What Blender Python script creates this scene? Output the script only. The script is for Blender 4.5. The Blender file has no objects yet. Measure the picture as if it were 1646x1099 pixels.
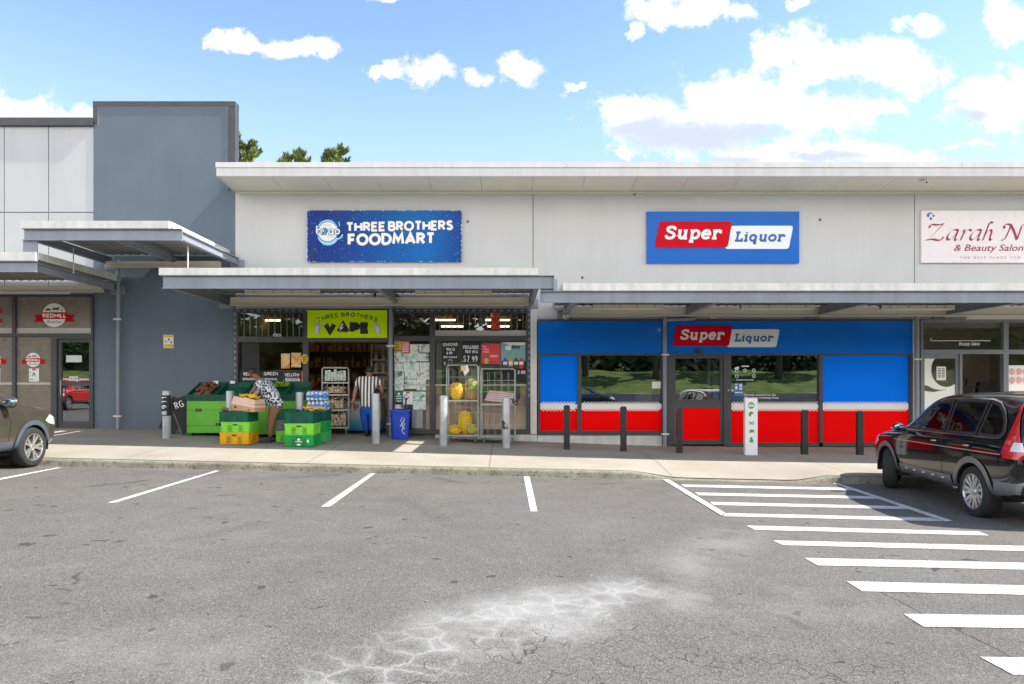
import bpy, bmesh, math, random
from mathutils import Vector, Matrix
from mathutils.bvhtree import BVHTree
from math import sin, cos, pi, radians as R
random.seed(7)
SC = bpy.context.scene
COL = SC.collection

# ------------------------------------------------------------------ camera
F, VX, VY, EYE, YW = 1097.33, 813.0, 620.0, 1.6, 16.6      # survey of the photo: focal (px), vanishing point, eye height, wall distance
cam = bpy.data.cameras.new('camera')
cam.sensor_width = 36
cam.lens = 36 * F / 1646
cam.shift_x = (823 - VX) / 1646
cam.shift_y = (VY - 549.5) / 1646
cam.clip_start, cam.clip_end = 0.1, 2000
camo = bpy.data.objects.new('camera', cam)
camo.location = (0, 0, EYE)
camo.rotation_euler = (R(90), 0, 0)
COL.objects.link(camo)
SC.camera = camo

# ------------------------------------------------------------------ light
SUNV = Vector((.9, -.09, 1.0)).normalized()               # towards the sun
SUN_EL = math.asin(SUNV.z)
SUN_AZ = math.atan2(SUNV.x, SUNV.y)
sl = bpy.data.lights.new('sun', 'SUN')
sl.energy = 3.5
sl.angle = R(.5)
sl.color = (1, .95, .87)
so = bpy.data.objects.new('sun', sl)
so.rotation_euler = SUNV.to_track_quat('Z', 'Y').to_euler()
COL.objects.link(so)
SC.view_settings.view_transform = 'Standard'
SC.view_settings.look = 'None'
SC.view_settings.exposure = 1.42
SC.view_settings.gamma = 1
SC.cycles.max_bounces = 8
SC.cycles.transparent_max_bounces = 12
SC.cycles.use_denoising = True

def world():
    w = bpy.data.worlds.new('World')
    SC.world = w
    w.use_nodes = True
    nt = w.node_tree
    N, L = nt.nodes, nt.links
    bg = N['Background']
    sky = N.new('ShaderNodeTexSky')
    sky.sky_type = 'NISHITA'
    sky.sun_disc = False
    sky.sun_elevation = SUN_EL
    sky.sun_rotation = SUN_AZ
    sky.air_density, sky.dust_density, sky.ozone_density = 1.0, .4, 2.8
    def M(op, a, b=None, c=None, clamp=False):
        n = N.new('ShaderNodeMath'); n.operation = op; n.use_clamp = clamp
        for i, v in enumerate((a, b, c)):
            if v is None: continue
            if isinstance(v, (int, float)): n.inputs[i].default_value = v
            else: L.new(v, n.inputs[i])
        return n.outputs[0]
    def VM(op, a, b):
        n = N.new('ShaderNodeVectorMath'); n.operation = op
        for i, v in enumerate((a, b)):
            if isinstance(v, tuple): n.inputs[i].default_value = v
            else: L.new(v, n.inputs[i])
        return n
    tc = N.new('ShaderNodeTexCoord')
    sx = N.new('ShaderNodeSeparateXYZ'); L.new(tc.outputs['Generated'], sx.inputs[0])
    ay = M('MAXIMUM', M('ABSOLUTE', sx.outputs[1]), .06)
    cx = N.new('ShaderNodeCombineXYZ')
    L.new(M('DIVIDE', sx.outputs[0], ay), cx.inputs[0])
    L.new(M('DIVIDE', sx.outputs[2], ay), cx.inputs[1])
    uv = cx.outputs[0]
    def noise(sc, det, rough, off=(0, 0, 0)):
        n = N.new('ShaderNodeTexNoise')
        n.inputs['Scale'].default_value = sc; n.inputs['Detail'].default_value = det; n.inputs['Roughness'].default_value = rough
        L.new(VM('ADD', uv, off).outputs[0], n.inputs['Vector'])
        return n
    n1 = noise(13, 10, .6)
    n2 = noise(46, 8, .62, (3, 1, 0))
    wob = VM('MULTIPLY_ADD', n1.outputs['Color'], (.10, .07, 0))
    wob.inputs[2].default_value = (-.05, -.035, 0)
    p = VM('ADD', uv, wob.outputs[0]).outputs[0]
    blobs = [(1110, 20, 100, 28), (1180, 28, 42, 20), (1025, 42, 16, 12), (1290, 6, 22, 9), (1485, 36, 32, 20), (1624, 46, 42, 36),
             (1245, 84, 55, 40), (1330, 98, 90, 46), (1435, 112, 95, 42), (1500, 125, 40, 24), (1045, 190, 92, 44), (1180, 172, 140, 52), (1290, 182, 125, 42),
             (1425, 170, 36, 22), (1250, 246, 135, 26), (1400, 248, 110, 24), (1600, 165, 80, 38), (1645, 135, 60, 44), (1150, 215, 130, 26),
             (348, 63, 22, 13), (405, 71, 46, 17), (462, 80, 56, 16), (515, 82, 32, 17), (682, 113, 50, 26), (618, 122, 24, 9),
             (765, 122, 26, 16), (835, 122, 42, 26), (930, 142, 15, 8), (30, 172, 62, 28), (115, 184, 66, 14), (632, 0, 30, 8), (1200, 300, 200, 30),
             (1005, 240, 16, 6), (1560, 230, 40, 8), (-120, 150, 140, 60), (1800, 120, 160, 60), (1760, 230, 120, 40)]
    best = None
    for (bx, by, rx, ry) in blobs:
        c = ((bx - VX) / F, (VY - by) / F, 0)
        q = VM('MULTIPLY', VM('SUBTRACT', p, c).outputs[0], (F / rx, F / ry, 0)).outputs[0]
        d = M('SUBTRACT', 1.0, VM('LENGTH', q, (0, 0, 0)).outputs['Value'])
        best = d if best is None else M('MAXIMUM', best, d)
    fuzz = M('MULTIPLY_ADD', n1.outputs[0], 3.0, -1.44)
    fuzz2 = M('MULTIPLY_ADD', n2.outputs[0], 1.5, -.74)
    dens = M('ADD', best, M('ADD', fuzz, fuzz2))
    mr = N.new('ShaderNodeMapRange'); mr.interpolation_type = 'SMOOTHSTEP'
    L.new(dens, mr.inputs[0]); mr.inputs[1].default_value = -.10; mr.inputs[2].default_value = .55
    # grey bases of the thick clouds
    base = None
    for (bx, by, rx, ry) in [(1110, 218, 150, 30), (1030, 205, 80, 22), (1200, 215, 110, 20), (1330, 252, 100, 14), (1560, 182, 50, 14), (1180, 256, 70, 14)]:
        c = ((bx - VX) / F, (VY - by) / F, 0)
        q = VM('MULTIPLY', VM('SUBTRACT', p, c).outputs[0], (F / rx, F / ry, 0)).outputs[0]
        d = M('SUBTRACT', 1.0, VM('LENGTH', q, (0, 0, 0)).outputs['Value'])
        base = d if base is None else M('MAXIMUM', base, d)
    gb = N.new('ShaderNodeMapRange'); gb.interpolation_type = 'SMOOTHSTEP'
    L.new(M('ADD', base, M('MULTIPLY_ADD', n1.outputs[0], .8, -.35)), gb.inputs[0]); gb.inputs[1].default_value = -.05; gb.inputs[2].default_value = .75
    cc = N.new('ShaderNodeMix'); cc.data_type = 'RGBA'
    n3 = noise(20, 7, .6, (7, 2, 0))
    soft = N.new('ShaderNodeMapRange'); L.new(n3.outputs[0], soft.inputs[0]); soft.inputs[1].default_value = .42; soft.inputs[2].default_value = .68; soft.inputs[4].default_value = .30
    L.new(M('MAXIMUM', gb.outputs[0], soft.outputs[0]), cc.inputs['Factor'])
    K = CLOUD_K
    cc.inputs['A'].default_value = (1.0 * K, 1.0 * K, 1.0 * K, 1)
    cc.inputs['B'].default_value = (.64 * K, .70 * K, .83 * K, 1)
    # pale haze low in the clear sky
    hz = N.new('ShaderNodeMix'); hz.data_type = 'RGBA'
    hr = N.new('ShaderNodeMapRange'); hr.interpolation_type = 'SMOOTHSTEP'; L.new(sx.outputs[2], hr.inputs[0])
    hr.inputs[1].default_value = .50; hr.inputs[2].default_value = .20; hr.inputs[3].default_value = .0; hr.inputs[4].default_value = .52
    L.new(hr.outputs[0], hz.inputs['Factor']); L.new(sky.outputs[0], hz.inputs['A']); hz.inputs['B'].default_value = (2.5, 3.3, 3.7, 1)
    sky_out = hz.outputs['Result']
    # unseen low cloud bank behind the viewer, added as fill for shaded shopfronts
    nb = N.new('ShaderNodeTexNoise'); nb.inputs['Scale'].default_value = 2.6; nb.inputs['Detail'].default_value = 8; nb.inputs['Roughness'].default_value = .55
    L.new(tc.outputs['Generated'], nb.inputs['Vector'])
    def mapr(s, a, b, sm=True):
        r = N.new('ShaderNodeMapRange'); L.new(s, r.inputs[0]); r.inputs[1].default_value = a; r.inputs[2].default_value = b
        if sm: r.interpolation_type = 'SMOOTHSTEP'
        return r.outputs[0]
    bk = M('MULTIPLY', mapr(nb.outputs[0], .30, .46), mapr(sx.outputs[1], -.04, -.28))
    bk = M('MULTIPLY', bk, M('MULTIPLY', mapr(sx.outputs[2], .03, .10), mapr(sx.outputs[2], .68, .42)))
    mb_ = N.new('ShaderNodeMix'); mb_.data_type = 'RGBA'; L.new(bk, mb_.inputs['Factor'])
    L.new(sky_out, mb_.inputs['A']); mb_.inputs['B'].default_value = (BACK_FILL_K, BACK_FILL_K * .975, BACK_FILL_K * .93, 1)
    mx = N.new('ShaderNodeMix'); mx.data_type = 'RGBA'
    front = M('MULTIPLY', mr.outputs[0], mapr(sx.outputs[1], -.02, .02))
    L.new(front, mx.inputs['Factor'])
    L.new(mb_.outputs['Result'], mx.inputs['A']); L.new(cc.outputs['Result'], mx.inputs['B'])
    L.new(mx.outputs['Result'], bg.inputs[0])
    bg.inputs[1].default_value = SKY_STR
SKY_STR = .118
BACK_FILL_K = 9.6
CLOUD_K = 3.8
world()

# ------------------------------------------------------------------ survey helpers
def PX(px, Y): return (px - VX) * Y / F
def PZ(py, Y): return EYE - (py - VY) * Y / F
def gz(X): return -.022 * max(-16, min(16, X))
def G(px, py):                                              # point of the photo on the asphalt
    Y = EYE * F / ((py - VY) - .022 * (px - VX))
    return (PX(px, Y), Y)
def lerp(a, b, t): return a + (b - a) * t
def interp(tab, x):
    if x <= tab[0][0]: return tab[0][1]
    for (a, va), (b, vb) in zip(tab, tab[1:]):
        if x <= b: return lerp(va, vb, (x - a) / (b - a))
    return tab[-1][1]
ZW_T = [(-16, .66), (-10.5, .57), (-9.4, .55), (-3.9, .42), (.8, .246), (3.7, .14), (6, .125), (14, .1)]
def ZW(X): return interp(ZW_T, X)
DROP = [(2.3, 0), (3.05, 1), (5.2, 1), (5.8, 0)]
YK = 12.1
def foot(X, Y):                                             # footpath height
    t = (Y - YK) / (YW - YK)
    z = lerp(gz(X) + .125, ZW(X), min(1, t))
    return z - interp(DROP, X) * .115 * max(0, 1 - (Y - YK) / 1.5)

# ------------------------------------------------------------------ materials
MATS = {}
def mat(name, col, rough=.6, metal=0, var=.1, scale=3, bump=0, bscale=80, coat=0, streak=0, spec=.5, trans=0, emit=0, dirt=0):
    if name in MATS: return MATS[name]
    m = bpy.data.materials.new(name); MATS[name] = m
    m.use_nodes = True
    nt = m.node_tree; N, L = nt.nodes, nt.links
    b = N['Principled BSDF']
    b.inputs['Roughness'].default_value = rough
    b.inputs['Metallic'].default_value = metal
    b.inputs['Specular IOR Level'].default_value = spec
    b.inputs['Coat Weight'].default_value = coat
    b.inputs['Coat Roughness'].default_value = .03
    b.inputs['Base Color'].default_value = (*col, 1)
    if emit:
        b.inputs['Emission Color'].default_value = (*col, 1); b.inputs['Emission Strength'].default_value = emit
    tc = N.new('ShaderNodeTexCoord')
    out = None
    def noise(sc, det=5, vec=None):
        n = N.new('ShaderNodeTexNoise'); n.inputs['Scale'].default_value = sc; n.inputs['Detail'].default_value = det
        L.new(vec or tc.outputs['Object'], n.inputs['Vector']); return n.outputs[0]
    def ramp(src, a, b_, lo, hi):
        r = N.new('ShaderNodeMapRange'); L.new(src, r.inputs[0])
        for i, v in enumerate((a, b_, lo, hi)): r.inputs[i + 1].default_value = v
        return r.outputs[0]
    def mulv(col_in, fac):
        h = N.new('ShaderNodeMix'); h.data_type = 'RGBA'; h.blend_type = 'MULTIPLY'; h.inputs['Factor'].default_value = 1
        if isinstance(col_in, tuple): h.inputs['A'].default_value = (*col_in, 1)
        else: L.new(col_in, h.inputs['A'])
        L.new(fac, h.inputs['B']); return h.outputs['Result']
    if var:
        out = mulv(col, ramp(noise(scale), .25, .75, 1 - var, 1 + var))
    if streak:
        mp = N.new('ShaderNodeMapping'); mp.inputs['Scale'].default_value = (5, 5, .35)
        L.new(tc.outputs['Object'], mp.inputs[0])
        out = mulv(out or col, ramp(noise(1.2, 6, mp.outputs[0]), .35, .7, 1, 1 - streak))
    if dirt:
        out = mulv(out or col, ramp(noise(scale * 6, 8), .5, .72, 1, 1 - dirt))
    if out: L.new(out, b.inputs['Base Color'])
    if rough > .15 and var:
        L.new(ramp(noise(scale * 4), .3, .7, max(.02, rough - .08), min(1, rough + .08)), b.inputs['Roughness'])
    if bump:
        bn = N.new('ShaderNodeBump'); bn.inputs['Strength'].default_value = bump; bn.inputs['Distance'].default_value = .01
        L.new(noise(bscale, 4), bn.inputs['Height']); L.new(bn.outputs[0], b.inputs['Normal'])
    return m

def glass(name, tint, refl, rough=0.0):
    if name in MATS: return MATS[name]
    m = bpy.data.materials.new(name); MATS[name] = m
    m.use_nodes = True
    nt = m.node_tree; N, L = nt.nodes, nt.links
    N.remove(N['Principled BSDF'])
    t = N.new('ShaderNodeBsdfTransparent'); t.inputs[0].default_value = (*tint, 1)
    g = N.new('ShaderNodeBsdfGlossy'); g.inputs['Roughness'].default_value = rough; g.inputs['Color'].default_value = (.95, .97, 1, 1)
    lw = N.new('ShaderNodeFresnel'); lw.inputs[0].default_value = 1.5
    mr = N.new('ShaderNodeMapRange'); L.new(lw.outputs[0], mr.inputs[0])
    mr.inputs[1].default_value = .04; mr.inputs[2].default_value = 1; mr.inputs[3].default_value = refl; mr.inputs[4].default_value = 1
    # faint waviness of the sheet
    tc = N.new('ShaderNodeTexCoord'); n = N.new('ShaderNodeTexNoise'); n.inputs['Scale'].default_value = 1.3; n.inputs['Detail'].default_value = 1
    L.new(tc.outputs['Object'], n.inputs[0])
    bn = N.new('ShaderNodeBump'); bn.inputs['Strength'].default_value = .014; bn.inputs['Distance'].default_value = .05
    L.new(n.outputs[0], bn.inputs['Height']); L.new(bn.outputs[0], g.inputs['Normal'])
    mx = N.new('ShaderNodeMixShader')
    ge = N.new('ShaderNodeNewGeometry'); fb = N.new('ShaderNodeMath'); fb.operation = 'SUBTRACT'; fb.inputs[0].default_value = 1; L.new(ge.outputs['Backfacing'], fb.inputs[1])
    fm = N.new('ShaderNodeMath'); fm.operation = 'MULTIPLY'; L.new(mr.outputs[0], fm.inputs[0]); L.new(fb.outputs[0], fm.inputs[1])
    tm = N.new('ShaderNodeMix'); tm.data_type = 'RGBA'; L.new(ge.outputs['Backfacing'], tm.inputs['Factor']); tm.inputs['A'].default_value = (*tint, 1); tm.inputs['B'].default_value = (1, 1, 1, 1); L.new(tm.outputs['Result'], t.inputs[0])
    L.new(fm.outputs[0], mx.inputs[0]); L.new(t.outputs[0], mx.inputs[1]); L.new(g.outputs[0], mx.inputs[2])
    L.new(mx.outputs[0], N['Material Output'].inputs[0])
    return m

def asphalt():
    m = bpy.data.materials.new('asphalt'); m.use_nodes = True
    nt = m.node_tree; N, L = nt.nodes, nt.links
    b = N['Principled BSDF']; b.inputs['Roughness'].default_value = .88; b.inputs['Specular IOR Level'].default_value = .3
    geo = N.new('ShaderNodeNewGeometry'); P = geo.outputs['Position']
    def noise(sc, det=5, rg=.5, w=None):
        n = N.new('ShaderNodeTexNoise'); n.inputs['Scale'].default_value = sc; n.inputs['Detail'].default_value = det; n.inputs['Roughness'].default_value = rg
        L.new(w or P, n.inputs['Vector']); return n
    def ramp(src, a, b_, lo=0, hi=1, sm=True):
        r = N.new('ShaderNodeMapRange'); L.new(src, r.inputs[0])
        if sm: r.interpolation_type = 'SMOOTHSTEP'
        for i, v in enumerate((a, b_, lo, hi)): r.inputs[i + 1].default_value = v
        return r.outputs[0]
    def M(op, a, b_=None):
        n = N.new('ShaderNodeMath'); n.operation = op
        for i, v in enumerate((a, b_)):
            if v is None: continue
            if isinstance(v, (int, float)): n.inputs[i].default_value = v
            else: L.new(v, n.inputs[i])
        return n.outputs[0]
    def VM(op, a, b_, c=None):
        n = N.new('ShaderNodeVectorMath'); n.operation = op
        for i, v in enumerate((a, b_, c)):
            if v is None: continue
            if isinstance(v, (tuple, Vector)): n.inputs[i].default_value = tuple(v)
            elif isinstance(v, float): n.inputs[3].default_value = v
            else: L.new(v, n.inputs[i])
        return n
    def mix(fac, a, b_, mode='MIX'):
        h = N.new('ShaderNodeMix'); h.data_type = 'RGBA'; h.blend_type = mode
        if isinstance(fac, (int, float)): h.inputs['Factor'].default_value = fac
        else: L.new(fac, h.inputs['Factor'])
        for k, v in (('A', a), ('B', b_)):
            if isinstance(v, tuple): h.inputs[k].default_value = (*v, 1)
            else: L.new(v, h.inputs[k])
        return h.outputs['Result']
    wv = VM('ADD', P, VM('SCALE', noise(1.2, 4).outputs['Color'], (0, 0, 0)).outputs[0])
    wv.inputs[1].default_value = (0, 0, 0)
    flat = VM('MULTIPLY', P, (1, 1, 0)).outputs[0]
    wn = N.new('ShaderNodeVectorMath'); wn.operation = 'MULTIPLY_ADD'
    L.new(noise(2.2, 4).outputs['Color'], wn.inputs[0]); wn.inputs[1].default_value = (.35, .35, 0); wn.inputs[2].default_value = (-.175, -.175, 0)
    wp = VM('ADD', flat, wn.outputs[0]).outputs[0]
    def seg(a, c, r0, r1, src=None):
        a = Vector((*a, 0)); c = Vector((*c, 0)); d = c - a
        rel = VM('SUBTRACT', src or wp, a).outputs[0]
        dt = VM('DOT_PRODUCT', rel, d).outputs['Value']
        t = M('MINIMUM', M('MAXIMUM', M('DIVIDE', dt, d.length_squared), 0), 1)
        s = N.new('ShaderNodeVectorMath'); s.operation = 'SCALE'; s.inputs[0].default_value = tuple(d); L.new(t, s.inputs[3])
        dist = VM('LENGTH', VM('SUBTRACT', rel, s.outputs[0]).outputs[0], (0, 0, 0)).outputs['Value']
        return ramp(dist, r1, r0, 0, 1)
    # base: aged chip seal
    c = mix(ramp(noise(.35, 4).outputs[0], .3, .7), (.110, .102, .090), (.130, .121, .108))
    c = mix(M('MULTIPLY', ramp(noise(2.5, 6).outputs[0], .4, .75), .35), c, (.165, .156, .142))
    v = N.new('ShaderNodeTexVoronoi'); v.inputs['Scale'].default_value = 115; L.new(P, v.inputs['Vector'])
    sp = N.new('ShaderNodeSeparateXYZ'); L.new(v.outputs['Color'], sp.inputs[0])
    c = mix(1.0, c, ramp(sp.outputs[0], 0, 1, .64, 1.32, False), 'MULTIPLY')
    c = mix(M('MULTIPLY', ramp(sp.outputs[1], .94, .98), .4), c, (.36, .35, .33))
    c = mix(M('MULTIPLY', ramp(sp.outputs[2], .93, .97), .6), c, (.035, .034, .033))
    # dark drips and stains
    n = noise(1.7, 3, .6)
    c = mix(M('MULTIPLY', ramp(n.outputs[0], .70, .74), .4), c, (.035, .034, .033))
    n = noise(5.5, 2, .5)
    c = mix(M('MULTIPLY', ramp(n.outputs[0], .695, .715), .7), c, (.028, .027, .027))
    # oil smears and drips where cars have stood
    for (a_, b_, r1_, k_) in (((150, 782), (238, 772), .10, .5), ((470, 768), (530, 763), .09, .35), ((349, 797), (381, 795), .035, .6), ((116, 937), (128, 926), .03, .6), ((126, 925), (139, 917), .03, .6), ((85, 945), (118, 948), .025, .5), ((40, 996), (50, 994), .04, .6), ((96, 971), (108, 970), .03, .6),
                              ((86, 1036), (96, 1035), .035, .6), ((280, 1067), (292, 1066), .025, .6), ((517, 920), (526, 919), .03, .6), ((696, 768), (745, 776), .10, .4), ((955, 778), (985, 776), .07, .4), ((280, 870), (420, 840), .16, .12), ((640, 800), (760, 860), .2, .10), ((1230, 980), (1300, 1010), .05, .35), ((940, 884), (946, 883), .025, .5)):
        c = mix(M('MULTIPLY', seg(G(*a_), G(*b_), r1_ * .2, r1_), k_), c, (.028, .027, .027))
    # dust along the kerb
    sy = N.new('ShaderNodeSeparateXYZ'); L.new(P, sy.inputs[0])
    kd = ramp(M('ADD', sy.outputs[1], M('MULTIPLY', noise(1.4, 5).outputs[0], .35)), 12.15, 12.36)
    c = mix(M('MULTIPLY', kd, .6), c, (.34, .30, .23))
    kd2 = M('MULTIPLY', ramp(sy.outputs[1], 10.2, 12), ramp(noise(1.1, 6).outputs[0], .48, .66))
    c = mix(M('MULTIPLY', kd2, .35), c, (.06, .057, .054))
    # pale dried slurry and bleached cracks
    A, B, C, D, E2 = (-.9, 3.6), (-.15, 4.5), (.5, 5.05), (1.1, 5.45), (2.6, 7.6)
    big = M('MAXIMUM', M('MAXIMUM', seg(A, B, .05, .5), seg(B, C, .1, .62)), seg(C, D, .05, .42))
    dust = M('MAXIMUM', M('MAXIMUM', seg(B, C, .1, .75), seg(C, D, .1, .65)), M('MULTIPLY', seg(D, E2, .0, .65), .5))
    dust = M('MULTIPLY', dust, ramp(noise(1.3, 6, .6).outputs[0], .3, .62))
    c = mix(M('MULTIPLY', dust, .66), c, (.33, .325, .31))
    ve = N.new('ShaderNodeTexVoronoi'); ve.feature = 'DISTANCE_TO_EDGE'; ve.inputs['Scale'].default_value = 4.8
    wn2 = N.new('ShaderNodeVectorMath'); wn2.operation = 'MULTIPLY_ADD'
    L.new(noise(5, 5, .6).outputs['Color'], wn2.inputs[0]); wn2.inputs[1].default_value = (.16, .16, 0); L.new(flat, wn2.inputs[2])
    L.new(wn2.outputs[0], ve.inputs['Vector'])
    line = ramp(ve.outputs['Distance'], .065, .0)
    patchy = ramp(noise(2.6, 4).outputs[0], .36, .56)
    wl = M('MULTIPLY', M('MULTIPLY', line, big), patchy)
    c = mix(M('MULTIPLY', wl, .48), c, (.40, .395, .38))
    haze = M('MULTIPLY', big, ramp(ve.outputs['Distance'], .35, 0))
    c = mix(M('MULTIPLY', haze, .34), c, (.30, .295, .28))
    lp = M('MULTIPLY', M('MAXIMUM', seg((-2.9, 3.9), (-1.9, 4.0), .1, .8), seg((1.2, 5.0), (2.6, 5.2), .05, .6)), ramp(noise(1.6, 6, .6).outputs[0], .35, .65))
    c = mix(M('MULTIPLY', lp, .22), c, (.30, .29, .275))
    # dark alligator cracks near the viewer, one long crack at the right
    vd = N.new('ShaderNodeTexVoronoi'); vd.feature = 'DISTANCE_TO_EDGE'; vd.inputs['Scale'].default_value = 8.5
    L.new(wn2.outputs[0], vd.inputs['Vector'])
    near = M('MAXIMUM', seg((-.4, 3.4), (1.9, 3.75), .3, .9), seg((.1, 4.2), (1.3, 4.4), .1, .6))
    near = M('MULTIPLY', near, ramp(noise(3.1, 4).outputs[0], .42, .56))
    c = mix(M('MULTIPLY', M('MULTIPLY', ramp(vd.outputs['Distance'], .035, .004), near), .75), c, (.02, .02, .02))
    wn3 = N.new('ShaderNodeVectorMath'); wn3.operation = 'MULTIPLY_ADD'
    L.new(noise(4, 4, .6).outputs['Color'], wn3.inputs[0]); wn3.inputs[1].default_value = (.1, .1, 0); L.new(VM('ADD', flat, (-.05, -.05, 0)).outputs[0], wn3.inputs[2])
    c0, c1 = G(1400, 944), G(1646, 1066)
    c = mix(M('MULTIPLY', seg(c0, c1, .004, .011, wn3.outputs[0]), .85), c, (.02, .02, .02))
    L.new(c, b.inputs['Base Color'])
    bn = N.new('ShaderNodeBump'); bn.inputs['Strength'].default_value = .55; bn.inputs['Distance'].default_value = .006
    h = M('ADD', v.outputs['Distance'], M('MULTIPLY', noise(30, 4).outputs[0], .8))
    L.new(h, bn.inputs['Height']); L.new(bn.outputs[0], b.inputs['Normal'])
    return m

def concrete():
    m = bpy.data.materials.new('concrete_footpath'); m.use_nodes = True
    nt = m.node_tree; N, L = nt.nodes, nt.links
    b = N['Principled BSDF']; b.inputs['Roughness'].default_value = .85; b.inputs['Specular IOR Level'].default_value = .3
    geo = N.new('ShaderNodeNewGeometry'); P = geo.outputs['Position']
    def noise(sc, det=5, rg=.5):
        n = N.new('ShaderNodeTexNoise'); n.inputs['Scale'].default_value = sc; n.inputs['Detail'].default_value = det; n.inputs['Roughness'].default_value = rg
        L.new(P, n.inputs['Vector']); return n.outputs[0]
    def ramp(src, a, b_, lo=0, hi=1):
        r = N.new('ShaderNodeMapRange'); L.new(src, r.inputs[0])
        for i, v in enumerate((a, b_, lo, hi)): r.inputs[i + 1].default_value = v
        return r.outputs[0]
    def mix(fac, a, b_):
        h = N.new('ShaderNodeMix'); h.data_type = 'RGBA'
        L.new(fac, h.inputs['Factor'])
        for k, v in (('A', a), ('B', b_)):
            if isinstance(v, tuple): h.inputs[k].default_value = (*v, 1)
            else: L.new(v, h.inputs[k])
        return h.outputs['Result']
    c = mix(ramp(noise(.9, 6), .3, .7), (.28, .25, .20), (.365, .332, .272))
    c = mix(ramp(noise(3, 8, .65), .5, .75, 0, .6), c, (.27, .24, .2))
    c = mix(ramp(noise(40, 3), .35, .65, 0, .25), c, (.3, .27, .22))
    c = mix(ramp(noise(9, 2), .70, .73, 0, .5), c, (.1, .09, .08))
    sx = N.new('ShaderNodeSeparateXYZ'); L.new(P, sx.inputs[0])
    def joint(src, step, off, w):
        a = N.new('ShaderNodeMath'); a.operation = 'PINGPONG'; a.inputs[1].default_value = step / 2
        s = N.new('ShaderNodeMath'); s.inputs[1].default_value = off; L.new(src, s.inputs[0]); L.new(s.outputs[0], a.inputs[0])
        return ramp(a.outputs[0], w, w * .4, 0, .75)
    c = mix(joint(sx.outputs[0], 3.3, .3, .012), c, (.07, .065, .06))
    c = mix(joint(sx.outputs[1], 4.9, -9.4, .012), c, (.1, .09, .08))
    L.new(c, b.inputs['Base Color'])
    bn = N.new('ShaderNodeBump'); bn.inputs['Strength'].default_value = .35; bn.inputs['Distance'].default_value = .006
    L.new(noise(70, 4), bn.inputs['Height']); L.new(bn.outputs[0], b.inputs['Normal'])
    return m

def two_tone(name, kind, cols, scale, rough=.8, axis=(1, 0, 0), thr=.5, emit=0):
    """small printed patterns: 'stripe', 'spots', 'print', 'grad'"""
    if name in MATS: return MATS[name]
    m = bpy.data.materials.new(name); MATS[name] = m; m.use_nodes = True
    nt = m.node_tree; N, L = nt.nodes, nt.links
    b = N['Principled BSDF']; b.inputs['Roughness'].default_value = rough
    tc = N.new('ShaderNodeTexCoord')
    cr = N.new('ShaderNodeValToRGB'); cr.color_ramp.interpolation = 'CONSTANT' if kind in ('stripe', 'spots', 'print') else 'LINEAR'
    e = cr.color_ramp.elements
    for i, (p, c) in enumerate(cols):
        x = e[i] if i < 2 else e.new(p)
        x.position = p; x.color = (*c, 1)
    if kind == 'stripe':
        w = N.new('ShaderNodeTexWave'); w.inputs['Scale'].default_value = scale; w.inputs['Distortion'].default_value = .25
        w.bands_direction = 'X'; L.new(tc.outputs['Object'], w.inputs['Vector']); L.new(w.outputs['Fac'], cr.inputs[0])
    elif kind == 'spots':
        v = N.new('ShaderNodeTexVoronoi'); v.inputs['Scale'].default_value = scale; v.feature = 'F1'
        n = N.new('ShaderNodeTexNoise'); n.inputs['Scale'].default_value = scale * .8
        ad = N.new('ShaderNodeVectorMath'); ad.operation = 'MULTIPLY_ADD'; ad.inputs[1].default_value = (.06, .06, .06)
        L.new(tc.outputs['Object'], n.inputs[0]); L.new(n.outputs['Color'], ad.inputs[0]); L.new(tc.outputs['Object'], ad.inputs[2])
        L.new(ad.outputs[0], v.inputs['Vector']); L.new(v.outputs['Distance'], cr.inputs[0])
    elif kind == 'grad':
        s = N.new('ShaderNodeSeparateXYZ'); L.new(tc.outputs['Object'], s.inputs[0])
        mr = N.new('ShaderNodeMapRange'); L.new(s.outputs[2], mr.inputs[0]); mr.inputs[1].default_value = axis[0]; mr.inputs[2].default_value = axis[1]
        L.new(mr.outputs[0], cr.inputs[0])
    else:
        n = N.new('ShaderNodeTexNoise'); n.inputs['Scale'].default_value = scale; n.inputs['Detail'].default_value = 5; n.inputs['Roughness'].default_value = .7
        oi = N.new('ShaderNodeObjectInfo'); ad = N.new('ShaderNodeVectorMath'); ad.operation = 'ADD'
        sc = N.new('ShaderNodeVectorMath'); sc.operation = 'SCALE'; sc.inputs[0].default_value = (31, 17, 53); L.new(oi.outputs['Random'], sc.inputs[3])
        L.new(tc.outputs['Object'], ad.inputs[0]); L.new(sc.outputs[0], ad.inputs[1]); L.new(ad.outputs[0], n.inputs[0]); L.new(n.outputs[0], cr.inputs[0])
    L.new(cr.outputs[0], b.inputs['Base Color'])
    return m

# ------------------------------------------------------------------ object helpers
def setp(o, label=None, cat=None, group=None, kind=None):
    if label: o['label'] = label
    if cat: o['category'] = cat
    if group: o['group'] = group
    if kind: o['kind'] = kind
    return o
def thing(name, label, cat, loc=(0, 0, 0), rz=0, group=None):
    o = bpy.data.objects.new(name, None)
    o.empty_display_size = .2
    o.location = loc; o.rotation_euler = (0, 0, rz)
    COL.objects.link(o)
    return setp(o, label, cat, group)
def wloc(o):
    v = Vector((0, 0, 0))
    while o: v += Vector(o.location); o = o.parent
    return v
def link(name, me, parent=None, org=None):
    o = bpy.data.objects.new(name, me)
    COL.objects.link(o)
    if parent:
        off = wloc(parent); o.parent = parent
    else:
        off = Vector(org) if org else Vector((0, 0, 0))
        o.location = off
    if off.length > 0: me.transform(Matrix.Translation(-off))
    return o
def base_of(vs):
    xs, ys, zs = zip(*vs)
    return ((min(xs) + max(xs)) / 2, (min(ys) + max(ys)) / 2, min(zs))
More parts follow.
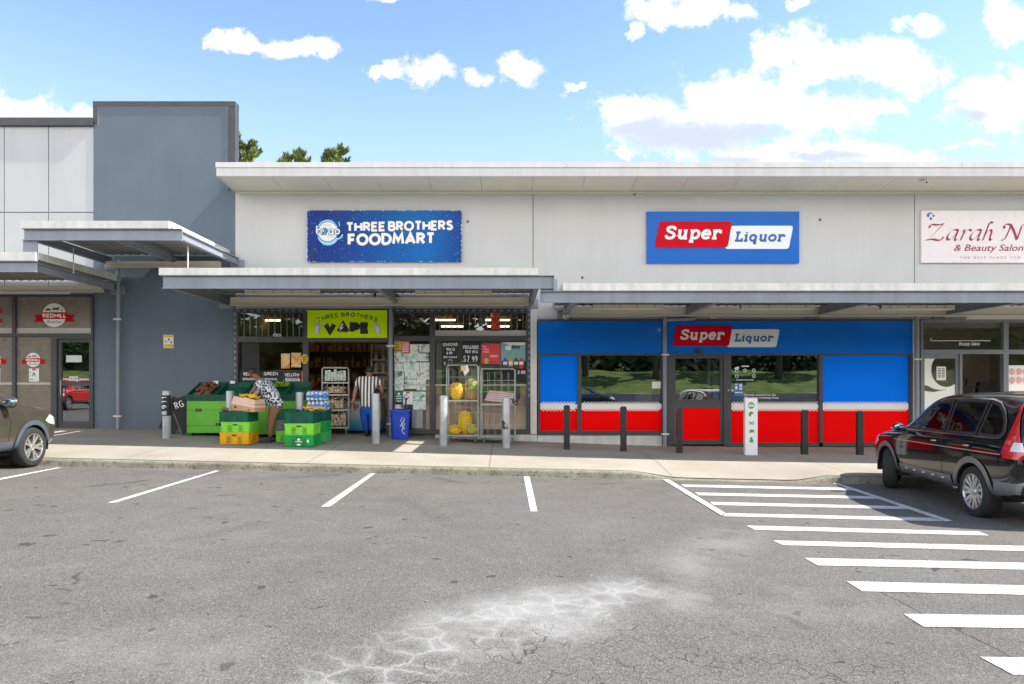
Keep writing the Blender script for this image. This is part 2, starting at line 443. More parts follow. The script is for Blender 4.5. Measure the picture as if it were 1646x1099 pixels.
class MB:
    def __init__(s): s.v = []; s.f = []; s.mi = []; s.cur = 0
    def add(s, vs, fs):
        o = len(s.v); s.v += [tuple(v) for v in vs]
        for f in fs: s.f.append(tuple(i + o for i in f)); s.mi.append(s.cur)
        return s
    def box(s, x0, x1, y0, y1, z0, z1):
        if x0 > x1: x0, x1 = x1, x0
        if y0 > y1: y0, y1 = y1, y0
        if z0 > z1: z0, z1 = z1, z0
        return s.add([(x0, y0, z0), (x1, y0, z0), (x1, y1, z0), (x0, y1, z0), (x0, y0, z1), (x1, y0, z1), (x1, y1, z1), (x0, y1, z1)],
                     [(0, 3, 2, 1), (4, 5, 6, 7), (0, 1, 5, 4), (1, 2, 6, 5), (2, 3, 7, 6), (3, 0, 4, 7)])
    def wb(s, px0, px1, py0, py1, yf, yb, Y=YW):            # a box surveyed in the photo on plane Y
        return s.box(PX(px0, Y), PX(px1, Y), yf, yb, PZ(py1, Y), PZ(py0, Y))
    def prism(s, pts, y0, y1):                              # pts (x,z) counter-clockwise seen from the front (-y)
        n = len(pts)
        s.add([(x, y0, z) for x, z in pts] + [(x, y1, z) for x, z in pts],
              [tuple(range(n)), tuple(range(2 * n - 1, n - 1, -1))] + [(i, i + n, (i + 1) % n + n, (i + 1) % n) for i in range(n)])
        return s
    def prismx(s, pts, x0, x1):                             # pts (y,z)
        n = len(pts)
        return s.add([(x0, y, z) for y, z in pts] + [(x1, y, z) for y, z in pts],
                     [tuple(range(n - 1, -1, -1)), tuple(range(n, 2 * n))] + [(i, (i + 1) % n, (i + 1) % n + n, i + n) for i in range(n)])
    def tube(s, pts, r, n=8, cap=True):
        pts = [Vector(p) for p in pts]
        rs = r if isinstance(r, (list, tuple)) else [r] * len(pts)
        o = len(s.v); up = None
        for i, p in enumerate(pts):
            d = (pts[min(i + 1, len(pts) - 1)] - pts[max(i - 1, 0)]).normalized()
            if up is None:
                up = Vector((0, 0, 1)) if abs(d.z) < .9 else Vector((1, 0, 0))
            a = d.cross(up).normalized(); b = a.cross(d).normalized(); up = b
            for k in range(n):
                t = 2 * pi * k / n + pi / n
                s.v.append(tuple(p + (a * cos(t) + b * sin(t)) * rs[i]))
        for i in range(len(pts) - 1):
            for k in range(n):
                k2 = (k + 1) % n
                s.f.append((o + i * n + k, o + i * n + k2, o + (i + 1) * n + k2, o + (i + 1) * n + k)); s.mi.append(s.cur)
        if cap:
            s.f.append(tuple(o + k for k in range(n))[::-1]); s.mi.append(s.cur)
            e = o + (len(pts) - 1) * n
            s.f.append(tuple(e + k for k in range(n))); s.mi.append(s.cur)
        return s
    def lathe(s, prof, n=16, c=(0, 0, 0), axis='z', cap=True):        # prof (r,h)
        o = len(s.v)
        for r, h in prof:
            for k in range(n):
                t = 2 * pi * k / n
                if axis == 'z': p = (c[0] + r * cos(t), c[1] + r * sin(t), c[2] + h)
                elif axis == 'y': p = (c[0] + r * cos(t), c[1] + h, c[2] - r * sin(t))
                else: p = (c[0] + h, c[1] + r * cos(t), c[2] + r * sin(t))
                s.v.append(p)
        for i in range(len(prof) - 1):
            for k in range(n):
                k2 = (k + 1) % n
                s.f.append((o + i * n + k, o + i * n + k2, o + (i + 1) * n + k2, o + (i + 1) * n + k)); s.mi.append(s.cur)
        if cap and prof[0][0] > 1e-4: s.f.append(tuple(o + k for k in range(n))[::-1]); s.mi.append(s.cur)
        if cap and prof[-1][0] > 1e-4:
            e = o + (len(prof) - 1) * n
            s.f.append(tuple(e + k for k in range(n))); s.mi.append(s.cur)
        return s
    def blob(s, c, rad, n=8, m=6, jit=0, rot=None):
        prof = []
        o = len(s.v)
        for i in range(m + 1):
            ph = pi * i / m
            for k in range(n):
                t = 2 * pi * k / n
                j = 1 + random.uniform(-jit, jit)
                p = Vector((rad[0] * sin(ph) * cos(t) * j, rad[1] * sin(ph) * sin(t) * j, -rad[2] * cos(ph) * j))
                if rot: p = rot @ p
                s.v.append(tuple(p + Vector(c)))
        for i in range(m):
            for k in range(n):
                k2 = (k + 1) % n
                s.f.append((o + i * n + k, o + i * n + k2, o + (i + 1) * n + k2, o + (i + 1) * n + k)); s.mi.append(s.cur)
        return s
    def poly(s, pts, y):                                    # flat face looking to -y
        a = sum(p[0] * q[1] - q[0] * p[1] for p, q in zip(pts, pts[1:] + pts[:1]))
        if a < 0: pts = pts[::-1]
        return s.add([(x, y, z) for x, z in pts], [tuple(range(len(pts)))])
    def disc(s, cx, cz, rx, rz, y, n=28, a0=0, a1=360):
        pts = [(cx + rx * cos(R(lerp(a0, a1, i / n))), cz + rz * sin(R(lerp(a0, a1, i / n)))) for i in range(n if a1 - a0 >= 360 else n + 1)]
        return s.poly(pts, y)
    def ribbon(s, pts, hw, y, closed=False, nib=None):
        P = [Vector(p) for p in pts]; n = len(P)
        l, r = [], []
        for i in range(n):
            if nib:
                a, b = P[i] + Vector(nib), P[i] - Vector(nib)
                l.append(a); r.append(b); continue
            d0 = P[i] - P[i - 1] if (i > 0 or closed) else P[1] - P[0]
            d1 = P[(i + 1) % n] - P[i] if (i < n - 1 or closed) else P[i] - P[i - 1]
            d0 = d0.normalized(); d1 = d1.normalized()
            t = (d0 + d1)
            t = t.normalized() if t.length > 1e-5 else d0
            nn = Vector((-t.y, t.x)); k = max(.42, nn.dot(Vector((-d0.y, d0.x))))
            l.append(P[i] + nn * hw / k); r.append(P[i] - nn * hw / k)
        vs = [(p.x, y - i * 2e-5, p.y) for i, p in enumerate(l)] + [(p.x, y - i * 2e-5, p.y) for i, p in enumerate(r)]
        fs = [(n + i, n + (i + 1) % n, (i + 1) % n, i) for i in range(n if closed else n - 1)]
        return s.add(vs, fs)
    def mesh(s, name, mats, smooth=False):
        me = bpy.data.meshes.new(name)
        me.from_pydata(s.v, [], s.f)
        for m in (mats if isinstance(mats, (list, tuple)) else [mats]): me.materials.append(m)
        if any(s.mi): me.polygons.foreach_set('material_index', s.mi)
        if smooth:
            me.polygons.foreach_set('use_smooth', [True] * len(me.polygons))
        me.update()
        return me
    def build(s, name, mats, parent=None, smooth=False, org=None):
        me = s.mesh(name, mats, smooth)
        if smooth == 'auto':
            me.set_sharp_from_angle(angle=R(35))
        if parent is None and org is None: org = base_of(s.v)
        return link(name, me, parent, org)
def copy_tree(o, parent=None):
    c = o.copy(); COL.objects.link(c)
    if parent: c.parent = parent
    for ch in [x for x in o.children]: copy_tree(ch, c)
    return c
def bevel(o, w=.01, seg=2):
    m = o.modifiers.new('bevel', 'BEVEL'); m.width = w; m.segments = seg; m.limit_method = 'ANGLE'; m.angle_limit = R(40)
    return o

# ------------------------------------------------------------------ lettering
def arc(cx, cy, rx, ry, a0, a1, n=10):
    return [(cx + rx * cos(R(lerp(a0, a1, i / n))), cy + ry * sin(R(lerp(a0, a1, i / n)))) for i in range(n + 1)]
def spl(pts, n=5, closed=False):
    out = []; m = len(pts)
    for i in range(m if closed else m - 1):
        g = lambda k: pts[k % m] if closed else pts[max(0, min(m - 1, k))]
        p0, p1, p2, p3 = g(i - 1), g(i), g(i + 1), g(i + 2)
        for k in range(n):
            t = k / n
            out.append(tuple(.5 * (2 * b + (c - a) * t + (2 * a - 5 * b + 4 * c - d) * t * t + (3 * b - a - 3 * c + d) * t ** 3) for a, b, c, d in zip(p0, p1, p2, p3)))
    if not closed: out.append(pts[-1])
    return out
EL = lambda cx, cy, rx, ry: ('c', arc(cx, cy, rx, ry, 90, 450 - 18, 19))
SANS = {
 'A': (.78, [[(0, 0), (.39, 1), (.78, 0)], [(.15, .3), (.63, .3)]]),
 'B': (.58, [[(0, 0), (0, 1), (.3, 1)] + arc(.3, .765, .22, .235, 80, -80, 8) + [(.3, .53), (0, .53)], [(.3, .53)] + arc(.32, .265, .26, .265, 80, -80, 8) + [(.3, 0), (0, 0)]]),
 'D': (.7, [[(0, 0), (0, 1), (.25, 1)] + arc(.25, .5, .45, .5, 80, -80, 10) + [(.25, 0), (0, 0)]]),
 'E': (.5, [[(.5, 1), (0, 1), (0, 0), (.5, 0)], [(0, .51), (.44, .51)]]),
 'F': (.5, [[(.5, 1), (0, 1), (0, 0)], [(0, .5), (.44, .5)]]),
 'G': (.72, [arc(.4, .5, .4, .5, 48, 300, 14) + [(.72, .1), (.72, .45), (.45, .45)]]),
 'H': (.64, [[(0, 0), (0, 1)], [(.64, 0), (.64, 1)], [(0, .51), (.64, .51)]]),
 'I': (0, [[(0, 0), (0, 1)]]),
 'L': (.46, [[(0, 1), (0, 0), (.46, 0)]]),
 'M': (.86, [[(0, 0), (.1, 1), (.43, .3), (.76, 1), (.86, 0)]]),
 'N': (.66, [[(0, 0), (0, 1), (.66, 0), (.66, 1)]]),
 'O': (.86, [EL(.43, .5, .43, .5)]),
 'P': (.54, [[(0, 0), (0, 1), (.28, 1)] + arc(.28, .74, .26, .26, 80, -80, 8) + [(.28, .48), (0, .48)]]),
 'R': (.58, [[(0, 0), (0, 1), (.28, 1)] + arc(.28, .75, .25, .25, 80, -80, 8) + [(.28, .5), (0, .5)], [(.26, .5), (.58, 0)]]),
 'S': (.54, [spl([(.5, .86), (.3, 1), (.07, .88), (.08, .66), (.27, .53), (.46, .4), (.5, .16), (.27, 0), (0, .13)], 4)]),
 'T': (.6, [[(0, 1), (.6, 1)], [(.3, 1), (.3, 0)]]),
 'V': (.76, [[(0, 1), (.38, 0), (.76, 1)]]),
 'W': (1.05, [[(0, 1), (.25, 0), (.525, .9), (.8, 0), (1.05, 1)]]),
 'Y': (.66, [[(0, 1), (.33, .48), (.66, 1)], [(.33, .48), (.33, 0)]]),
 'C': (.7, [arc(.42, .5, .42, .5, 50, 310, 14)]), 'K': (.6, [[(0, 0), (0, 1)], [(.55, 1), (.02, .48), (.6, 0)]]),
 'U': (.64, [[(0, 1), (0, .3)] + arc(.32, .3, .32, .3, 190, 350, 9) + [(.64, .3), (.64, 1)]]),
 '0': (.5, [EL(.25, .5, .25, .5)]), '1': (.2, [[(0, .8), (.2, 1), (.2, 0)]]),
 '2': (.5, [spl([(.02, .8), (.2, 1), (.45, .85), (.4, .55), (.05, 0)], 5) + [(.5, 0)]]),
 '3': (.5, [spl([(.02, .9), (.25, 1), (.45, .8), (.2, .54)], 4), spl([(.2, .54), (.5, .3), (.25, 0), (0, .1)], 4)]),
 '4': (.55, [[(.4, 0), (.4, 1), (0, .33), (.55, .33)]]), '5': (.5, [[(.48, 1), (.08, 1), (.04, .56)] + spl([(.04, .56), (.3, .62), (.5, .32), (.25, 0), (0, .08)], 4)]),
 '6': (.5, [spl([(.4, 1), (.1, .6), (.02, .25), (.25, 0), (.5, .25), (.28, .52), (.05, .35)], 4)]),
 '7': (.5, [[(0, 1), (.5, 1), (.15, 0)]]), '8': (.5, [('c', spl([(.25, .54), (.45, .76), (.25, 1), (.05, .76), (.25, .54), (.5, .25), (.25, 0), (0, .25)], 4, True))]),
 '9': (.5, [spl([(.48, .7), (.25, .45), (.02, .72), (.25, 1), (.48, .72), (.42, .3), (.2, 0)], 4)]),
 '.': (.05, [[(0, 0), (0, .06)]]), '-': (.3, [[(0, .4), (.3, .4)]]), '$': (.5, [spl([(.5, .86), (.3, 1), (.07, .8), (.27, .53), (.5, .25), (.27, 0), (0, .13)], 4)]),
 'J': (.4, [[(.4, 1), (.4, .25)] + arc(.2, .25, .2, .25, 0, -170, 7)]), 'X': (.6, [[(0, 0), (.6, 1)], [(0, 1), (.6, 0)]]), 'Z': (.6, [[(0, 1), (.6, 1), (0, 0), (.6, 0)]]),
}
SLAB = {
 'S': (.7, [spl([(.64, .74), (.6, .93), (.36, 1), (.12, .9), (.12, .7), (.3, .57), (.52, .45), (.64, .26), (.54, .06), (.3, 0), (.1, .07), (.04, .28)], 4)]),
 'u': (.72, [[(0, .66), (.14, .66), (.14, .22)] + spl([(.14, .22), (.2, .04), (.36, .0), (.5, .12), (.56, .24)], 3), [(.42, .66), (.57, .66), (.57, 0), (.72, 0)]]),
 'p': (.68, [[(0, .66), (.15, .66), (.15, -.3)], [(0, -.3), (.32, -.3)], spl([(.15, .46), (.26, .64), (.44, .68), (.62, .55), (.64, .3), (.54, .06), (.36, 0), (.2, .06), (.15, .16)], 3)]),
 'e': (.6, [[(.05, .37), (.58, .37)] + spl([(.58, .42), (.5, .62), (.34, .69), (.14, .6), (.04, .34), (.13, .08), (.34, 0), (.58, .1)], 3)]),
 'r': (.56, [[(0, .66), (.16, .66), (.16, 0)], [(0, 0), (.34, 0)], spl([(.16, .4), (.26, .6), (.42, .68), (.56, .62)], 3) + [(.56, .44)]]),
 'L': (.66, [[(0, 1), (.42, 1)], [(.2, 1), (.2, 0)], [(0, 0), (.64, 0), (.64, .3)]]),
 'i': (.34, [[(0, .66), (.17, .66), (.17, 0)], [(0, 0), (.34, 0)], [(.17, .92), (.17, 1.06)]]),
 'q': (.68, [spl([(.52, .48), (.4, .66), (.22, .68), (.05, .5), (.04, .26), (.15, .04), (.34, 0), (.48, .08), (.52, .18)], 3), [(.53, .68), (.53, -.3)], [(.36, -.3), (.68, -.3)]]),
 'o': (.64, [EL(.32, .34, .3, .34)]),
}
NIBF = {
 'Z': (.95, [spl([(.22, .78), (.2, .92), (.36, .98), (.6, .95), (.9, 1.02)], 5) + spl([(.9, 1.02), (.6, .62), (.28, .26), (0, 0)], 5), spl([(0, 0), (.3, .07), (.6, 0), (.82, .04), (.86, .2)], 5)]),
 'a': (.6, [spl([(.56, .62), (.4, .66), (.18, .48), (.06, .18), (.14, .02), (.3, .1), (.5, .42), (.56, .62)], 4), spl([(.58, .64), (.5, .3), (.44, .06), (.52, .0), (.66, .12)], 4)]),
 'r': (.55, [spl([(.06, .52), (.18, .64), (.2, .5), (.06, 0)], 4), spl([(.14, .3), (.3, .56), (.46, .66), (.58, .58)], 4)]),
 'h': (.72, [spl([(.62, 1.06), (.46, 1.12), (.36, .9), (.2, .45), (.04, 0)], 5), spl([(.14, .28), (.32, .56), (.5, .64), (.54, .48), (.44, .12), (.52, 0), (.7, .14)], 4)]),
 'N': (1.2, [spl([(.12, .72), (.1, .92), (.28, 1.0), (.42, .9), (.3, .5), (.12, .06), (-.02, .02)], 5), spl([(.42, .98), (.6, .5), (.72, .02)], 5), spl([(.72, .02), (.86, .5), (1.0, .94), (1.2, 1.02)], 5)]),
}
def stroke_text(mb, s, x0, x1, z0, h, w, y, font=SANS, slant=0, gap=None, warp=None, nib=None, jit=0, fitw=True, dy=.0003):
    """centre-line lettering; w = stroke width / height; returns nothing, adds ribbons to mb"""
    hw = 0 if nib else w / 2
    gap = gap if gap is not None else w + .12
    x = hw; glyphs = []
    for ch in s:
        if ch == ' ': x += .38 + gap * .3; continue
        if ch not in font: ch = ch.upper()
        if ch not in font: continue
        wd, st = font[ch]; glyphs.append((x, st)); x += wd + gap
    tot = x - gap + hw
    sx = (x1 - x0) / tot if fitw else h
    k = 0
    for gx, st in glyphs:
        jx, jz = random.uniform(-jit, jit), random.uniform(-jit, jit)
        for q in st:
            closed = isinstance(q, tuple)
            pts = q[1] if closed else q
            out = []
            for (a, b) in pts:
                b = hw + b * (1 - 2 * hw)
                X = x0 + (gx + a + jx + b * slant) * sx; Z = z0 + (b + jz) * h
                if warp: X, Z = warp(X, Z)
                out.append((X, Z))
            k += 1
            mb.ribbon(out, w * h / 2, y - dy * (k % 9), closed, nib)
def btext(name, s, x0, x1, z0, h, y, m, parent, bold=.01, shear=0, fit=True):
    c = bpy.data.curves.new('t', 'FONT'); c.body = s; c.size = 1; c.offset = bold; c.shear = shear; c.resolution_u = 3
    o = bpy.data.objects.new('t', c); COL.objects.link(o)
    bpy.context.view_layer.update()
    me = bpy.data.meshes.new_from_object(o.evaluated_get(bpy.context.evaluated_depsgraph_get()))
    bpy.data.objects.remove(o); bpy.data.curves.remove(c)
    xs = [v.co.x for v in me.vertices]; ys = [v.co.y for v in me.vertices]
    sx = (x1 - x0) / (max(xs) - min(xs)); sz = h / .72
    mx = min(xs)
    for v in me.vertices: v.co = Vector((x0 + (v.co.x - mx) * sx, y, z0 + v.co.y * sz))
    me.name = name
    me.materials.clear(); me.materials.append(m)
    return link(name, me, parent)
#@@SETTING
YC = 13.6                                                   # front edge of the canopies
# ------------------------------------------------------------------ palette
M_CHAR = mat('charcoal_frame', (.052, .054, .062), .45, var=.15, scale=2)
M_BLUEW = mat('bluegrey_render', (.125, .160, .200), .85, var=.08, scale=1.2, bump=.25, bscale=120, streak=.05)
M_PANEL = mat('light_panel', (.49, .50, .51), .6, var=.05, scale=1, streak=.04)
M_WALL = mat('pale_wall', (.525, .525, .525), .75, var=.05, scale=.8, streak=.035, bump=.06, bscale=90)
M_WHITE = mat('white_flashing', (.68, .67, .64), .55, var=.08, scale=1.5, streak=.2, dirt=.12)
M_FASC = mat('fascia', (.64, .63, .62), .5, var=.06, scale=1.2, streak=.1)
M_SOFF = mat('soffit', (.63, .61, .52), .7, var=.06, scale=1)
M_STEEL = mat('grey_beam', (.27, .295, .34), .5, var=.1, scale=1.5, streak=.15)
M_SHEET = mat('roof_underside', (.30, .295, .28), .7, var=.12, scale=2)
M_CREAM = mat('cream_steel', (.62, .59, .49), .6, var=.07, scale=1)
M_CAP = mat('dark_capping', (.045, .049, .058), .5, var=.15, scale=2)
M_GALV = mat('galvanised', (.50, .52, .53), .45, metal=.35, var=.22, scale=6, streak=.3, bump=.05)
M_BLACK = mat('black_plastic', (.018, .018, .019), .5, var=.2, scale=4)
M_BPOST = mat('black_post', (.02, .02, .021), .42, var=.25, scale=8, dirt=.0)
M_PIPE = mat('grey_pipe', (.24, .26, .30), .5, var=.1, scale=3, streak=.15)
M_PLINTH = mat('white_plinth', (.62, .62, .61), .8, var=.12, scale=2, streak=.25)
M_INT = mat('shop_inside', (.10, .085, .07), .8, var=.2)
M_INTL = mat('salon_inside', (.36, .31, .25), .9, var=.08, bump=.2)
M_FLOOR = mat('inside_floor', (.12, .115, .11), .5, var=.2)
M_GLASS = glass('shop_glass', (.86, .87, .86), .17)
M_GLASSD = glass('dark_shop_glass', (.36, .38, .38), .35)
M_FILM = mat('brown_film', (.20, .172, .145), .28, var=.025, scale=1)
M_FILMB = mat('pale_film', (.48, .46, .43), .4, var=.06)
M_PAPER = mat('white_paper', (.78, .78, .77), .7, var=.03)
M_VRED = mat('red_vinyl', (.90, .0, .001), .5, var=.04, scale=.8, spec=.06)
M_VBLUE = mat('blue_vinyl', (.0, .185, .93), .5, var=.05, scale=.8, spec=.06)
M_FBLUE = mat('blue_fascia', (.0, .15, .68), .12, var=.10, scale=.5, coat=.9)
M_VWHITE = mat('white_vinyl', (.80, .80, .79), .35, var=.02)
M_PAINT = None

# ------------------------------------------------------------------ the setting
def road_paint():
    m = bpy.data.materials.new('road_paint'); m.use_nodes = True
    nt = m.node_tree; N, L = nt.nodes, nt.links
    b = N['Principled BSDF']; b.inputs['Roughness'].default_value = .75
    geo = N.new('ShaderNodeNewGeometry')
    def nz(sc, a, c, lo, hi, det=6):
        n = N.new('ShaderNodeTexNoise'); n.inputs['Scale'].default_value = sc; n.inputs['Detail'].default_value = det; n.inputs['Roughness'].default_value = .65
        L.new(geo.outputs['Position'], n.inputs['Vector'])
        r = N.new('ShaderNodeMapRange'); L.new(n.outputs[0], r.inputs[0])
        for i, v in enumerate((a, c, lo, hi)): r.inputs[i + 1].default_value = v
        return r.outputs[0]
    m1 = N.new('ShaderNodeMath'); m1.operation = 'MULTIPLY'; L.new(nz(55, .46, .60, 0, 1), m1.inputs[0]); L.new(nz(2.4, .34, .6, .12, .9), m1.inputs[1])
    mx = N.new('ShaderNodeMix'); mx.data_type = 'RGBA'; L.new(m1.outputs[0], mx.inputs['Factor'])
    mx.inputs['A'].default_value = (.56, .555, .54, 1); mx.inputs['B'].default_value = (.14, .132, .12, 1)
    L.new(mx.outputs['Result'], b.inputs['Base Color'])
    return m
M_PAINT = road_paint()
M_ASPH = asphalt()
M_CONC = concrete()
M_KERB = mat('kerb_concrete', (.20, .185, .14), .9, var=.35, scale=3, bump=.4, bscale=50, dirt=.6)

mb = MB()
XS = [-400, -16, -8, 0, 8, 16, 400]; YS = [-400, -30, -8, 0, 6, 12.2, 30, 900]
mb.add([(x, y, gz(x)) for y in YS for x in XS], [(j * 7 + i, j * 7 + i + 1, j * 7 + i + 8, j * 7 + i + 7) for j in range(7) for i in range(6)])
setp(mb.build('car_park_ground', M_ASPH, org=(0, 0, 0)), kind='structure')

mb = MB()
fx = [-30 + .25 * i for i in range(241)]; fy = [YK + .15, YK + .4, YK + .7, YK + 1.1, YK + 1.5, 14.5, 15.5, 16.6, 17.2]
mb.add([(x, y, foot(x, y)) for y in fy for x in fx], [(j * 241 + i, j * 241 + i + 1, j * 241 + i + 242, j * 241 + i + 241) for j in range(8) for i in range(240)])
setp(mb.build('footpath', M_CONC, org=(0, 0, 0), smooth=True), kind='structure')
mb = MB()
prof = [(YK + .15, 0, 1), (YK + .03, -.002, 1), (YK + .005, -.016, 1), (YK - .008, -.04, 1), (YK - .03, -.008, 0)]
mb.add([(x, y, (foot(x, YK) + dz) if k else gz(x) + dz) for (y, dz, k) in prof for x in fx], [(j * 241 + i + 241, j * 241 + i + 242, j * 241 + i + 1, j * 241 + i) for j in range(4) for i in range(240)])
setp(mb.build('kerb', M_KERB, org=(0, 0, 0)), kind='structure')
def marking(pts, scale=None, dz=.005):
    if scale: pts = [(820 + a / 1.993, 700 + b / 1.993) for a, b in pts]
    w = [G(*p) for p in pts]
    mb = MB(); mb.add([(x, y, gz(x) + dz) for x, y in w], [tuple(range(len(w)))])
    o = mb.build('road_marking', M_PAINT); setp(o, kind='structure')
    if o.data.polygons[0].normal.z < 0: o.data.flip_normals()
for q in ([(346, 756.6), (354, 756.6), (187, 808), (172, 808.5)], [(595.4, 761.2), (603.2, 761.2), (530.6, 814.7), (515.7, 814.7)],
          [(841.6, 765.4), (851, 765.4), (864, 822.4), (852.6, 822.4)], [(92, 751.6), (100, 751.6), (-62, 784), (-80, 784)]):
    marking(q)
for q in ([(488, 141.5), (508, 141.5), (690, 250), (677, 258)], [(1030, 153), (1050, 153), (1418, 275), (1395, 278)],
          [(548, 157), (1078, 168), (1098, 176), (558, 165)], [(592, 183), (1160, 195), (1182, 204), (604, 192)],
          [(640, 213), (1250, 227), (1280, 237), (652, 223)], [(690, 249), (1350, 264), (1390, 275.5), (683, 259)],
          [(757, 289), (1500, 308), (1535, 321), (785, 303)], [(842, 337), (1800, 358), (1840, 376), (875, 352)],
          [(943, 393), (2060, 418), (2100, 440), (985, 417)], [(1077, 468), (2300, 497), (2400, 528), (1128, 500)],
          [(1260, 573), (2700, 590), (2800, 635), (1325, 614)], [(1505, 711), (3200, 735), (3300, 790), (1610, 768)]):
    marking(q, 1, .009 if q[0] in ((488, 141.5), (1030, 153)) else .005)

# what lies behind the viewer: low wall, grass bank and a belt of trees (seen in the shop glass)
M_GRASS = mat('bank_grass', (.085, .13, .016), .9, var=.6, scale=1.1, dirt=.5, bump=.6, bscale=30)
mb = MB()
gy = [(-19.9, .95), (-21, 1.25), (-23, 1.9), (-26, 2.7), (-30, 3.0), (-60, 3.2)]
gx = [-70 + 2 * i for i in range(71)]
mb.add([(x, y, z + .12 * sin(x * .9 + y)) for (y, z) in gy for x in gx], [(j * 71 + i, j * 71 + i + 71, j * 71 + i + 72, j * 71 + i + 1)[::-1] for j in range(5) for i in range(70)])
setp(mb.build('grass_bank', M_GRASS, org=(0, -20, 0), smooth=True), kind='structure')
mb = MB(); mb.box(-70, 70, -19.9, -19.6, -.6, .98)
setp(mb.build('retaining_wall', mat('wall_blocks', (.30, .26, .25), .9, var=.2, scale=2)), 'low pinkish grey retaining wall below the grass bank behind the viewer', 'wall')
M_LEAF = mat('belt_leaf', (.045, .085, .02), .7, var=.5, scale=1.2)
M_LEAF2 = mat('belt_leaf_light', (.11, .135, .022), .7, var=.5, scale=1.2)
M_BARK = mat('bark', (.09, .07, .05), .9, var=.3, scale=5)
mb = MB()
rr = random.Random(3)
for i in range(21000):
    x = rr.uniform(-65, 65); top = 9.6 + 2.0 * sin(x * .35) + 1.5 * sin(x * 1.1 + 1)
    z = 2.9 + (top - 2.9) * rr.random() ** .8; y = rr.uniform(-36, -29.5)
    s = rr.uniform(.3, .7); a = rr.uniform(0, 6.28); b = rr.uniform(-.6, .6)
    u = Vector((cos(a), sin(a), b)) * s; w_ = Vector((-sin(a) * .3, cos(a) * .3, 1)) * s
    c = Vector((x, y, z))
    mb.cur = 1 if sin(x * .8 + 2) + sin(z * 1.1 + x * .3) > 1.0 else 0
    mb.add([c - u, c + w_ * .5, c + u, c - w_ * .5], [(0, 1, 2, 3)])
mb2 = MB(); hy = [(-36, 2.6), (-38, 5.5), (-42, 7.2), (-60, 8)]
mb2.add([(x, y, z + .9 * sin(x * .31) + .4 * sin(x * .9)) for (y, z) in hy for x in gx], [(j * 71 + i, j * 71 + i + 71, j * 71 + i + 72, j * 71 + i + 1)[::-1] for j in range(3) for i in range(70)])
setp(mb2.build('wooded_hill', mat('hill_scrub', (.022, .036, .010), .9, var=.5, scale=.8), org=(0, -36, 0), smooth=True), kind='structure')
setp(mb.build('tree_belt', [M_LEAF, M_LEAF2], org=(0, -32, 2.5)), kind='stuff')

for i, (x, y, h) in enumerate(((-9, -25, 5), (-3.5, -26, 6), (3.2, -24.5, 6.5), (6.8, -25.5, 5.5), (12.5, -24, 6), (19, -26, 6.5), (23, -24.5, 5), (29, -25.5, 6))):
    t = thing('park_tree', 'dark-trunked tree on the grass bank behind the viewer', 'tree', (x, y, 2.2), 0, 'trees on the grass bank')
    rr = random.Random(40 + i); mb = MB(); mb.tube([(x, y, 1.5), (x + .15, y, 2.2 + h * .5), (x - .1, y, 2.2 + h)], [.3, .22, .06], 7); mb.build('trunk', M_BARK, t, True)
    mb = MB()
    for k in range(420):
        a, b = rr.uniform(0, 6.28), rr.uniform(-1, 1); q = (1 - b * b) ** .5 * rr.uniform(.6, 1)
        c = Vector((x + 2.3 * q * cos(a), y + 2.0 * q * sin(a), 2.4 + h + 1.9 * b)); s_ = rr.uniform(.2, .45); u = Vector((rr.uniform(-1, 1), rr.uniform(-1, 1), rr.uniform(-1, 1))).normalized() * s_; v = u.cross(Vector((.3, .5, .8))).normalized() * s_ * .6
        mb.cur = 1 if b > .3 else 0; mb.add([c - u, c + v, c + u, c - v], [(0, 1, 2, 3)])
    mb.build('crown', [M_LEAF, M_LEAF2], t)
# ------------------------------------------------------------------ the blue-grey party wall
blue = thing('rendered_wall', 'tall blue-grey rendered wall with dark capping, standing higher than its neighbours', 'wall', (PX(264, YW), YW, .5))
mb = MB(); mb.box(PX(150.5, YW), PX(378, YW), 16.6, 16.8, .4, PZ(168, YW)); mb.build('wall', M_BLUEW, blue)
mb = MB(); mb.wb(150, 378.4, 163, 171, 16.578, 16.83); mb.wb(366, 378.4, 171, 306, 16.582, 16.82); mb.wb(150, 157, 171, 198, 16.582, 16.6)
mb.build('capping', M_CAP, blue)
mb = MB(); mb.wb(157.2, 365.8, 171.2, 172.6, 16.59, 16.5995); mb.wb(364.6, 365.8, 172.6, 305, 16.59, 16.5995); mb.wb(157.2, 158.4, 172.6, 200, 16.59, 16.5995)
mb.build('trim', mat('trim_grey', (.20, .23, .265), .6), blue)

def downpipe(parent, px, ztop, zbot, elbow=None, m=M_PIPE):
    x = PX(px, 16.45)
    mb = MB()
    pts = [(x, 16.45, zbot), (x, 16.45, ztop)]
    mb.tube(pts, .048, 10)
    if elbow:
        for pl in elbow: mb.tube(pl, .045, 8)
    p = mb.build('downpipe', m, parent, smooth='auto')
    for z in (zbot + .32, lerp(zbot, ztop, .68)):
        mb = MB(); mb.box(x - .09, x + .09, 16.39, 16.41, z - .02, z + .02); mb.box(x - .052, x + .052, 16.395, 16.5, z - .02, z + .02)
        mb.build('pipe_clip', M_WHITE, p)
downpipe(blue, 190, PZ(430, 16.45), ZW(-9.4))

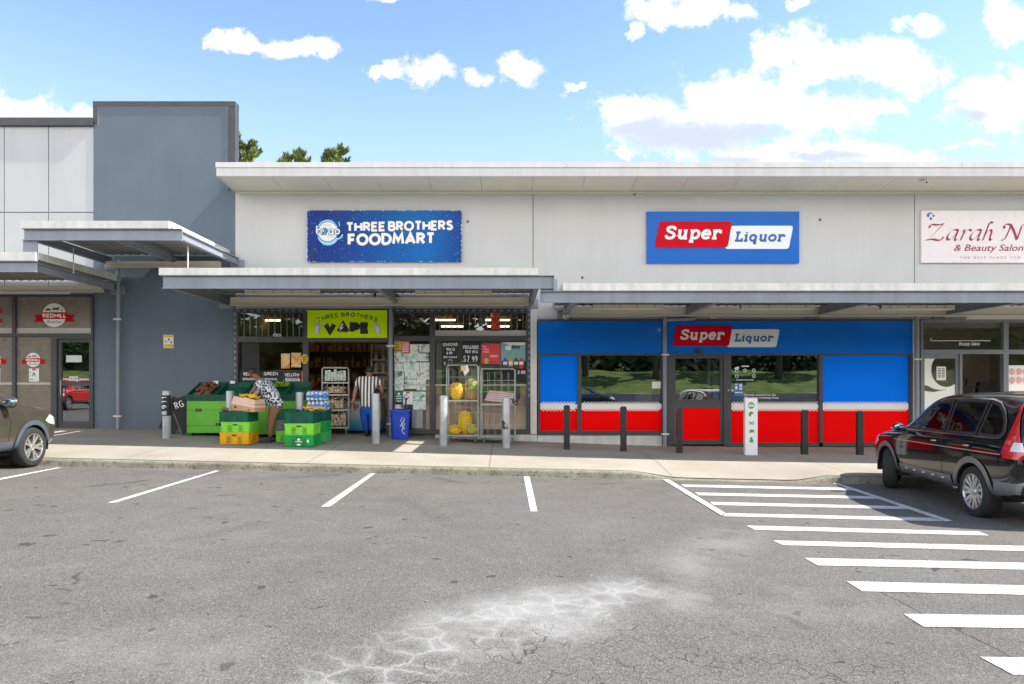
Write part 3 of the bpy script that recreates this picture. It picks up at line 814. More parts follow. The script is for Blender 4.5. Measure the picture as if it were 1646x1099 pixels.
# ------------------------------------------------------------------ canopies
def canopy(parent, x0, x1, zt, zf, zb, bx0=None, bx1=None, beams=(), purl=None, yF=13.6, yB=16.55, skip=None):
    bx0 = x0 if bx0 is None else bx0; bx1 = x1 if bx1 is None else bx1
    mb = MB()
    n = max(2, int((x1 - x0) / .19))
    for i in range(n):                                      # ribbed sheet
        a, b = lerp(x0, x1, i / n), lerp(x0, x1, (i + 1) / n)
        mb.box(a, b - .05, yF + .08, yB, zt - .10, zt - .085); mb.box(b - .05, b, yF + .08, yB, zt - .114, zt - .10)
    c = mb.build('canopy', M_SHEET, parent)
    mb = MB(); mb.box(x0, x1, yF - .02, yF + .06, zf, zt); mb.box(x0, x1, yF + .06, yF + .35, zt - .012, zt)
    mb.box(x0 - .012, x0 + .012, yF + .06, yB, zf + .03, zt + .004); mb.box(x1 - .012, x1 + .012, yF + .06, yB, zf + .03, zt + .004)
    mb.build('flashing', M_WHITE, c)
    mb = MB(); mb.box(bx0, bx1, yF + .05, yF + .07, zb + .016, zf - .002); mb.box(bx0, bx1, yF - .01, yF + .07, zb, zb + .016)
    mb.box(bx0, bx1, yF - .005, yF + .05, zf - .014, zf - .002)
    mb.build('edge_beam', M_STEEL, c)
    for x in beams:
        mb = MB(); mb.box(x - .006, x + .006, yF + .08, yB + .03, zb + .05, zf - .05)
        mb.box(x - .05, x + .05, yF + .08, yB + .03, zb + .03, zb + .048); mb.box(x - .05, x + .05, yF + .08, yB + .03, zf - .048, zf - .03)
        k = mb.build('cantilever_beam', M_STEEL, c)
        mb = MB(); mb.box(x - .17, x + .17, 16.575, 16.595, zb - .06, zb + .16)
        for bx in (-.11, .11): mb.lathe([(.022, 0), (.022, .03)], 6, (x + bx, 16.545, zb - .01), 'y')
        mb.build('bracket', M_STEEL, k)
    if purl:
        a, b, za, zb_ = purl
        mb = MB(); mb.box(a, b, 16.22, 16.32, za, zb_); mb.box(a, b, 16.19, 16.22, za, za + .02); mb.box(a, b, 16.19, 16.22, zb_ - .02, zb_)
        mb.build('purlin', M_CREAM, c)
    return c

# ------------------------------------------------------------------ butcher's building on the left
but = thing('shop_building', 'light panelled shop building with dark parapet capping at the far left', 'building', (PX(60, YW), YW, .55))
mb = MB()
for a, b in ((-260, -150), (-148.5, -70), (-68.5, 5), (6.5, 76.3), (77.8, 149.5)):
    for c_, d in ((203, 340), (341.5, 473)): mb.wb(a, b, c_, d, 16.62, 16.78)
mb.build('wall', M_PANEL, but)
mb = MB(); mb.wb(-260, 150, 203, 473, 16.67, 16.8); mb.build('joint_backing', mat('joint', (.42, .42, .42), .8), but)
mb = MB(); mb.wb(-262, 150.2, 190, 202.5, 16.54, 16.86); mb.build('capping', M_CAP, but)
canopy(but, PX(34, YC), PX(272, YC), PZ(355, YC), PZ(367, YC), PZ(386, YC), PX(36, YC), PX(291, YC), beams=(PX(291, YC) - .05, -7.9, PX(36, YC) + .06), purl=(-9.5, -6.8, 4.42, 4.56))
cB = canopy(but, -16, PX(58, YC), PZ(405, YC), PZ(419, YC), PZ(437, YC), -16, PX(57, YC), beams=(PX(57, YC) - .06, -12.5), purl=(-16, -9.6, 3.83, 3.98))
mb = MB(); mb.box(PX(34, YC), PX(57, YC), YC + .052, YC + .072, PZ(419, YC) + .0, PZ(386, YC)); mb.build('drop_plate', M_STEEL, but)
mb = MB()
mb.tube([(PX(118, 14.6), 14.6, 4.0), (PX(118, 14.6), 14.6, 4.55)], .014, 6)
mb.tube([(PX(302, 14.2), 14.2, 3.8), (PX(302, 14.2), 14.2, 4.5)], .014, 6)
mb.build('tie_rod', M_WHITE, but)
# shopfront
mb = MB()
for q in ((-260, 151, 473, 477), (-260, -92, 536, 541), (21.5, 27, 477, 683), (-92, -86, 477, 683), (27, 148, 536, 541), (-86, 21.5, 536, 541), (148, 151.5, 477, 690), (84, 93, 541, 690), (-260, 84, 683, 691)):
    mb.wb(*q, 16.55, 16.68)
mb.wb(93, 148, 541, 545, 16.55, 16.68)
sf = mb.build('shopfront', M_CHAR, but)
for (a, b, c_, d) in ((-260, -92, 477, 536), (-86, 21.5, 477, 536), (27, 148, 477, 536), (-260, -92, 541, 683), (-86, 21.5, 541, 683), (27, 84, 541, 683)):
    mb = MB(); mb.wb(a, b, c_, d, 16.60, 16.62); mb.build('window_pane', M_FILM, sf)
mb = MB()
for q in ((-86, 21.5, 527, 536), (27, 148, 527, 536), (-86, 21.5, 614.5, 618), (27, 84, 614.5, 618)): mb.wb(*q, 16.596, 16.5995)
mb.build('frosted_band', M_FILMB, sf)
mb = MB()
for q in ((93, 99, 545, 690), (143.5, 148, 545, 690), (99, 143.5, 545, 550), (99, 143.5, 613, 620), (99, 143.5, 677, 690)): mb.wb(*q, 16.59, 16.65)
d = mb.build('door', M_CHAR, but)
for q in ((99, 143.5, 550, 613), (99, 143.5, 620, 677)):
    mb = MB(); mb.wb(*q, 16.62, 16.625); mb.build('door_pane', M_GLASSD, d)
mb = MB(); mb.tube([(PX(96, 16.5), 16.57, 1.35), (PX(96, 16.5), 16.53, 1.37), (PX(96, 16.5), 16.53, 1.72), (PX(96, 16.5), 16.57, 1.74)], .012, 6); mb.build('door_handle', M_GALV, d)
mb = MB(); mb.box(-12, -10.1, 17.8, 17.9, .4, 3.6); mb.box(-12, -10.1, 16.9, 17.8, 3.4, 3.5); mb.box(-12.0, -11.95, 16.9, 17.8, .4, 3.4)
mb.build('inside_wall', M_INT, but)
mb = MB(); mb.wb(106, 131, 571, 582, 16.605, 16.612); o = mb.build('door_plate', mat('plate_white', (.6, .62, .64), .4), None)
setp(o, 'blank pale plate stuck high on the glass of the leftmost door', 'notice')
t = thing('door_notice', 'small white notice with black words low on the leftmost glass door', 'notice', (PX(118, YW), 16.61, PZ(612, YW)))
mb = MB(); mb.wb(111, 125, 605, 611.5, 16.606, 16.612); mb.build('sheet', M_PAPER, t)
btext('lettering', 'NO DOGS', PX(112, YW), PX(124, YW), PZ(610, YW), .055, 16.603, M_BLACK, t, .02)

# ------------------------------------------------------------------ the row of shops
shop = thing('shop_row', 'long pale rendered shop building with wide eaves holding the three shopfronts', 'building', (0, YW, .25))
XR = 14.0
mb = MB()
mb.wb(378.3, 856.2, 300, 497, 16.6, 16.8); mb.wb(857.6, 1469.3, 300, 515.5, 16.6, 16.8); mb.box(PX(1470.7, YW), XR, 16.6, 16.8, PZ(516, YW), PZ(300, YW))
mb.wb(853, 856.2, 497, 515.5, 16.6, 16.8)
mb.build('wall', M_WALL, shop)
mb = MB(); mb.wb(856.2, 857.6, 300, 497, 16.615, 16.79); mb.wb(1469.3, 1470.7, 300, 515, 16.615, 16.79); mb.build('wall_joint', mat('joint_grey', (.22, .22, .21), .8), shop)
# roof
x0 = PX(348, 15.58)
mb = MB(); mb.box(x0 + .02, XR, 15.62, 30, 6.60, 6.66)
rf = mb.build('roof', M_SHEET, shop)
mb = MB(); mb.box(x0, XR, 15.57, 15.60, 6.385, 6.572); mb.prismx([(15.60, 6.385), (16.62, 6.305), (16.62, 6.572), (15.60, 6.572)], x0, x0 + .025); mb.build('fascia', M_FASC, rf)
mb = MB(); mb.box(x0 - .008, XR, 15.545, 15.64, 6.578, 6.695); mb.box(x0 - .008, x0 + .03, 15.64, 30, 6.578, 6.695)
for i in range(7): mb.box(-4.6 + i * 3, -4.592 + i * 3, 15.541, 15.545, 6.578, 6.695)
mb.build('gutter', M_FASC, rf)
mb = MB()
k = 0
x = x0 + .03
while x < XR:                                               # soffit boards with open joints
    b = min(XR, x + 1.2)
    mb.prismx([(15.60, 6.40), (16.6, 6.322), (16.6, 6.345), (15.60, 6.42)], x, b - .008); x = b
mb.build('soffit', M_SOFF, rf)
mb = MB(); mb.box(x0 + .1, XR, 16.545, 16.597, 6.262, 6.318); mb.build('cornice_strip', M_SOFF, rf)
for px, py in ((936, 446), (1318, 353), (752, 356), (1020, 312)):
    mb = MB(); mb.lathe([(.035, 0), (.03, -.012), (.012, -.014), (.012, -.05), (0, -.05)], 10, (PX(px, YW), 16.6, PZ(py, YW)), 'y'); mb.build('wall_anchor', mat('rusty_steel', (.20, .15, .11), .7, var=.4, scale=30), shop)
# canopies: the higher one over the food shop, the lower one over the rest
zC = (PZ(430.5, YC), PZ(442, YC), PZ(463.5, YC)); zD = (PZ(455, YC), PZ(467, YC), PZ(486, YC))
cC = canopy(shop, PX(256, YC), PX(864, YC), *zC, PX(260, YC), PX(890, YC), beams=(PX(260, YC) + .07, -2.62, .62), purl=(PX(372, 16.27), PX(850, 16.27), PZ(491, 16.27), PZ(478, 16.27)))
cD = canopy(shop, PX(905, YC), XR, *zD, PX(869, YC), XR, beams=(1.42, 4.3, 7.45, 10.5), purl=(PX(905, 16.27), XR, PZ(508, 16.27), PZ(493, 16.27)))
mb = MB(); mb.box(PX(869, YC), PX(890, YC), YC + .05, YC + .07, zD[1] - .002, zC[2] + .0); mb.box(PX(868, YC), PX(869, YC) + .0, YC - .01, YC + .07, zD[2], zC[2])
mb.box(PX(890, YC), PX(891.2, YC), YC - .015, YC + .07, zD[1], zC[1])
mb.box(PX(891.3, YC), PX(896, YC), YC + .03, YC + .09, zD[1], PZ(448, YC))
mb.build('step_plate', M_STEEL, shop)
# pilasters and plinth
mb = MB(); mb.wb(852.6, 862.6, 497.3, 697, 16.53, 16.7); mb.build('pilaster', M_WHITE, shop)
mb = MB(); mb.wb(1465.5, 1469, 516, 715, 16.56, 16.7); mb.wb(1469, 1478, 516, 716, 16.6, 16.7); mb.build('pilaster', M_WHITE, shop)
mb = MB()
pz = [(PX(640, YW), ZW(PX(640, YW)) - .05), (PX(862, YW), ZW(.8) - .05), (PX(1063, YW), .08)]
mb.prism([(PX(700, YW), ZW(-1.7) - .08), (PX(863.4, YW), ZW(.8) - .08), (PX(863.4, YW), PZ(697.5, YW)), (PX(700, YW), PZ(697.5, YW))], 16.57, 16.75)
mb.prism([(PX(864.4, YW), ZW(.8) - .08), (PX(1064, YW), ZW(3.7) - .08), (PX(1064, YW), PZ(699, YW)), (PX(864.4, YW), PZ(699, YW))], 16.57, 16.75)
mb.build('plinth', M_PLINTH, shop)
for px, zt, eb in ((628, PZ(487, 16.45), [[(PX(628, 16.45), 16.45, PZ(488, 16.45)), (PX(624, 16.45), 16.45, PZ(482, 16.45)), (PX(612, 16.45), 16.45, PZ(481, 16.45)), (PX(603, 16.45), 16.45, PZ(479, 16.45)), (PX(602, 16.45), 16.45, PZ(470, 16.45))], [(PX(628, 16.45), 16.45, PZ(490, 16.45)), (PX(638, 16.45), 16.45, PZ(486, 16.45)), (PX(638, 16.45), 16.45, PZ(472, 16.45))]]),
                   (1068.5, PZ(500, 16.45), [[(PX(1068.5, 16.45), 16.45, PZ(514, 16.45)), (PX(1116, 16.45), 16.45, PZ(512, 16.45)), (PX(1122, 16.45), 16.45, PZ(507, 16.45)), (PX(1122, 16.45), 16.45, PZ(497, 16.45))]]),
                   (1473.5, PZ(510, 16.45), [[(PX(1473.5, 16.45), 16.45, PZ(511, 16.45)), (PX(1478, 16.45), 16.45, PZ(505, 16.45)), (PX(1481, 16.45), 16.45, PZ(503, 16.45)), (PX(1481, 16.45), 16.45, PZ(496, 16.45))]])):
    downpipe(shop, px, zt, ZW(PX(px, YW)) - .02, eb)
# food shop front
mb = MB()
for q in ((378.5, 852.4, 497.3, 503), (378.5, 384, 503, 697), (488, 497, 503, 697), (623, 632.5, 503, 697), (691, 699.5, 503, 690), (846, 852.4, 503, 697), (384, 488, 541, 550), (497, 623, 543.5, 550), (632.5, 691, 540, 548), (699.5, 846, 540, 548), (384, 488, 690, 697), (632.5, 846, 690, 697)):
    mb.wb(*q, 16.53, 16.66)
sf = mb.build('shopfront', M_CHAR, shop)
for q in ((384, 488, 503, 541), (384, 488, 550, 690), (632.5, 691, 503, 540), (699.5, 846, 503, 540), (632.5, 691, 548, 690), (699.5, 846, 548, 690)):
    mb = MB(); mb.wb(*q, 16.60, 16.606); mb.build('window_pane', M_GLASS, sf)
mb = MB(); mb.wb(699.5, 846, 531, 540, 16.585, 16.598); mb.build('frosted_band', M_FILMB, sf)
mb = MB(); mb.wb(632.5, 849, 617.5, 620, 16.585, 16.598); mb.build('glazing_line', M_FILMB, sf)
# liquor shop front
mb = MB()
for q in ((864, 1464.6, 513.5, 516), (864, 1464.6, 568, 571), (864, 868, 571, 692), (928, 934, 571, 692), (1063, 1068, 571, 698), (864, 1063, 692, 698.6), (1068, 1079.5, 571, 716), (1162, 1174, 571, 716),
          (1315, 1320.5, 571, 711), (1459.5, 1464.6, 571, 716), (1174, 1315, 711, 717), (1320.5, 1459.5, 711, 717)):
    mb.wb(*q, 16.53, 16.66)
sl_ = mb.build('shopfront', M_CHAR, shop)
for q in ((864, 1070, 516.2, 567.8), (1071, 1464.6, 516.2, 567.8)):
    mb = MB(); mb.wb(*q, 16.54, 16.6); mb.build('fascia_panel', M_FBLUE, sl_)
for q in ((934, 1063, 571, 646), (1174, 1315, 571, 646)):
    mb = MB(); mb.wb(*q, 16.6, 16.606); mb.build('window_pane', M_GLASSD, sl_)
for a, b, zb_ in ((868, 928, 692), (934, 1063, 692), (1174, 1315, 711), (1320.5, 1459.5, 711)):
    mb = MB()
    if a in (868, 1320.5): mb.wb(a, b, 571, 649.5, 16.58, 16.6); mb.build('blue_panel', M_VBLUE, sl_)
    mb = MB(); mb.wb(a, b, 656.5, zb_, 16.58, 16.6); mb.build('red_panel', M_VRED, sl_)
    mb = MB(); mb.wb(a, b, 649.5, 656.5, 16.58, 16.6)
    st = .084; n = int((PX(b, YW) - PX(a, YW)) / st)
    for i in range(n):
        xc = PX(a, YW) + (i + .5) * st
        for k, (dz, s) in enumerate(((.004, .041), (.046, .021))):
            xo = xc + (st / 2 if k % 2 else 0)
            if xo + s > PX(b, YW): continue
            for zc in (PZ(649.5, YW) + dz, PZ(656.5, YW) - dz):
                mb.add([(xo - s, 16.577, zc), (xo, 16.577, zc - s), (xo + s, 16.577, zc), (xo, 16.577, zc + s)], [(0, 1, 2, 3)])
    mb.build('white_band', M_VWHITE, sl_)
mb = MB()
for q in ((1079.5, 1085, 576, 714), (1157, 1162, 576, 714), (1085, 1157, 571.2, 576), (1079.5, 1085, 571.2, 576), (1157, 1162, 571.2, 576), (1085, 1157, 642, 655.5), (1085, 1157, 707, 714)): mb.wb(*q, 16.57, 16.64)
d = mb.build('door', M_CHAR, shop)
mb = MB(); mb.wb(1085, 1157, 576, 642, 16.6, 16.606); mb.build('door_pane', M_GLASSD, d)
mb = MB(); mb.wb(1085, 1157, 655.5, 707, 16.59, 16.61); mb.build('red_panel', M_VRED, d)
mb = MB(); mb.wb(1138, 1144, 577, 642, 16.66, 16.7); mb.wb(1148, 1156, 577, 642, 16.7, 16.74); mb.build('inner_frame', M_WHITE, d)
mb = MB(); mb.lathe([(.0, -.0), (.02, .0), (.02, .03), (0, .03)], 10, (PX(1169, YW), 16.5, PZ(627, YW)), 'y'); mb.build('lock', M_WHITE, d)
# salon front
mb = MB()
x1s = XR
for q in ((1478, 1900, 513.5, 518), (1478, 1481, 518, 717), (1610, 1618, 518, 717), (1481, 1610, 562, 569), (1618, 1760, 562, 569), (1540, 1544, 569, 717), (1618, 1760, 709, 717), (1760, 1768, 518, 717)): mb.wb(*q, 16.53, 16.66)
ss = mb.build('shopfront', mat('grey_frame', (.17, .185, .215), .45, var=.1), shop)
for q in ((1481, 1610, 518, 562), (1618, 1760, 518, 562), (1618, 1760, 569, 709), (1768, 1900, 518, 717)):
    mb = MB(); mb.wb(*q, 16.6, 16.606); mb.build('window_pane', M_GLASS, ss)
mb = MB()
for q in ((1481, 1485, 569, 715), (1535, 1540, 569, 715), (1485, 1535, 569, 576), (1485, 1535, 702, 715)): mb.wb(*q, 16.57, 16.63)
d = mb.build('door', MATS['grey_frame'], shop)
mb = MB(); mb.wb(1485, 1535, 576, 702, 16.6, 16.606); mb.build('door_pane', M_GLASS, d)
xc, zc = PX(1520, YW), PZ(601, YW)
mb = MB()                                                   # white crescent film
zt_, zb_ = PZ(576, YW), PZ(702, YW); xa, xb = PX(1485, YW), PX(1535, YW)
o_ = arc(PX(1521, YW), PZ(594, YW), .36, .42, 120, 300, 14)
mb.poly([(xa, zt_)] + [(PX(1504, YW), zt_)] + [(max(xa, min(xb, x)), min(zt_, z)) for x, z in arc(PX(1521, YW), PZ(594, YW), .37, .42, 130, 318, 16)] + [(xb, PZ(615, YW))] + [(max(xa, min(xb, x)), z) for x, z in arc(PX(1512, YW), PZ(596, YW), .50, .46, 330, 232, 8)] + [(xa, PZ(618, YW))], 16.597)
mb.poly([(xa, PZ(628, YW)), (PX(1500, YW), PZ(630, YW)), (PX(1520, YW), PZ(626, YW)), (xb, PZ(616.5, YW)), (xb, zb_), (xa, zb_)], 16.5965)
mb.build('white_film', M_VWHITE, d)
t = thing('hours_sheet', 'white opening hours sheet on the glass door with the white crescent', 'notice', (PX(1512, YW), 16.59, PZ(612, YW)))
mb = MB(); mb.wb(1505, 1520, 589, 611, 16.588, 16.592); mb.build('sheet', M_PAPER, t)
mb = MB()
for i in range(6): mb.wb(1507, 1512, 592 + i * 2.6, 593.2 + i * 2.6, 16.585, 16.588); mb.wb(1513.5, 1518, 592 + i * 2.6, 593.2 + i * 2.6, 16.585, 16.588)
mb.build('printed_lines', M_BLACK, t)
# rooms behind the glass
def room(x0, x1, y1, z0, z1, m, fm, cm):
    mb = MB(); mb.box(x0, x1, y1, y1 + .1, z0, z1); mb.box(x0 - .1, x0, 16.82, y1, z0, z1); mb.box(x1, x1 + .1, 16.82, y1, z0, z1); mb.build('inside_wall', m, shop)
    mb = MB(); mb.box(x0, x1, 16.62, y1, z0 - .1, z0); mb.build('inside_floor', fm, shop)
    mb = MB(); mb.box(x0, x1, 16.82, y1, z1, z1 + .1); mb.build('ceiling', cm, shop)
M_CEIL = mat('inside_ceiling', (.16, .14, .11), .9)
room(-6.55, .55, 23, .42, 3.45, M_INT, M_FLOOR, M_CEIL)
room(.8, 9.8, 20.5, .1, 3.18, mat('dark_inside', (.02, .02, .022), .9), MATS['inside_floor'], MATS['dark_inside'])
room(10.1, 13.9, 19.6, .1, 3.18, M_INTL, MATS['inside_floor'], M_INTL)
#@@SIGNS
# ------------------------------------------------------------------ signs
def poly_round(pts, r, n=4):
    out = []; m = len(pts)
    for i in range(m):
        p, a, b = Vector(pts[i]), Vector(pts[i - 1]), Vector(pts[(i + 1) % m])
        p0 = p + (a - p).normalized() * r; p1 = p + (b - p).normalized() * r
        for k in range(n + 1):
            t = k / n; q = p0.lerp(p, t).lerp(p.lerp(p1, t), t); out.append((q.x, q.y))
    return out
def crop(sc, ox, oy, Y=YW):                                 # zoomed-crop pixels -> wall plane
    return lambda u, v: (PX(ox + u / sc, Y), PZ(oy + v / sc, Y))

def drops_material():
    m = bpy.data.materials.new('water_drop_print'); m.use_nodes = True
    nt = m.node_tree; N, L = nt.nodes, nt.links
    b = N['Principled BSDF']; b.inputs['Roughness'].default_value = .4; b.inputs['Specular IOR Level'].default_value = .15
    tc = N.new('ShaderNodeTexCoord'); V = tc.outputs['Object']
    def ramp(s, a, c, lo, hi):
        r = N.new('ShaderNodeMapRange'); L.new(s, r.inputs[0])
        for i, v in enumerate((a, c, lo, hi)): r.inputs[i + 1].default_value = v
        return r.outputs[0]
    def mix(f, a, c):
        h = N.new('ShaderNodeMix'); h.data_type = 'RGBA'
        L.new(f, h.inputs['Factor'])
        for k, v in (('A', a), ('B', c)):
            if isinstance(v, tuple): h.inputs[k].default_value = (*v, 1)
            else: L.new(v, h.inputs[k])
        return h.outputs['Result']
    s = N.new('ShaderNodeSeparateXYZ'); L.new(V, s.inputs[0])
    n = N.new('ShaderNodeTexNoise'); n.inputs['Scale'].default_value = .9; L.new(V, n.inputs[0])
    ad = N.new('ShaderNodeMath'); ad.operation = 'MULTIPLY_ADD'; L.new(n.outputs[0], ad.inputs[0]); ad.inputs[1].default_value = 1.6; L.new(s.outputs[0], ad.inputs[2])
    c = mix(ramp(ad.outputs[0], -.6, 1.6, 0, 1), (.008, .032, .21), (.003, .125, .42))
    c = mix(ramp(s.outputs[0], 1.1, 1.9, 0, .8), c, (.008, .030, .20))
    for sc, r0 in ((15, .46), (30, .44)):
        v = N.new('ShaderNodeTexVoronoi'); v.inputs['Scale'].default_value = sc; L.new(V, v.inputs['Vector'])
        sp = N.new('ShaderNodeSeparateXYZ'); L.new(v.outputs['Color'], sp.inputs[0])
        rad = N.new('ShaderNodeMath'); rad.operation = 'MULTIPLY'; L.new(ramp(sp.outputs[0], .45, 1, 0, r0), rad.inputs[0]); rad.inputs[1].default_value = 1
        dd = N.new('ShaderNodeMath'); dd.operation = 'SUBTRACT'; L.new(rad.outputs[0], dd.inputs[0]); L.new(v.outputs['Distance'], dd.inputs[1])
        c = mix(ramp(dd.outputs[0], -.04, .03, 0, .75), c, (.004, .02, .14))
        c = mix(ramp(dd.outputs[0], .03, .12, 0, .85), c, (.03, .20, .50))
    L.new(c, b.inputs['Base Color'])
    return m
Q = crop(6.33, 490, 330)
t = thing('shop_sign', 'dark blue water-drop sign with bold white lettering high on the wall', 'sign', (PX(618, YW), 16.55, PZ(421, YW)))
mb = MB(); mb.wb(495.2, 742, 339.2, 421, 16.53, 16.59); mb.build('sign_board', drops_material(), t)
rr = random.Random(5)
mb = MB()
for i in range(70):                                         # frayed edge of the skin
    a = rr.random(); l = rr.uniform(.01, .05)
    if i % 4 == 0: x = lerp(PX(495, YW), PX(742, YW), a); mb.box(x, x + l, 16.526, 16.53, PZ(339.8, YW), PZ(339, YW))
    elif i % 4 == 1: x = lerp(PX(495, YW), PX(741, YW), a); mb.box(x, x + l * 1.6, 16.526, 16.53, PZ(421.4, YW), PZ(420.7, YW))
    else:
        z = lerp(PZ(420, YW), PZ(340, YW), a); x = PX(495.2, YW) if i % 4 == 2 else PX(741.6, YW); mb.box(x - .006, x + .01, 16.526, 16.53, z, z + l)
mb.build('frayed_edge', M_PAPER, t)
M_NAVY = mat('navy_print', (.012, .03, .12), .4, var=.05)
M_LETT = mat('white_letter', (.76, .78, .80), .4, var=.03)
sl = -18 / 1080
def wp(x, z): return (x, z - (x - Q(425, 0)[0]) * sl)
for mm, w, y in ((M_NAVY, .35, 16.5285), (M_LETT, .24, 16.522)):
    mb = MB(); e = .0 if mm is M_LETT else .012
    for s, u0, u1, vb, h in (('THREE', 425, 828, 278, 100), ('BROTHERS', 853, 1512, 278, 103), ('FOODMART', 445, 1328, 418, 124)):
        x0_, z0_ = Q(u0, vb); x1_ = Q(u1, vb)[0]; hh = h / 6.33 / F * YW
        stroke_text(mb, s, x0_ - e, x1_ + e, z0_ - e, hh + 2 * e, w, y, warp=wp, gap=w + .05 if mm is M_LETT else w - .05)
    mb.build('lettering' if mm is M_LETT else 'letter_outline', mm, t)
cx, cz = Q(240, 280); k = 1 / 6.33 / F * YW
mb = MB(); mb.disc(cx - 2 * k, cz + 10 * k, 108 * k, 118 * k, 16.527); mb.ribbon([(cx + a * k, cz + b * k) for a, b in arc(5, -10, 100, 110, 200, 335, 14)], 13 * k, 16.5262)
mb.ribbon([(cx + a * k, cz + b * k) for a, b in arc(90, -10, 62, 60, -75, -10, 8)], 7 * k, 16.526); mb.ribbon([(cx + a * k, cz + b * k) for a, b in ((112, 108), (120, 85), (118, 60))], 4 * k, 16.526)
o = mb.build('emblem_ring', mat('pale_cyan', (.25, .60, .78), .4), t)
mb = MB(); mb.disc(cx, cz + 8 * k, 98 * k, 102 * k, 16.5250); mb.build('emblem_disc', mat('emblem_white', (.72, .73, .76), .4), t)
mb = MB(); mb.ribbon([(cx + a * k, cz + b * k) for a, b in arc(3, 8, 99, 100, 30, 165, 12)], 3 * k, 16.5245); mb.ribbon([(cx + a * k, cz + b * k) for a, b in arc(0, 5, 101, 101, 200, 340, 12)], 3.5 * k, 16.5245)
mb.build('emblem_line', mat('plum', (.10, .03, .16), .4), t)
a, zb_ = Q(120, 303)
H2 = {'h': (.62, [[(0, 1.5), (0, 0)], [(0, .45)] + arc(.31, .45, .31, .36, 180, 0, 8) + [(.62, 0)]]), '2': (.58, [spl([(.02, .75), (.2, .93), (.48, .85), (.5, .55), (.05, 0)], 4) + [(.58, 0)]]),
      'g': (.68, [EL(.33, .42, .33, .42), [(.68, .86), (.68, -.1)] + arc(.34, -.12, .34, .3, 0, -160, 8)]), 'o': (.68, [EL(.33, .42, .33, .42)])}
for s, u0, u1, mm in (('h', 124, 183, M_LETT), ('2', 194, 232, mat('logo_cyan', (.03, .30, .62), .4)), ('g', 246, 302, M_LETT), ('o', 313, 366, M_LETT)):
    for m2, w_, e, y in ((M_NAVY, .38, .010, 16.5205), (mm, .20, 0, 16.5165)):
        mb = MB(); stroke_text(mb, s, Q(u0, 0)[0] - e, Q(u1, 0)[0] + e, zb_ - e, 68 * k + 2 * e, w_, y, H2); mb.build('emblem_letter' if m2 is mm else 'emblem_outline', m2, t)
btext('emblem_small_print', 'PURE', Q(207, 0)[0], Q(272, 0)[0], Q(0, 216)[1], 14 * k, 16.5205, mat('grey_print', (.35, .38, .42), .5), t, 0)
mb = MB(); mb.disc(*Q(90, 500), 13 * k, 76 * k, 16.524); mb.build('dark_stain', M_BLACK, t)

def liquor_badge(parent, T):
    rb = [T(185, 170), T(918, 170), T(872, 435), T(130, 435)]
    wbp = [T(905, 215), T(1537, 215), T(1490, 450), T(842, 450)]
    r = abs(T(30, 0)[0] - T(0, 0)[0])
    mb = MB(); mb.poly(poly_round([Vector(p) for p in wbp], r), 16.512); mb.build('white_badge', M_LETT, parent)
    mb = MB(); mb.poly(poly_round([Vector(p) for p in rb], r), 16.508); mb.build('red_badge', mat('badge_red', (.56, .0, .014), .4, spec=.1), parent)
    h1 = abs(T(0, 0)[1] - T(0, 140)[1]); h2 = abs(T(0, 0)[1] - T(0, 106)[1])
    mb = MB(); stroke_text(mb, 'Super', T(222, 0)[0], T(800, 0)[0], T(0, 355)[1], h1, .2, 16.505, SLAB, .17, .19); mb.build('white_lettering', M_LETT, parent)
    mb = MB(); stroke_text(mb, 'Liquor', T(930, 0)[0], T(1445, 0)[0], T(0, 378)[1], h2, .215, 16.509, SLAB, .17, .19); mb.build('blue_lettering', mat('letter_blue', (.01, .10, .36), .4), parent)
Q = crop(6.33, 1030, 330)
t = thing('shop_sign', 'flat royal blue sign with a red badge overlapping a white one, high on the wall', 'sign', (PX(1161, YW), 16.55, PZ(423, YW)))
mb = MB(); mb.wb(1038.8, 1282.8, 341, 423.2, 16.53, 16.59); mb.build('sign_board', mat('sign_blue', (.0, .115, .50), .2, var=.1, scale=.5, spec=.2), t)
liquor_badge(t, Q)
Q2 = crop(4.996, 1060, 500)
def T2(u, v): return Q2(95 + (u - 130) * (860 / 1407), 120 + (v - 170) * .607)
t = thing('shop_sign', 'red and white slanted badge sign on the glossy blue band over the shop door', 'sign', (PX(1165, YW), 16.53, PZ(556, YW)))
mb = MB(); mb.poly([T2(300, 200), T2(1400, 230), T2(1380, 420), T2(280, 420)], 16.53); mb.build('backing', M_FBLUE, t)
liquor_badge(t, T2)
# lime sign over the open door
Q = crop(4.07, 470, 470); k = YW / F / 4.07
t = thing('shop_sign', 'lime green sign with black lettering and white bottles right above the open doorway', 'sign', (PX(560, YW), 16.5, PZ(543, YW)))
mb = MB(); mb.wb(496.3, 623.3, 499.3, 543.2, 16.49, 16.53); mb.build('sign_board', mat('lime', (.64, .92, .0), .5, var=.03, spec=.1), t)
M_INK = mat('black_ink', (.012, .012, .013), .5, var=0)
mb = MB(); x0_, z0_ = Q(212, 273); stroke_text(mb, 'VAPE', x0_, Q(515, 0)[0], z0_, 76 * k, .39, 16.487, gap=.40)
mb.build('lettering', M_INK, t)
mb = MB()
xa, xb = Q(176, 0)[0], Q(556, 0)[0]; xm = (xa + xb) / 2; zend, zap = Q(0, 198)[1], Q(0, 160)[1]; hh = 27 * k
def wv(x, z):
    u = (x - xm) / ((xb - xa) / 2); ang = -u * .42
    zz = z - zend
    return (x - zz * sin(ang) * 1.0, zend + (zap - zend) * (1 - u * u) + zz)
stroke_text(mb, 'THREE BROTHERS', xa, xb, zend, hh, .17, 16.487, warp=wv, gap=.36); mb.build('arched_lettering', M_INK, t)
mb = MB(); mb.poly([Q(331, 205), Q(310, 240), Q(324, 238), Q(314, 262), Q(345, 226), Q(330, 228), Q(342, 206)], 16.483)
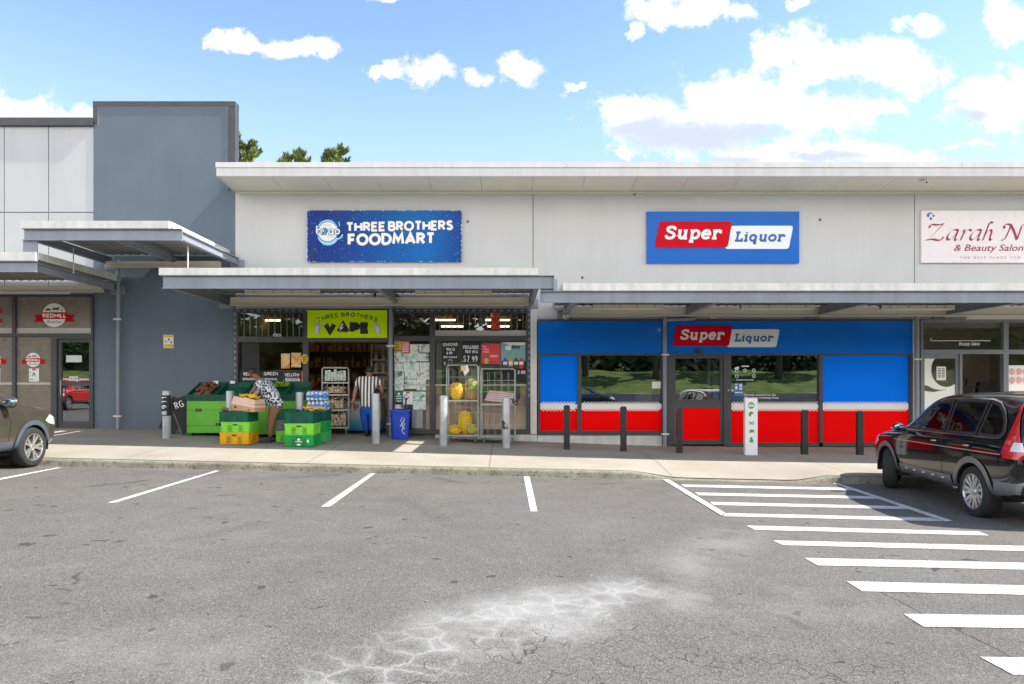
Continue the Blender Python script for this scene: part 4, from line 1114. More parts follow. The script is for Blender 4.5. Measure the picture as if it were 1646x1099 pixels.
mb.build('bolt', M_LETT, t)
for sg, u in ((1, 172), (-1, 560)):
    def D(a, b): 
        an = .2 * sg; return Q(u + (a * cos(an) + b * sin(an)) * 1.0, 230 - (-a * sin(an) + b * cos(an)))
    mb = MB(); mb.poly([D(-18, -45), D(18, -45), D(18, 18), D(-18, 18)], 16.486); mb.poly([D(-7, 20), D(7, 20), D(7, 40), D(-7, 40)], 16.486); mb.poly([D(-5, 42), D(5, 42), D(4, 56), D(-4, 56)], 16.486)
    mb.build('bottle_picture', mat('print_grey', (.55, .56, .58), .4, var=.25, scale=30), t)
    mb = MB(); mb.poly([D(-11, -40), D(9, -40), D(9, 10), D(-11, 10)], 16.483); mb.build('bottle_highlight', M_LETT, t)
# salon sign
Q = crop(5.495, 1460, 260); k = YW / F / 5.495
t = thing('shop_sign', 'pale pink sign with dark red flowing script at the right edge', 'sign', (PX(1600, YW), 16.55, PZ(423, YW)))
mb = MB(); mb.wb(1478.6, 1722, 339.4, 422.8, 16.54, 16.59); mb.build('sign_board', mat('pale_pink', (.70, .64, .67), .3, var=.05, scale=1, coat=.2), t)
M_WINE = mat('wine_red', (.27, .006, .025), .4, var=0)
mb = MB()
for ch, u0, wd in (('Z', 140, 165), ('a', 315, 108), ('r', 436, 95), ('a', 518, 108), ('h', 636, 110), ('N', 812, 215), ('a', 1026, 108)):
    w0, st = NIBF[ch]
    for j, q in enumerate(st):
        mb.ribbon([Q(u0 + (a + .0) / w0 * wd + b * (0 if ch in 'ZNh' else 12), 697 - b * 142) for a, b in q], 0, 16.537 - j * .0004, nib=(.070 * 142 * k, .050 * 142 * k))
mb.build('script_lettering', M_WINE, t)
btext('small_lettering', '& Beauty Salon', Q(388, 0)[0], Q(1000, 0)[0], Q(0, 790)[1], 58 * k, 16.536, M_WINE, t, .008, .28)
btext('tag_line', 'T H E   B E S T   P L A C E   F O R   N A', Q(443, 0)[0], Q(1068, 0)[0], Q(0, 859)[1], 21 * k, 16.536, mat('pale_wine', (.36, .14, .18), .5, var=0), t, -.004)
mb = MB(); gx_, gz_ = Q(183, 485)
for a, b, r, s in ((-22, 8, 13, 17), (24, 4, 9, 12), (2, 26, 16, 6), (2, -22, 12, 14), (-8, 26, 10, 8)): mb.disc(gx_ + a * k, gz_ + b * k, r * k, s * k, 16.536 - abs(a) * 1e-5, 9)
mb.build('globe_mark', mat('globe_blue', (.02, .14, .38), .4), t)
# butcher emblems
def emblem(u0, v0, s, label, full=True):
    k = s / 6.87 / F * YW; cx, cz = PX(u0, YW), PZ(v0, YW)
    T = lambda u, v: (cx + (u - 600) * k, cz - (v - 322) * k)
    y = 16.592
    t = thing('emblem_sticker', label, 'sign', (cx, 16.59, T(0, 454)[1]), 0, "round emblems on the butcher's glass")
    mb = MB(); mb.poly([T(370, 315), T(833, 315), T(803, 355), T(833, 395), T(370, 395), T(402, 355)], y); mb.build('ribbon', mat('ribbon_red', (.50, .002, .004), .45, spec=.1), t)
    mb = MB(); mb.disc(cx, cz, 132 * k, 132 * k, y - .003); mb.build('disc', M_VWHITE, t)
    mb = MB(); mb.poly([T(468, 288), T(742, 288), T(742, 365), T(468, 365)], y - .006); mb.build('band', mat('band_red', (.62, .002, .005), .45, spec=.1), t)
    mb = MB(); stroke_text(mb, 'REDHILL', T(472, 0)[0], T(737, 0)[0], T(0, 350)[1], 47 * k, .25, y - .0085, gap=.3); mb.build('lettering', M_VWHITE, t)
    btext('script', 'Butcher', T(516, 0)[0], T(690, 0)[0], T(0, 411)[1], 32 * k, y - .005, M_INK, t, .004, .35)
    mb = MB()
    mb.poly([T(503, 262), T(512, 250), T(550, 248), T(566, 264), T(562, 275), T(556, 268), T(520, 268), T(514, 276), T(508, 276)], y - .005)
    mb.poly([T(583, 242), T(640, 240), T(652, 232), T(662, 240), T(648, 256), T(646, 274), T(640, 274), T(638, 262), T(600, 262), T(597, 275), T(590, 275), T(588, 258)], y - .005)
    mb.poly([T(670, 258), T(678, 264), T(688, 256), T(697, 262), T(686, 274), T(676, 272)], y - .005)
    mb.build('animal_silhouettes', M_INK, t)
emblem(87.5, 506.5, 1, 'large round white and red emblem on the film above the leftmost door')
emblem(53.9, 578.2, .6, 'smaller round emblem beside the leftmost door, above the sheet with the letter A')
emblem(-8.7, 578.2, .6, 'smaller round emblem cut off by the left edge of the photo')
t = thing('phone_digits', 'red digits 5 and 4 on brown film at the left edge', 'lettering', (PX(1, YW), 16.595, PZ(521, YW)))
mb = MB(); stroke_text(mb, '5', PX(-2.2, YW), PX(4.2, YW), PZ(503.7, YW), 8 * YW / F, .24, 16.594)
mb.build('digit', mat('ribbon_red', (.46, .004, .006)), t)
mb = MB(); stroke_text(mb, '4', PX(-2.2, YW), PX(5.2, YW), PZ(520, YW), 8 * YW / F, .24, 16.594); mb.build('digit', MATS['ribbon_red'], t)
def sheet(label, px0, px1, py0, py1, m=M_PAPER, y=16.592, name='notice', cat='notice', group=None):
    t = thing(name, label, cat, (PX((px0 + px1) / 2, YW), y, PZ(py1, YW)), 0, group)
    mb = MB(); mb.wb(px0, px1, py0, py1, y, y + .004); mb.build('sheet', m, t)
    return t
t = sheet('white sheet with a green letter A under the smaller whole emblem', 47, 63, 592, 613)
btext('letter', 'A', PX(51.5, YW), PX(58.5, YW), PZ(604.5, YW), .1, 16.589, mat('letter_green', (.05, .16, .10)), t, .02)
mb = MB(); mb.wb(52, 58, 592.2, 595, 16.588, 16.591); mb.build('red_header', mat('soft_red', (.55, .06, .07)), t)
mb = MB(); mb.wb(48.5, 54, 609, 610.3, 16.588, 16.591); mb.wb(49, 50, 597, 599, 16.588, 16.591); mb.wb(49, 50, 602, 603.5, 16.588, 16.591); mb.build('printed_lines', MATS['letter_green'], t)
t = sheet('plain white sheet cut off by the left edge of the photo', -12, .8, 592, 613)
t = sheet('white notice with yellow ends fixed alone on the blue-grey wall', 262.8, 279, 538, 559.3, y=16.594)
mb = MB(); mb.wb(263.4, 278.4, 538.4, 542, 16.589, 16.593); mb.wb(263.4, 278.4, 553, 558.8, 16.589, 16.593); mb.build('yellow_bands', mat('warn_yellow', (.75, .46, .02)), t)
mb = MB()
for u, v, r in ((266, 548, 1.2), (272, 545.5, 1.6), (270, 549, .9), (275.5, 550, 1.5), (267, 550, .8)): mb.disc(PX(u, YW), PZ(v, YW), r * .0151, r * .017, 16.5925, 8)
mb.build('pictograms', M_INK, t)
# papers and posters in the food shop windows
M_LEAFLET = two_tone('leaflet_print', 'print', [(0, (.10, .17, .17)), (.40, (.42, .55, .54)), (.47, (.62, .72, .70)), (.52, (.72, .74, .74)), (.60, (.45, .33, .28)), (.66, (.30, .36, .40))], 5, .6)
C4 = lambda u, v: (470 + u / 4.07, 470 + v / 4.07)
lf = [(770, 338, 828, 398), (830, 338, 903, 392), (728, 398, 812, 455), (812, 398, 892, 450), (668, 385, 728, 455), (668, 457, 725, 515), (727, 457, 830, 520), (833, 457, 903, 520), (670, 518, 730, 565), (735, 520, 813, 565), (815, 520, 897, 572),
      (670, 567, 728, 640), (733, 568, 812, 630), (813, 568, 873, 640), (788, 648, 873, 708), (790, 710, 873, 766), (672, 733, 730, 760)]
for q in lf:
    a, b = C4(q[0], q[1]); c_, d_ = C4(q[2], q[3])
    sheet('pale printed leaflet taped among others on the window right of the doorway', a, c_, b, d_, M_LEAFLET, 16.588 + random.uniform(0, .006), 'leaflet', 'leaflet', 'leaflets on the window by the doorway')
t = sheet('teal and white card with a heart low on the leaflet window', *[C4(670, 648)[0], C4(723, 0)[0], C4(0, 648)[1], C4(0, 712)[1]], mat('deep_teal', (.05, .16, .17)), 16.59, 'card', 'card')
mb = MB()
for v in (675, 690, 708): a = C4(680, v); mb.wb(a[0], C4(714, 0)[0], a[1], a[1] + 1.3, 16.586, 16.589)
mb.disc(PX(C4(697, 0)[0], YW), PZ(C4(0, 662)[1], YW), .03, .03, 16.588, 8); mb.build('printed_lines', M_PAPER, t)
t = sheet('white card with red top low on the leaflet window', C4(725, 0)[0], C4(788, 0)[0], C4(0, 648)[1], C4(0, 732)[1], M_PAPER, 16.591, 'card', 'card')
mb = MB(); mb.wb(C4(745, 0)[0], C4(768, 0)[0], C4(0, 650)[1], C4(0, 660)[1], 16.587, 16.590); mb.build('red_header', MATS['soft_red'], t)
def lined(label, a, b, c_, d_, m, lm, n=4):
    t = sheet(label, a, b, c_, d_, m, 16.586); mb = MB()
    for i in range(n): z = lerp(c_, d_, (i + .8) / (n + .6)); mb.wb(lerp(a, b, .12), lerp(a, b, random.uniform(.7, .9)), z, z + .9, 16.582, 16.585)
    mb.build('printed_lines', lm, t); return t
M_YEL = mat('notice_yellow', (.78, .55, .01), .5)
lined('yellow and black warning notice at the top of the leaflet window', C4(668, 0)[0], C4(710, 0)[0], C4(0, 318)[1], C4(0, 378)[1], M_YEL, M_INK, 5)
lined('salmon red notice at the top of the leaflet window', C4(712, 0)[0], C4(767, 0)[0], C4(0, 320)[1], C4(0, 393)[1], mat('salmon', (.78, .16, .13)), M_PAPER, 6)
t = thing('round_sticker', 'round yellow sticker on the dark post left of the doorway', 'sticker', (PX(491, YW), 16.52, PZ(584, YW)))
mb = MB(); mb.disc(PX(491, YW), PZ(577, YW), .085, .115, 16.527); mb.build('disc', M_YEL, t)
mb = MB()
for i in range(4): mb.wb(488, 494.3, 572.3 + i * 2.7, 573.6 + i * 2.7, 16.522, 16.526)
mb.build('printed_lines', M_INK, t)
# boards inside the glass
M_CARD = mat('brown_board', (.60, .40, .22), .8, var=.12, scale=2)
M_BLKB = mat('chalk_board', (.012, .013, .017), .6, var=.3, scale=8)
M_CHALK = mat('chalk', (.78, .78, .80), .9, var=.1, scale=30)
def leanboard(label, a, b, c_, d_, m=M_CARD, y=16.64, name='board', cat='board'):
    mb = MB(); mb.wb(a, b, c_, d_, y, y + .02); return setp(mb.build(name, m), label, cat)
leanboard('wide brown board filling the lower part of the window behind the wire trolleys', 700, 845.5, 617, 690, y=16.70)
leanboard('narrow brown board in the right edge of the leaflet window', 684, 690.5, 612, 690, y=16.70)
leanboard('frosted grey panel across the top of the window behind the trolleys', 700, 845, 548, 617, mat('frosted_grey', (.46, .47, .45), .8), 16.76, 'panel', 'panel')
leanboard('grey translucent panel under the lower leaflets', C4(780, 0)[0], C4(850, 0)[0], C4(0, 770)[1], C4(0, 885)[1], MATS['frosted_grey'], 16.63, 'panel', 'panel')
leanboard('matt black panel at the left of the window over the produce bins', 389, 417, 551, 600, M_BLKB, 16.59, 'panel', 'panel')
for n_, (a, b) in enumerate(((710, 740), (775, 803), (809, 836))):
    leanboard(('black board behind the left trolley\'s bags', 'black board behind the right trolley', 'black board at the right end behind the trolleys')[n_], a, b, 593, 642, M_BLKB, 16.63)
def chalkboard(label, a, b, c_, d_, rows, y=16.585, tilt=0):
    t = thing('chalkboard', label, 'chalkboard', (PX((a + b) / 2, YW), y, PZ(d_, YW)), 0)
    mb = MB(); mb.wb(a, b, c_, d_, y - .006, y + .006); mb.build('board', M_BLKB, t)
    mb = MB()
    for s, u0, u1, vb, h, w in rows: stroke_text(mb, s, PX(u0, YW), PX(u1, YW), PZ(vb, YW), h * YW / F, w, y - .009, jit=.06, gap=.35)
    mb.build('chalk_writing', M_CHALK, t)
chalkboard('chalkboard reading onions in the window above the left trolley', 710, 737, 549, 591, [('ONIONS', 712, 736, 556, 5, .2), ('10KG', 717, 731, 563.5, 4.5, .2), ('6.99', 718, 727, 570, 5, .2), ('RED ONIONS', 713, 735, 575.5, 3, .2), ('2KG', 721, 727, 579.5, 2, .2), ('1.99', 713, 728, 587.5, 5.5, .18)])
chalkboard('chalkboard reading potatoes and 7.99 in the window', 743.5, 770, 549, 588, [('POTATOES', 745, 769.5, 561, 6, .18), ('RED 5KG', 748, 768, 567.5, 4.5, .2), ('$7.99', 745, 768, 582, 10, .13)])
chalkboard('chalkboard behind the bending man\'s head, left of three banana boards', 385, 421, 597, 640, [('RED', 392, 404, 604, 5.5, .2), ('BANANA', 391, 412, 611, 4, .2), ('3.99', 393, 413, 625, 9.5, .14)])
chalkboard('chalkboard reading green over the bending man\'s back', 424, 455, 596, 640, [('GREEN', 425, 447, 603, 5, .2), ('BANANA', 428, 446, 611, 3.5, .2), ('3.99KG', 426, 450, 624, 8, .15)])
chalkboard('chalkboard reading yellow banana next to the doorway', 457, 484, 597, 642, [('YELLOW', 458, 482, 605, 5.5, .2), ('BANANA', 460, 483, 613, 6, .2), ('3.99/KG', 461, 481, 626, 8, .15)])
M_ORNG = two_tone('orange_print', 'print', [(0, (.7, .22, .03)), (.45, (.78, .42, .14)), (.52, (.80, .62, .38)), (.6, (.75, .30, .10))], 6)
sheet('orange and cream poster behind the glass, left of a matching smaller one', 452, 466, 568, 592, M_ORNG, 16.592, 'poster', 'poster')
sheet('smaller orange and cream poster behind the glass nearest the doorway', 468.5, 484, 567, 590, M_ORNG, 16.592, 'poster', 'poster')
sheet('orange red strip of a poster beside the yellow banana chalkboard', 484.5, 488, 596, 614, mat('strip_orange', (.75, .16, .03)), 16.592, 'poster', 'poster')
t = sheet('red fruit poster with a pineapple in the window above the right trolley', 774, 804, 552.5, 585, mat('poster_red', (.72, .035, .05), .4), 16.585, 'poster', 'poster')
for i, s in enumerate(('Real', 'Taste', 'Outlet')): btext('lettering', s, PX(776.5, YW), PX((781.5, 785.5, 786)[i], YW), PZ(558 + i * 4.2, YW), .045, 16.581, M_PAPER, t, .02)
mb = MB(); mb.poly([(PX(u, YW), PZ(v, YW)) for u, v in ((778, 574), (779.5, 570), (781, 573.5), (783, 569.5), (784, 573.5), (786, 571), (785, 576), (779, 576))], 16.581); mb.build('leaf_crown', mat('leaf_print', (.05, .22, .06)), t)
mb = MB(); mb.disc(PX(782, YW), PZ(580, YW), .055, .075, 16.5805, 14); mb.build('fruit', mat('fruit_print', (.72, .45, .08)), t)
mb = MB(); mb.wb(788, 801, 571, 571.8, 16.580, 16.583); mb.wb(788, 799, 573, 573.8, 16.580, 16.583); mb.build('printed_lines', M_PAPER, t)
t = sheet('teal drinks poster with bottles and a 2.00 price at the right of the window', 805, 845, 550, 614, mat('poster_teal', (.20, .38, .38), .35, var=.2, scale=3), 16.585, 'poster', 'poster')
mb = MB(); mb.poly([(PX(u, YW), PZ(v, YW)) for u, v in ((805, 550), (845, 550), (845, 554), (824, 556), (812, 552))], 16.582); mb.build('white_corner', M_PAPER, t)
mb = MB(); mb.wb(806, 845, 580, 614, 16.5815, 16.584); mb.build('dark_band', M_BLKB, t)
mb = MB(); mb.disc(PX(817.5, YW), PZ(559, YW), .085, .06, 16.581, 14); mb.build('round_mark', M_PAPER, t)
mb = MB(); stroke_text(mb, 'ZERO', PX(822, YW), PX(836, YW), PZ(560.5, YW), .085, .26, 16.581); mb.build('lettering', M_INK, t)
mb = MB(); stroke_text(mb, '2.00', PX(832, YW), PX(844.5, YW), PZ(601, YW), .085, .22, 16.5795); mb.build('price', M_PAPER, t)
for i, (cc, px) in enumerate((((.02, .10, .40), 812), ((.70, .35, .02), 821), ((.05, .05, .06), 829.5), ((.55, .02, .03), 838))):
    mb = MB(); mb.wb(px - 3.4, px + 3.4, 578, 592, 16.578, 16.5812); mb.wb(px - 2, px + 2, 575, 578, 16.578, 16.5812); c = mb.build('bottle_picture', mat('bottle_%d' % i, cc, .4), t)
    mb = MB(); mb.wb(px - 3.4, px + 3.4, 581, 586, 16.5755, 16.5778); mb.build('bottle_label', M_PAPER, c)
t = sheet('red bottle poster in the upper window near the pale pilaster', 789, 804, 501.5, 532, two_tone('bottle_poster', 'print', [(0, (.30, .02, .01)), (.45, (.45, .05, .02)), (.58, (.65, .30, .18)), (.64, (.7, .66, .62))], 7), 16.585, 'poster', 'poster')
# blinds, light strings
def blind(label, a, b, c_, d_, step):
    t = thing('window_blind', label, 'blind', (PX((a + b) / 2, YW), 16.68, PZ(d_, YW)))
    u = a + step * .5; mb = MB()
    while u < b: mb.wb(u, u + 1.1, c_, d_, 16.66, 16.69); u += step
    mb.build('slat', mat('blind_cord', (.50, .47, .42), .6), t)
    mb = MB(); mb.wb(a, b, c_ - .5, c_ + 1.2, 16.65, 16.70); mb.build('head_rail', M_CHAR, t)
blind('vertical cord blind in the upper window left of the lime sign', 385, 487, 503.5, 541, 9.9)
blind('vertical cord blind in the upper window behind the red bottle poster', 701, 845, 503.5, 531, 9.6)
t = thing('light_string', 'string of small pale blue lights along the top and sides of the food shop front', 'light string', (PX(615, YW), 16.52, PZ(500, YW)))
M_LED = mat('led_strip', (.30, .40, .55), .4, var=.3)
mb = MB(); mb.wb(379, 851, 498.9, 499.6, 16.522, 16.529); mb.build('cable', M_INK, t)
mb = MB(); u = 382
while u < 850: mb.wb(u, u + 5, 498.6, 500, 16.517, 16.5215); u += 11.1
v = 503
while v < 640:
    mb.wb(379.3, 380.6, v, v + 6, 16.517, 16.5285); mb.wb(849.6, 850.8, v, v + 5, 16.517, 16.5285); v += 10
setp(mb.build('lamp', M_LED, t), kind='stuff')
t = thing('tube_sign', 'small white swan-shaped tube sign on the lower edge of the upper left window', 'sign', (PX(445, YW), 16.59, PZ(541, YW)))
mb = MB(); mb.tube([(PX(u, YW), 16.585, PZ(v, YW)) for u, v in spl([(452, 540), (441, 540), (440, 537.5), (444, 536), (444.5, 539), (448, 537), (452, 539)], 4)], .012, 5); mb.build('tube', M_VWHITE, t)
# liquor shop stickers
t = thing('window_lettering', 'two white lines of lettering low on the glass behind the white totem', 'lettering', (PX(1224, YW), 16.58, PZ(641, YW)))
btext('lettering', 'Proudly operated by the', Q2(683, 0)[0], Q2(935, 0)[0], Q2(0, 678)[1], 14 * YW / F / 4.996, 16.594, M_VWHITE, t, .016)
btext('lettering', 'Waitakere Licensing Trust', Q2(680, 0)[0], Q2(958, 0)[0], Q2(0, 701)[1], 14 * YW / F / 4.996, 16.594, M_VWHITE, t, .016)
t = sheet('blue information poster on the glass right of the glass shop door', 1060 + 598 / 4.996, 1060 + 670 / 4.996, 500 + 577 / 4.996, 500 + 680 / 4.996, mat('info_blue', (.06, .16, .42)), 16.59, 'poster', 'poster')
mb = MB()
for u, v, w, h in ((605, 585, 20, 8), (640, 585, 22, 22), (605, 602, 20, 26), (640, 615, 22, 14), (604, 648, 60, 8)): mb.wb(1060 + u / 4.996, 1060 + (u + w) / 4.996, 500 + v / 4.996, 500 + (v + h) / 4.996, 16.586, 16.589)
mb.build('printed_lines', M_LETT, t)
t = thing('window_stickers', 'cluster of small white service symbols on the glass above the blue poster', 'stickers', (PX(1198, YW), 16.59, PZ(612, YW)))
mb = MB(); mb.wb(1060 + 660 / 4.996, 1060 + 718 / 4.996, 500 + 437 / 4.996, 500 + 447 / 4.996, 16.59, 16.593); mb.wb(1183, 1211, 610, 611, 16.59, 16.593)
for u, v in ((620, 480), (685, 475), (757, 475), (620, 522), (757, 520)):
    x, z = Q2(u, v); mb.ribbon([(x + a, z + b) for a, b in arc(0, 0, .035, .035, 0, 342, 9)], .008, 16.593, True)
mb.build('symbols', M_VWHITE, t)
sheet('small white notice at the right edge of the left liquor window', 1048, 1062, 613.5, 624, M_PAPER, 16.59)
t = thing('carton', 'plain brown carton standing behind the left dark window', 'carton', (PX(1036, YW), 16.8, PZ(646, YW)))
mb = MB(); mb.wb(1024, 1048.5, 617, 645.5, 16.66, 16.9); mb.build('box_body', M_CARD, t)
mb = MB(); mb.wb(1024, 1048.5, 630, 632, 16.655, 16.659); mb.build('tape', mat('tape', (.5, .36, .2), .3), t)
# salon window poster
t = sheet('white poster with pink printed nails in the right-hand salon window', 1619.5, 1700, 587, 628, M_PAPER, 16.59, 'poster', 'poster')
mb = MB()
for i in range(7):
    for j in range(2): mb.disc(PX(1626 + i * 11, YW), PZ(597 + j * 14, YW), .075, .085, 16.588 - .0003 * i, 14)
mb.build('nail_pictures', two_tone('nail_print', 'stripe', [(0, (.62, .22, .26)), (.5, (.75, .55, .52))], 9), t)
t = thing('window_lettering', 'white script and thin line across the upper salon window', 'lettering', (PX(1545, YW), 16.59, PZ(560, YW)))
mb = MB(); mb.wb(1498, 1592, 547, 548, 16.594, 16.597); mb.tube([(PX(u, YW), 16.595, PZ(v, YW)) for u, v in ((1496, 548), (1496, 544), (1498, 544))], .01, 4); mb.build('line', M_VWHITE, t)
btext('lettering', 'Beauty Salon', PX(1541, YW), PX(1575, YW), PZ(555, YW), .085, 16.594, M_VWHITE, t, .016, .3)
#@@OBJ
# ------------------------------------------------------------------ bollards and posts
def bollard(px, ptop, label, Y=15.2, x=None):
    X = PX(px, Y) if x is None else x
    z = foot(X, Y); h = PZ(ptop, Y) - z
    mb = MB(); r = .088
    mb.lathe([(r, -.02), (r, h - .02), (r * .96, h - .006), (r * .8, h), (0, h + .004)], 20)
    o = mb.build('bollard', M_GALV, None, 'auto', (0, 0, 0)); o.location = (X, Y, z)
    return setp(o, label, 'bollard', 'galvanised bollards in front of the food shop')
b0 = bollard(268, 628, 'galvanised bollard wrapped with a black number board, before the blue-grey wall')
bollard(370, 628, 'galvanised bollard rising behind the carton and the yellow crate stack')
bollard(482, 630, 'galvanised bollard rising beside the bottled water behind the green crates')
bollard(604, 632, 'galvanised bollard in front of the man in the striped shirt')
bollard(713, 635, 'galvanised bollard in front of the left wire trolley')
bollard(814, 639, 'galvanised bollard with a black triangular patch, before the right wire trolley')
X, Y = PX(268, 15.2), 15.2
t = thing('number_board', 'black board strapped round the leftmost grey bollard with sideways chalk digits', 'board', (X, 15.1, PZ(668, 15.1)))
mb = MB()
mb.add([(X + .105 * sin(a), Y - .105 * cos(a), z) for z in (PZ(668, 15.1), PZ(635, 15.1)) for a in [R(-80 + 10 * i) for i in range(17)]], [(i, i + 1, i + 18, i + 17) for i in range(16)])
mb.box(X + .08, X + .14, Y - .03, Y + .02, PZ(666, 15.1), PZ(640, 15.1))
mb.build('board', M_BLKB, t)
mb = MB(); gx0, gz0 = X + .045, PZ(667, 15.08)
def rot(x, z): return (X + .055 - (z - gz0), gz0 + (x - X))
stroke_text(mb, '8911', X, X + .40, gz0, .11, .14, 15.085, warp=rot, gap=.4); mb.build('chalk_writing', M_CHALK, t)
X = PX(813, 15.2)
mb = MB(); mb.add([(X - .089, 15.14, PZ(676, 15.1)), (X - .085, 15.115, PZ(689, 15.1)), (X + .06, 15.106, PZ(689, 15.1)), (X - .05, 15.106, PZ(676, 15.1))], [(0, 1, 2, 3)])
setp(mb.build('tape_patch', M_BLACK), 'black torn patch of tape on the bollard before the right trolley', 'tape')
proto = None
for px, pt, lab in ((911, 651, 'black square post in front of the narrow blue and red panel, leftmost of the five'), (1002, 653, 'black square post in front of the left liquor window'), (1092, 655, 'black square post in front of the red lower half of the door'),
                    (1293, 659, 'black square post right of the white totem'), (1382, 660, 'black square post nearest the black parked car')):
    X, Y = PX(px, 15.2), 15.2; z = foot(X, Y); h = PZ(pt, Y) - z
    mb = MB(); mb.box(-.066, .066, -.05, .05, -.02, h - .03); mb.add([(-.066, -.05, h - .03), (.066, -.05, h - .03), (.066, .05, h - .03), (-.066, .05, h - .03), (-.05, -.035, h), (.05, -.035, h), (.05, .035, h), (-.05, .035, h)], [(4, 5, 6, 7), (0, 1, 5, 4), (1, 2, 6, 5), (2, 3, 7, 6), (3, 0, 4, 7)])
    mb.box(-.012, .012, -.053, -.05, .03, h - .05)
    o = bevel(mb.build('bollard_post', M_BPOST, None, org=(0, 0, 0)), .006, 2); o.location = (X, Y, z)
    setp(o, lab, 'bollard', 'black posts in front of the liquor shop')
# totem
Y = 14.95; X = PX(1208, Y); z = foot(X, Y)
t = thing('totem_sign', 'slim white standing totem with a column of green safety symbols', 'sign', (X, Y, z))
mb = MB(); mb.box(X - .135, X + .135, Y, Y + .12, z - .01, PZ(640, Y)); bevel(mb.build('panel', mat('totem_white', (.74, .75, .76), .4, var=.04), t), .01)
M_GRN = mat('totem_green', (.10, .30, .03), .5, var=0); kx = Y / F / 4.996
T = lambda u, v: (PX(1060 + u / 4.996, Y), PZ(500 + v / 4.996, Y))
mb = MB(); x, zz = T(737, 757); mb.disc(x, zz, 27 * kx, 27 * kx, Y - .003)
x, zz = T(737, 826); mb.disc(x, zz, 20 * kx, 20 * kx, Y - .003, 20, -10, 200); mb.poly([T(717, 830), T(735, 830), T(735, 846), T(722, 846)], Y - .003)
x, zz = T(742, 968); mb.disc(x, zz, 20 * kx, 20 * kx, Y - .003, 16, 0, 180); mb.poly([T(718, 982), T(728, 966), T(762, 966), T(762, 974), T(735, 974)], Y - .0035)
x, zz = T(738, 1020); mb.disc(x, zz, 10 * kx, 10 * kx, Y - .003); mb.poly([T(723, 1054), T(723, 1034), T(731, 1026), T(745, 1026), T(753, 1034), T(753, 1054)], Y - .0035)
mb.build('green_symbols', M_GRN, t)
mb = MB(); mb.poly([T(716, 749), T(758, 749), T(758, 756), T(716, 756)], Y - .006); mb.poly([T(714, 760), T(760, 760), T(760, 767), T(714, 767)], Y - .006)
x, zz = T(746, 832); mb.disc(x, zz, 8 * kx, 8 * kx, Y - .006); mb.build('white_marks', M_VWHITE, t)
mb = MB()
for u in (728, 748):
    x, zz = T(u, 900); mb.ribbon([(x + a, zz + b) for a, b in arc(0, 0, 8 * kx, 8 * kx, 0, 340, 10)], 2 * kx, Y - .003, True)
mb.ribbon([T(722, 898), T(720, 882)], 1.5 * kx, Y - .0035); mb.ribbon([T(754, 898), T(756, 882)], 1.5 * kx, Y - .0035); mb.build('glasses_symbol', M_INK, t)

# ------------------------------------------------------------------ cctv and tube lights
def cctv(px, py, Y, label, dirx=.5, s=1.0):
    x, z = PX(px, Y), PZ(py, Y)
    t = thing('security_camera', label, 'camera', (x, Y, z))
    d = Vector((dirx, -1, -.35)).normalized()
    c = Vector((x, Y, z))
    mb = MB(); mb.tube([c - d * .09 * s, c + d * .09 * s], .045 * s, 12); mb.tube([c + d * .06 * s + Vector((0, 0, .045 * s)), c + d * .12 * s + Vector((0, 0, .04 * s))], .03 * s, 6); mb.build('housing', M_WHITE, t, 'auto')
    mb = MB(); mb.tube([c + d * .091 * s, c + d * .098 * s], .034 * s, 12); mb.build('lens', M_BLACK, t)
    mb = MB(); mb.tube([c - d * .02 * s + Vector((0, .02, .03 * s)), c + Vector((0, .10, .07 * s))], .018 * s, 6); mb.lathe([(.05 * s, 0), (.05 * s, .03)], 12, (c.x, c.y + .09, c.z + .07 * s), 'y'); mb.build('bracket', M_WHITE, t)
cctv(146, 464, 16.4, "white security camera above the leftmost glass door's right corner", -.3, 1.2)
cctv(379, 484, 16.4, 'white security camera at the left top corner of the food shop front', -.3, 1.3)
cctv(829, 482, 16.4, 'white security camera at the right top corner of the food shop front', .6, 1.1)
cctv(909, 510, 16.4, 'white security camera above the left end of the blue band', .6, .9)
cctv(1445, 507, 16.4, 'white security camera above the right end of the blue band', .3, .9)
cctv(1486, 292, 15.75, 'small security camera under the roof eaves above the pink sign', .2, .8)
t = thing('door_sensor', 'small black sensor over the liquor shop door', 'sensor', (PX(1121, YW), 16.5, PZ(567, YW)))
mb = MB(); mb.wb(1117, 1125, 562, 567.5, 16.46, 16.535); mb.poly([(PX(1117, YW), PZ(562, YW)), (PX(1125, YW), PZ(562, YW)), (PX(1122, YW), PZ(560.5, YW)), (PX(1119, YW), PZ(560.5, YW))], 16.5); mb.build('housing', M_BLACK, t)
t = thing('alarm_box', 'small cream alarm box on the wall above the lettered badge on the blue band', 'box', (PX(1145, YW), 16.55, PZ(513, YW)))
mb = MB(); mb.wb(1139, 1150, 498, 512, 16.50, 16.59); bevel(mb.build('box_body', M_CREAM, t), .012); mb = MB(); mb.wb(1141, 1148, 509, 510.5, 16.493, 16.5); mb.build('seam', M_SHEET, t)
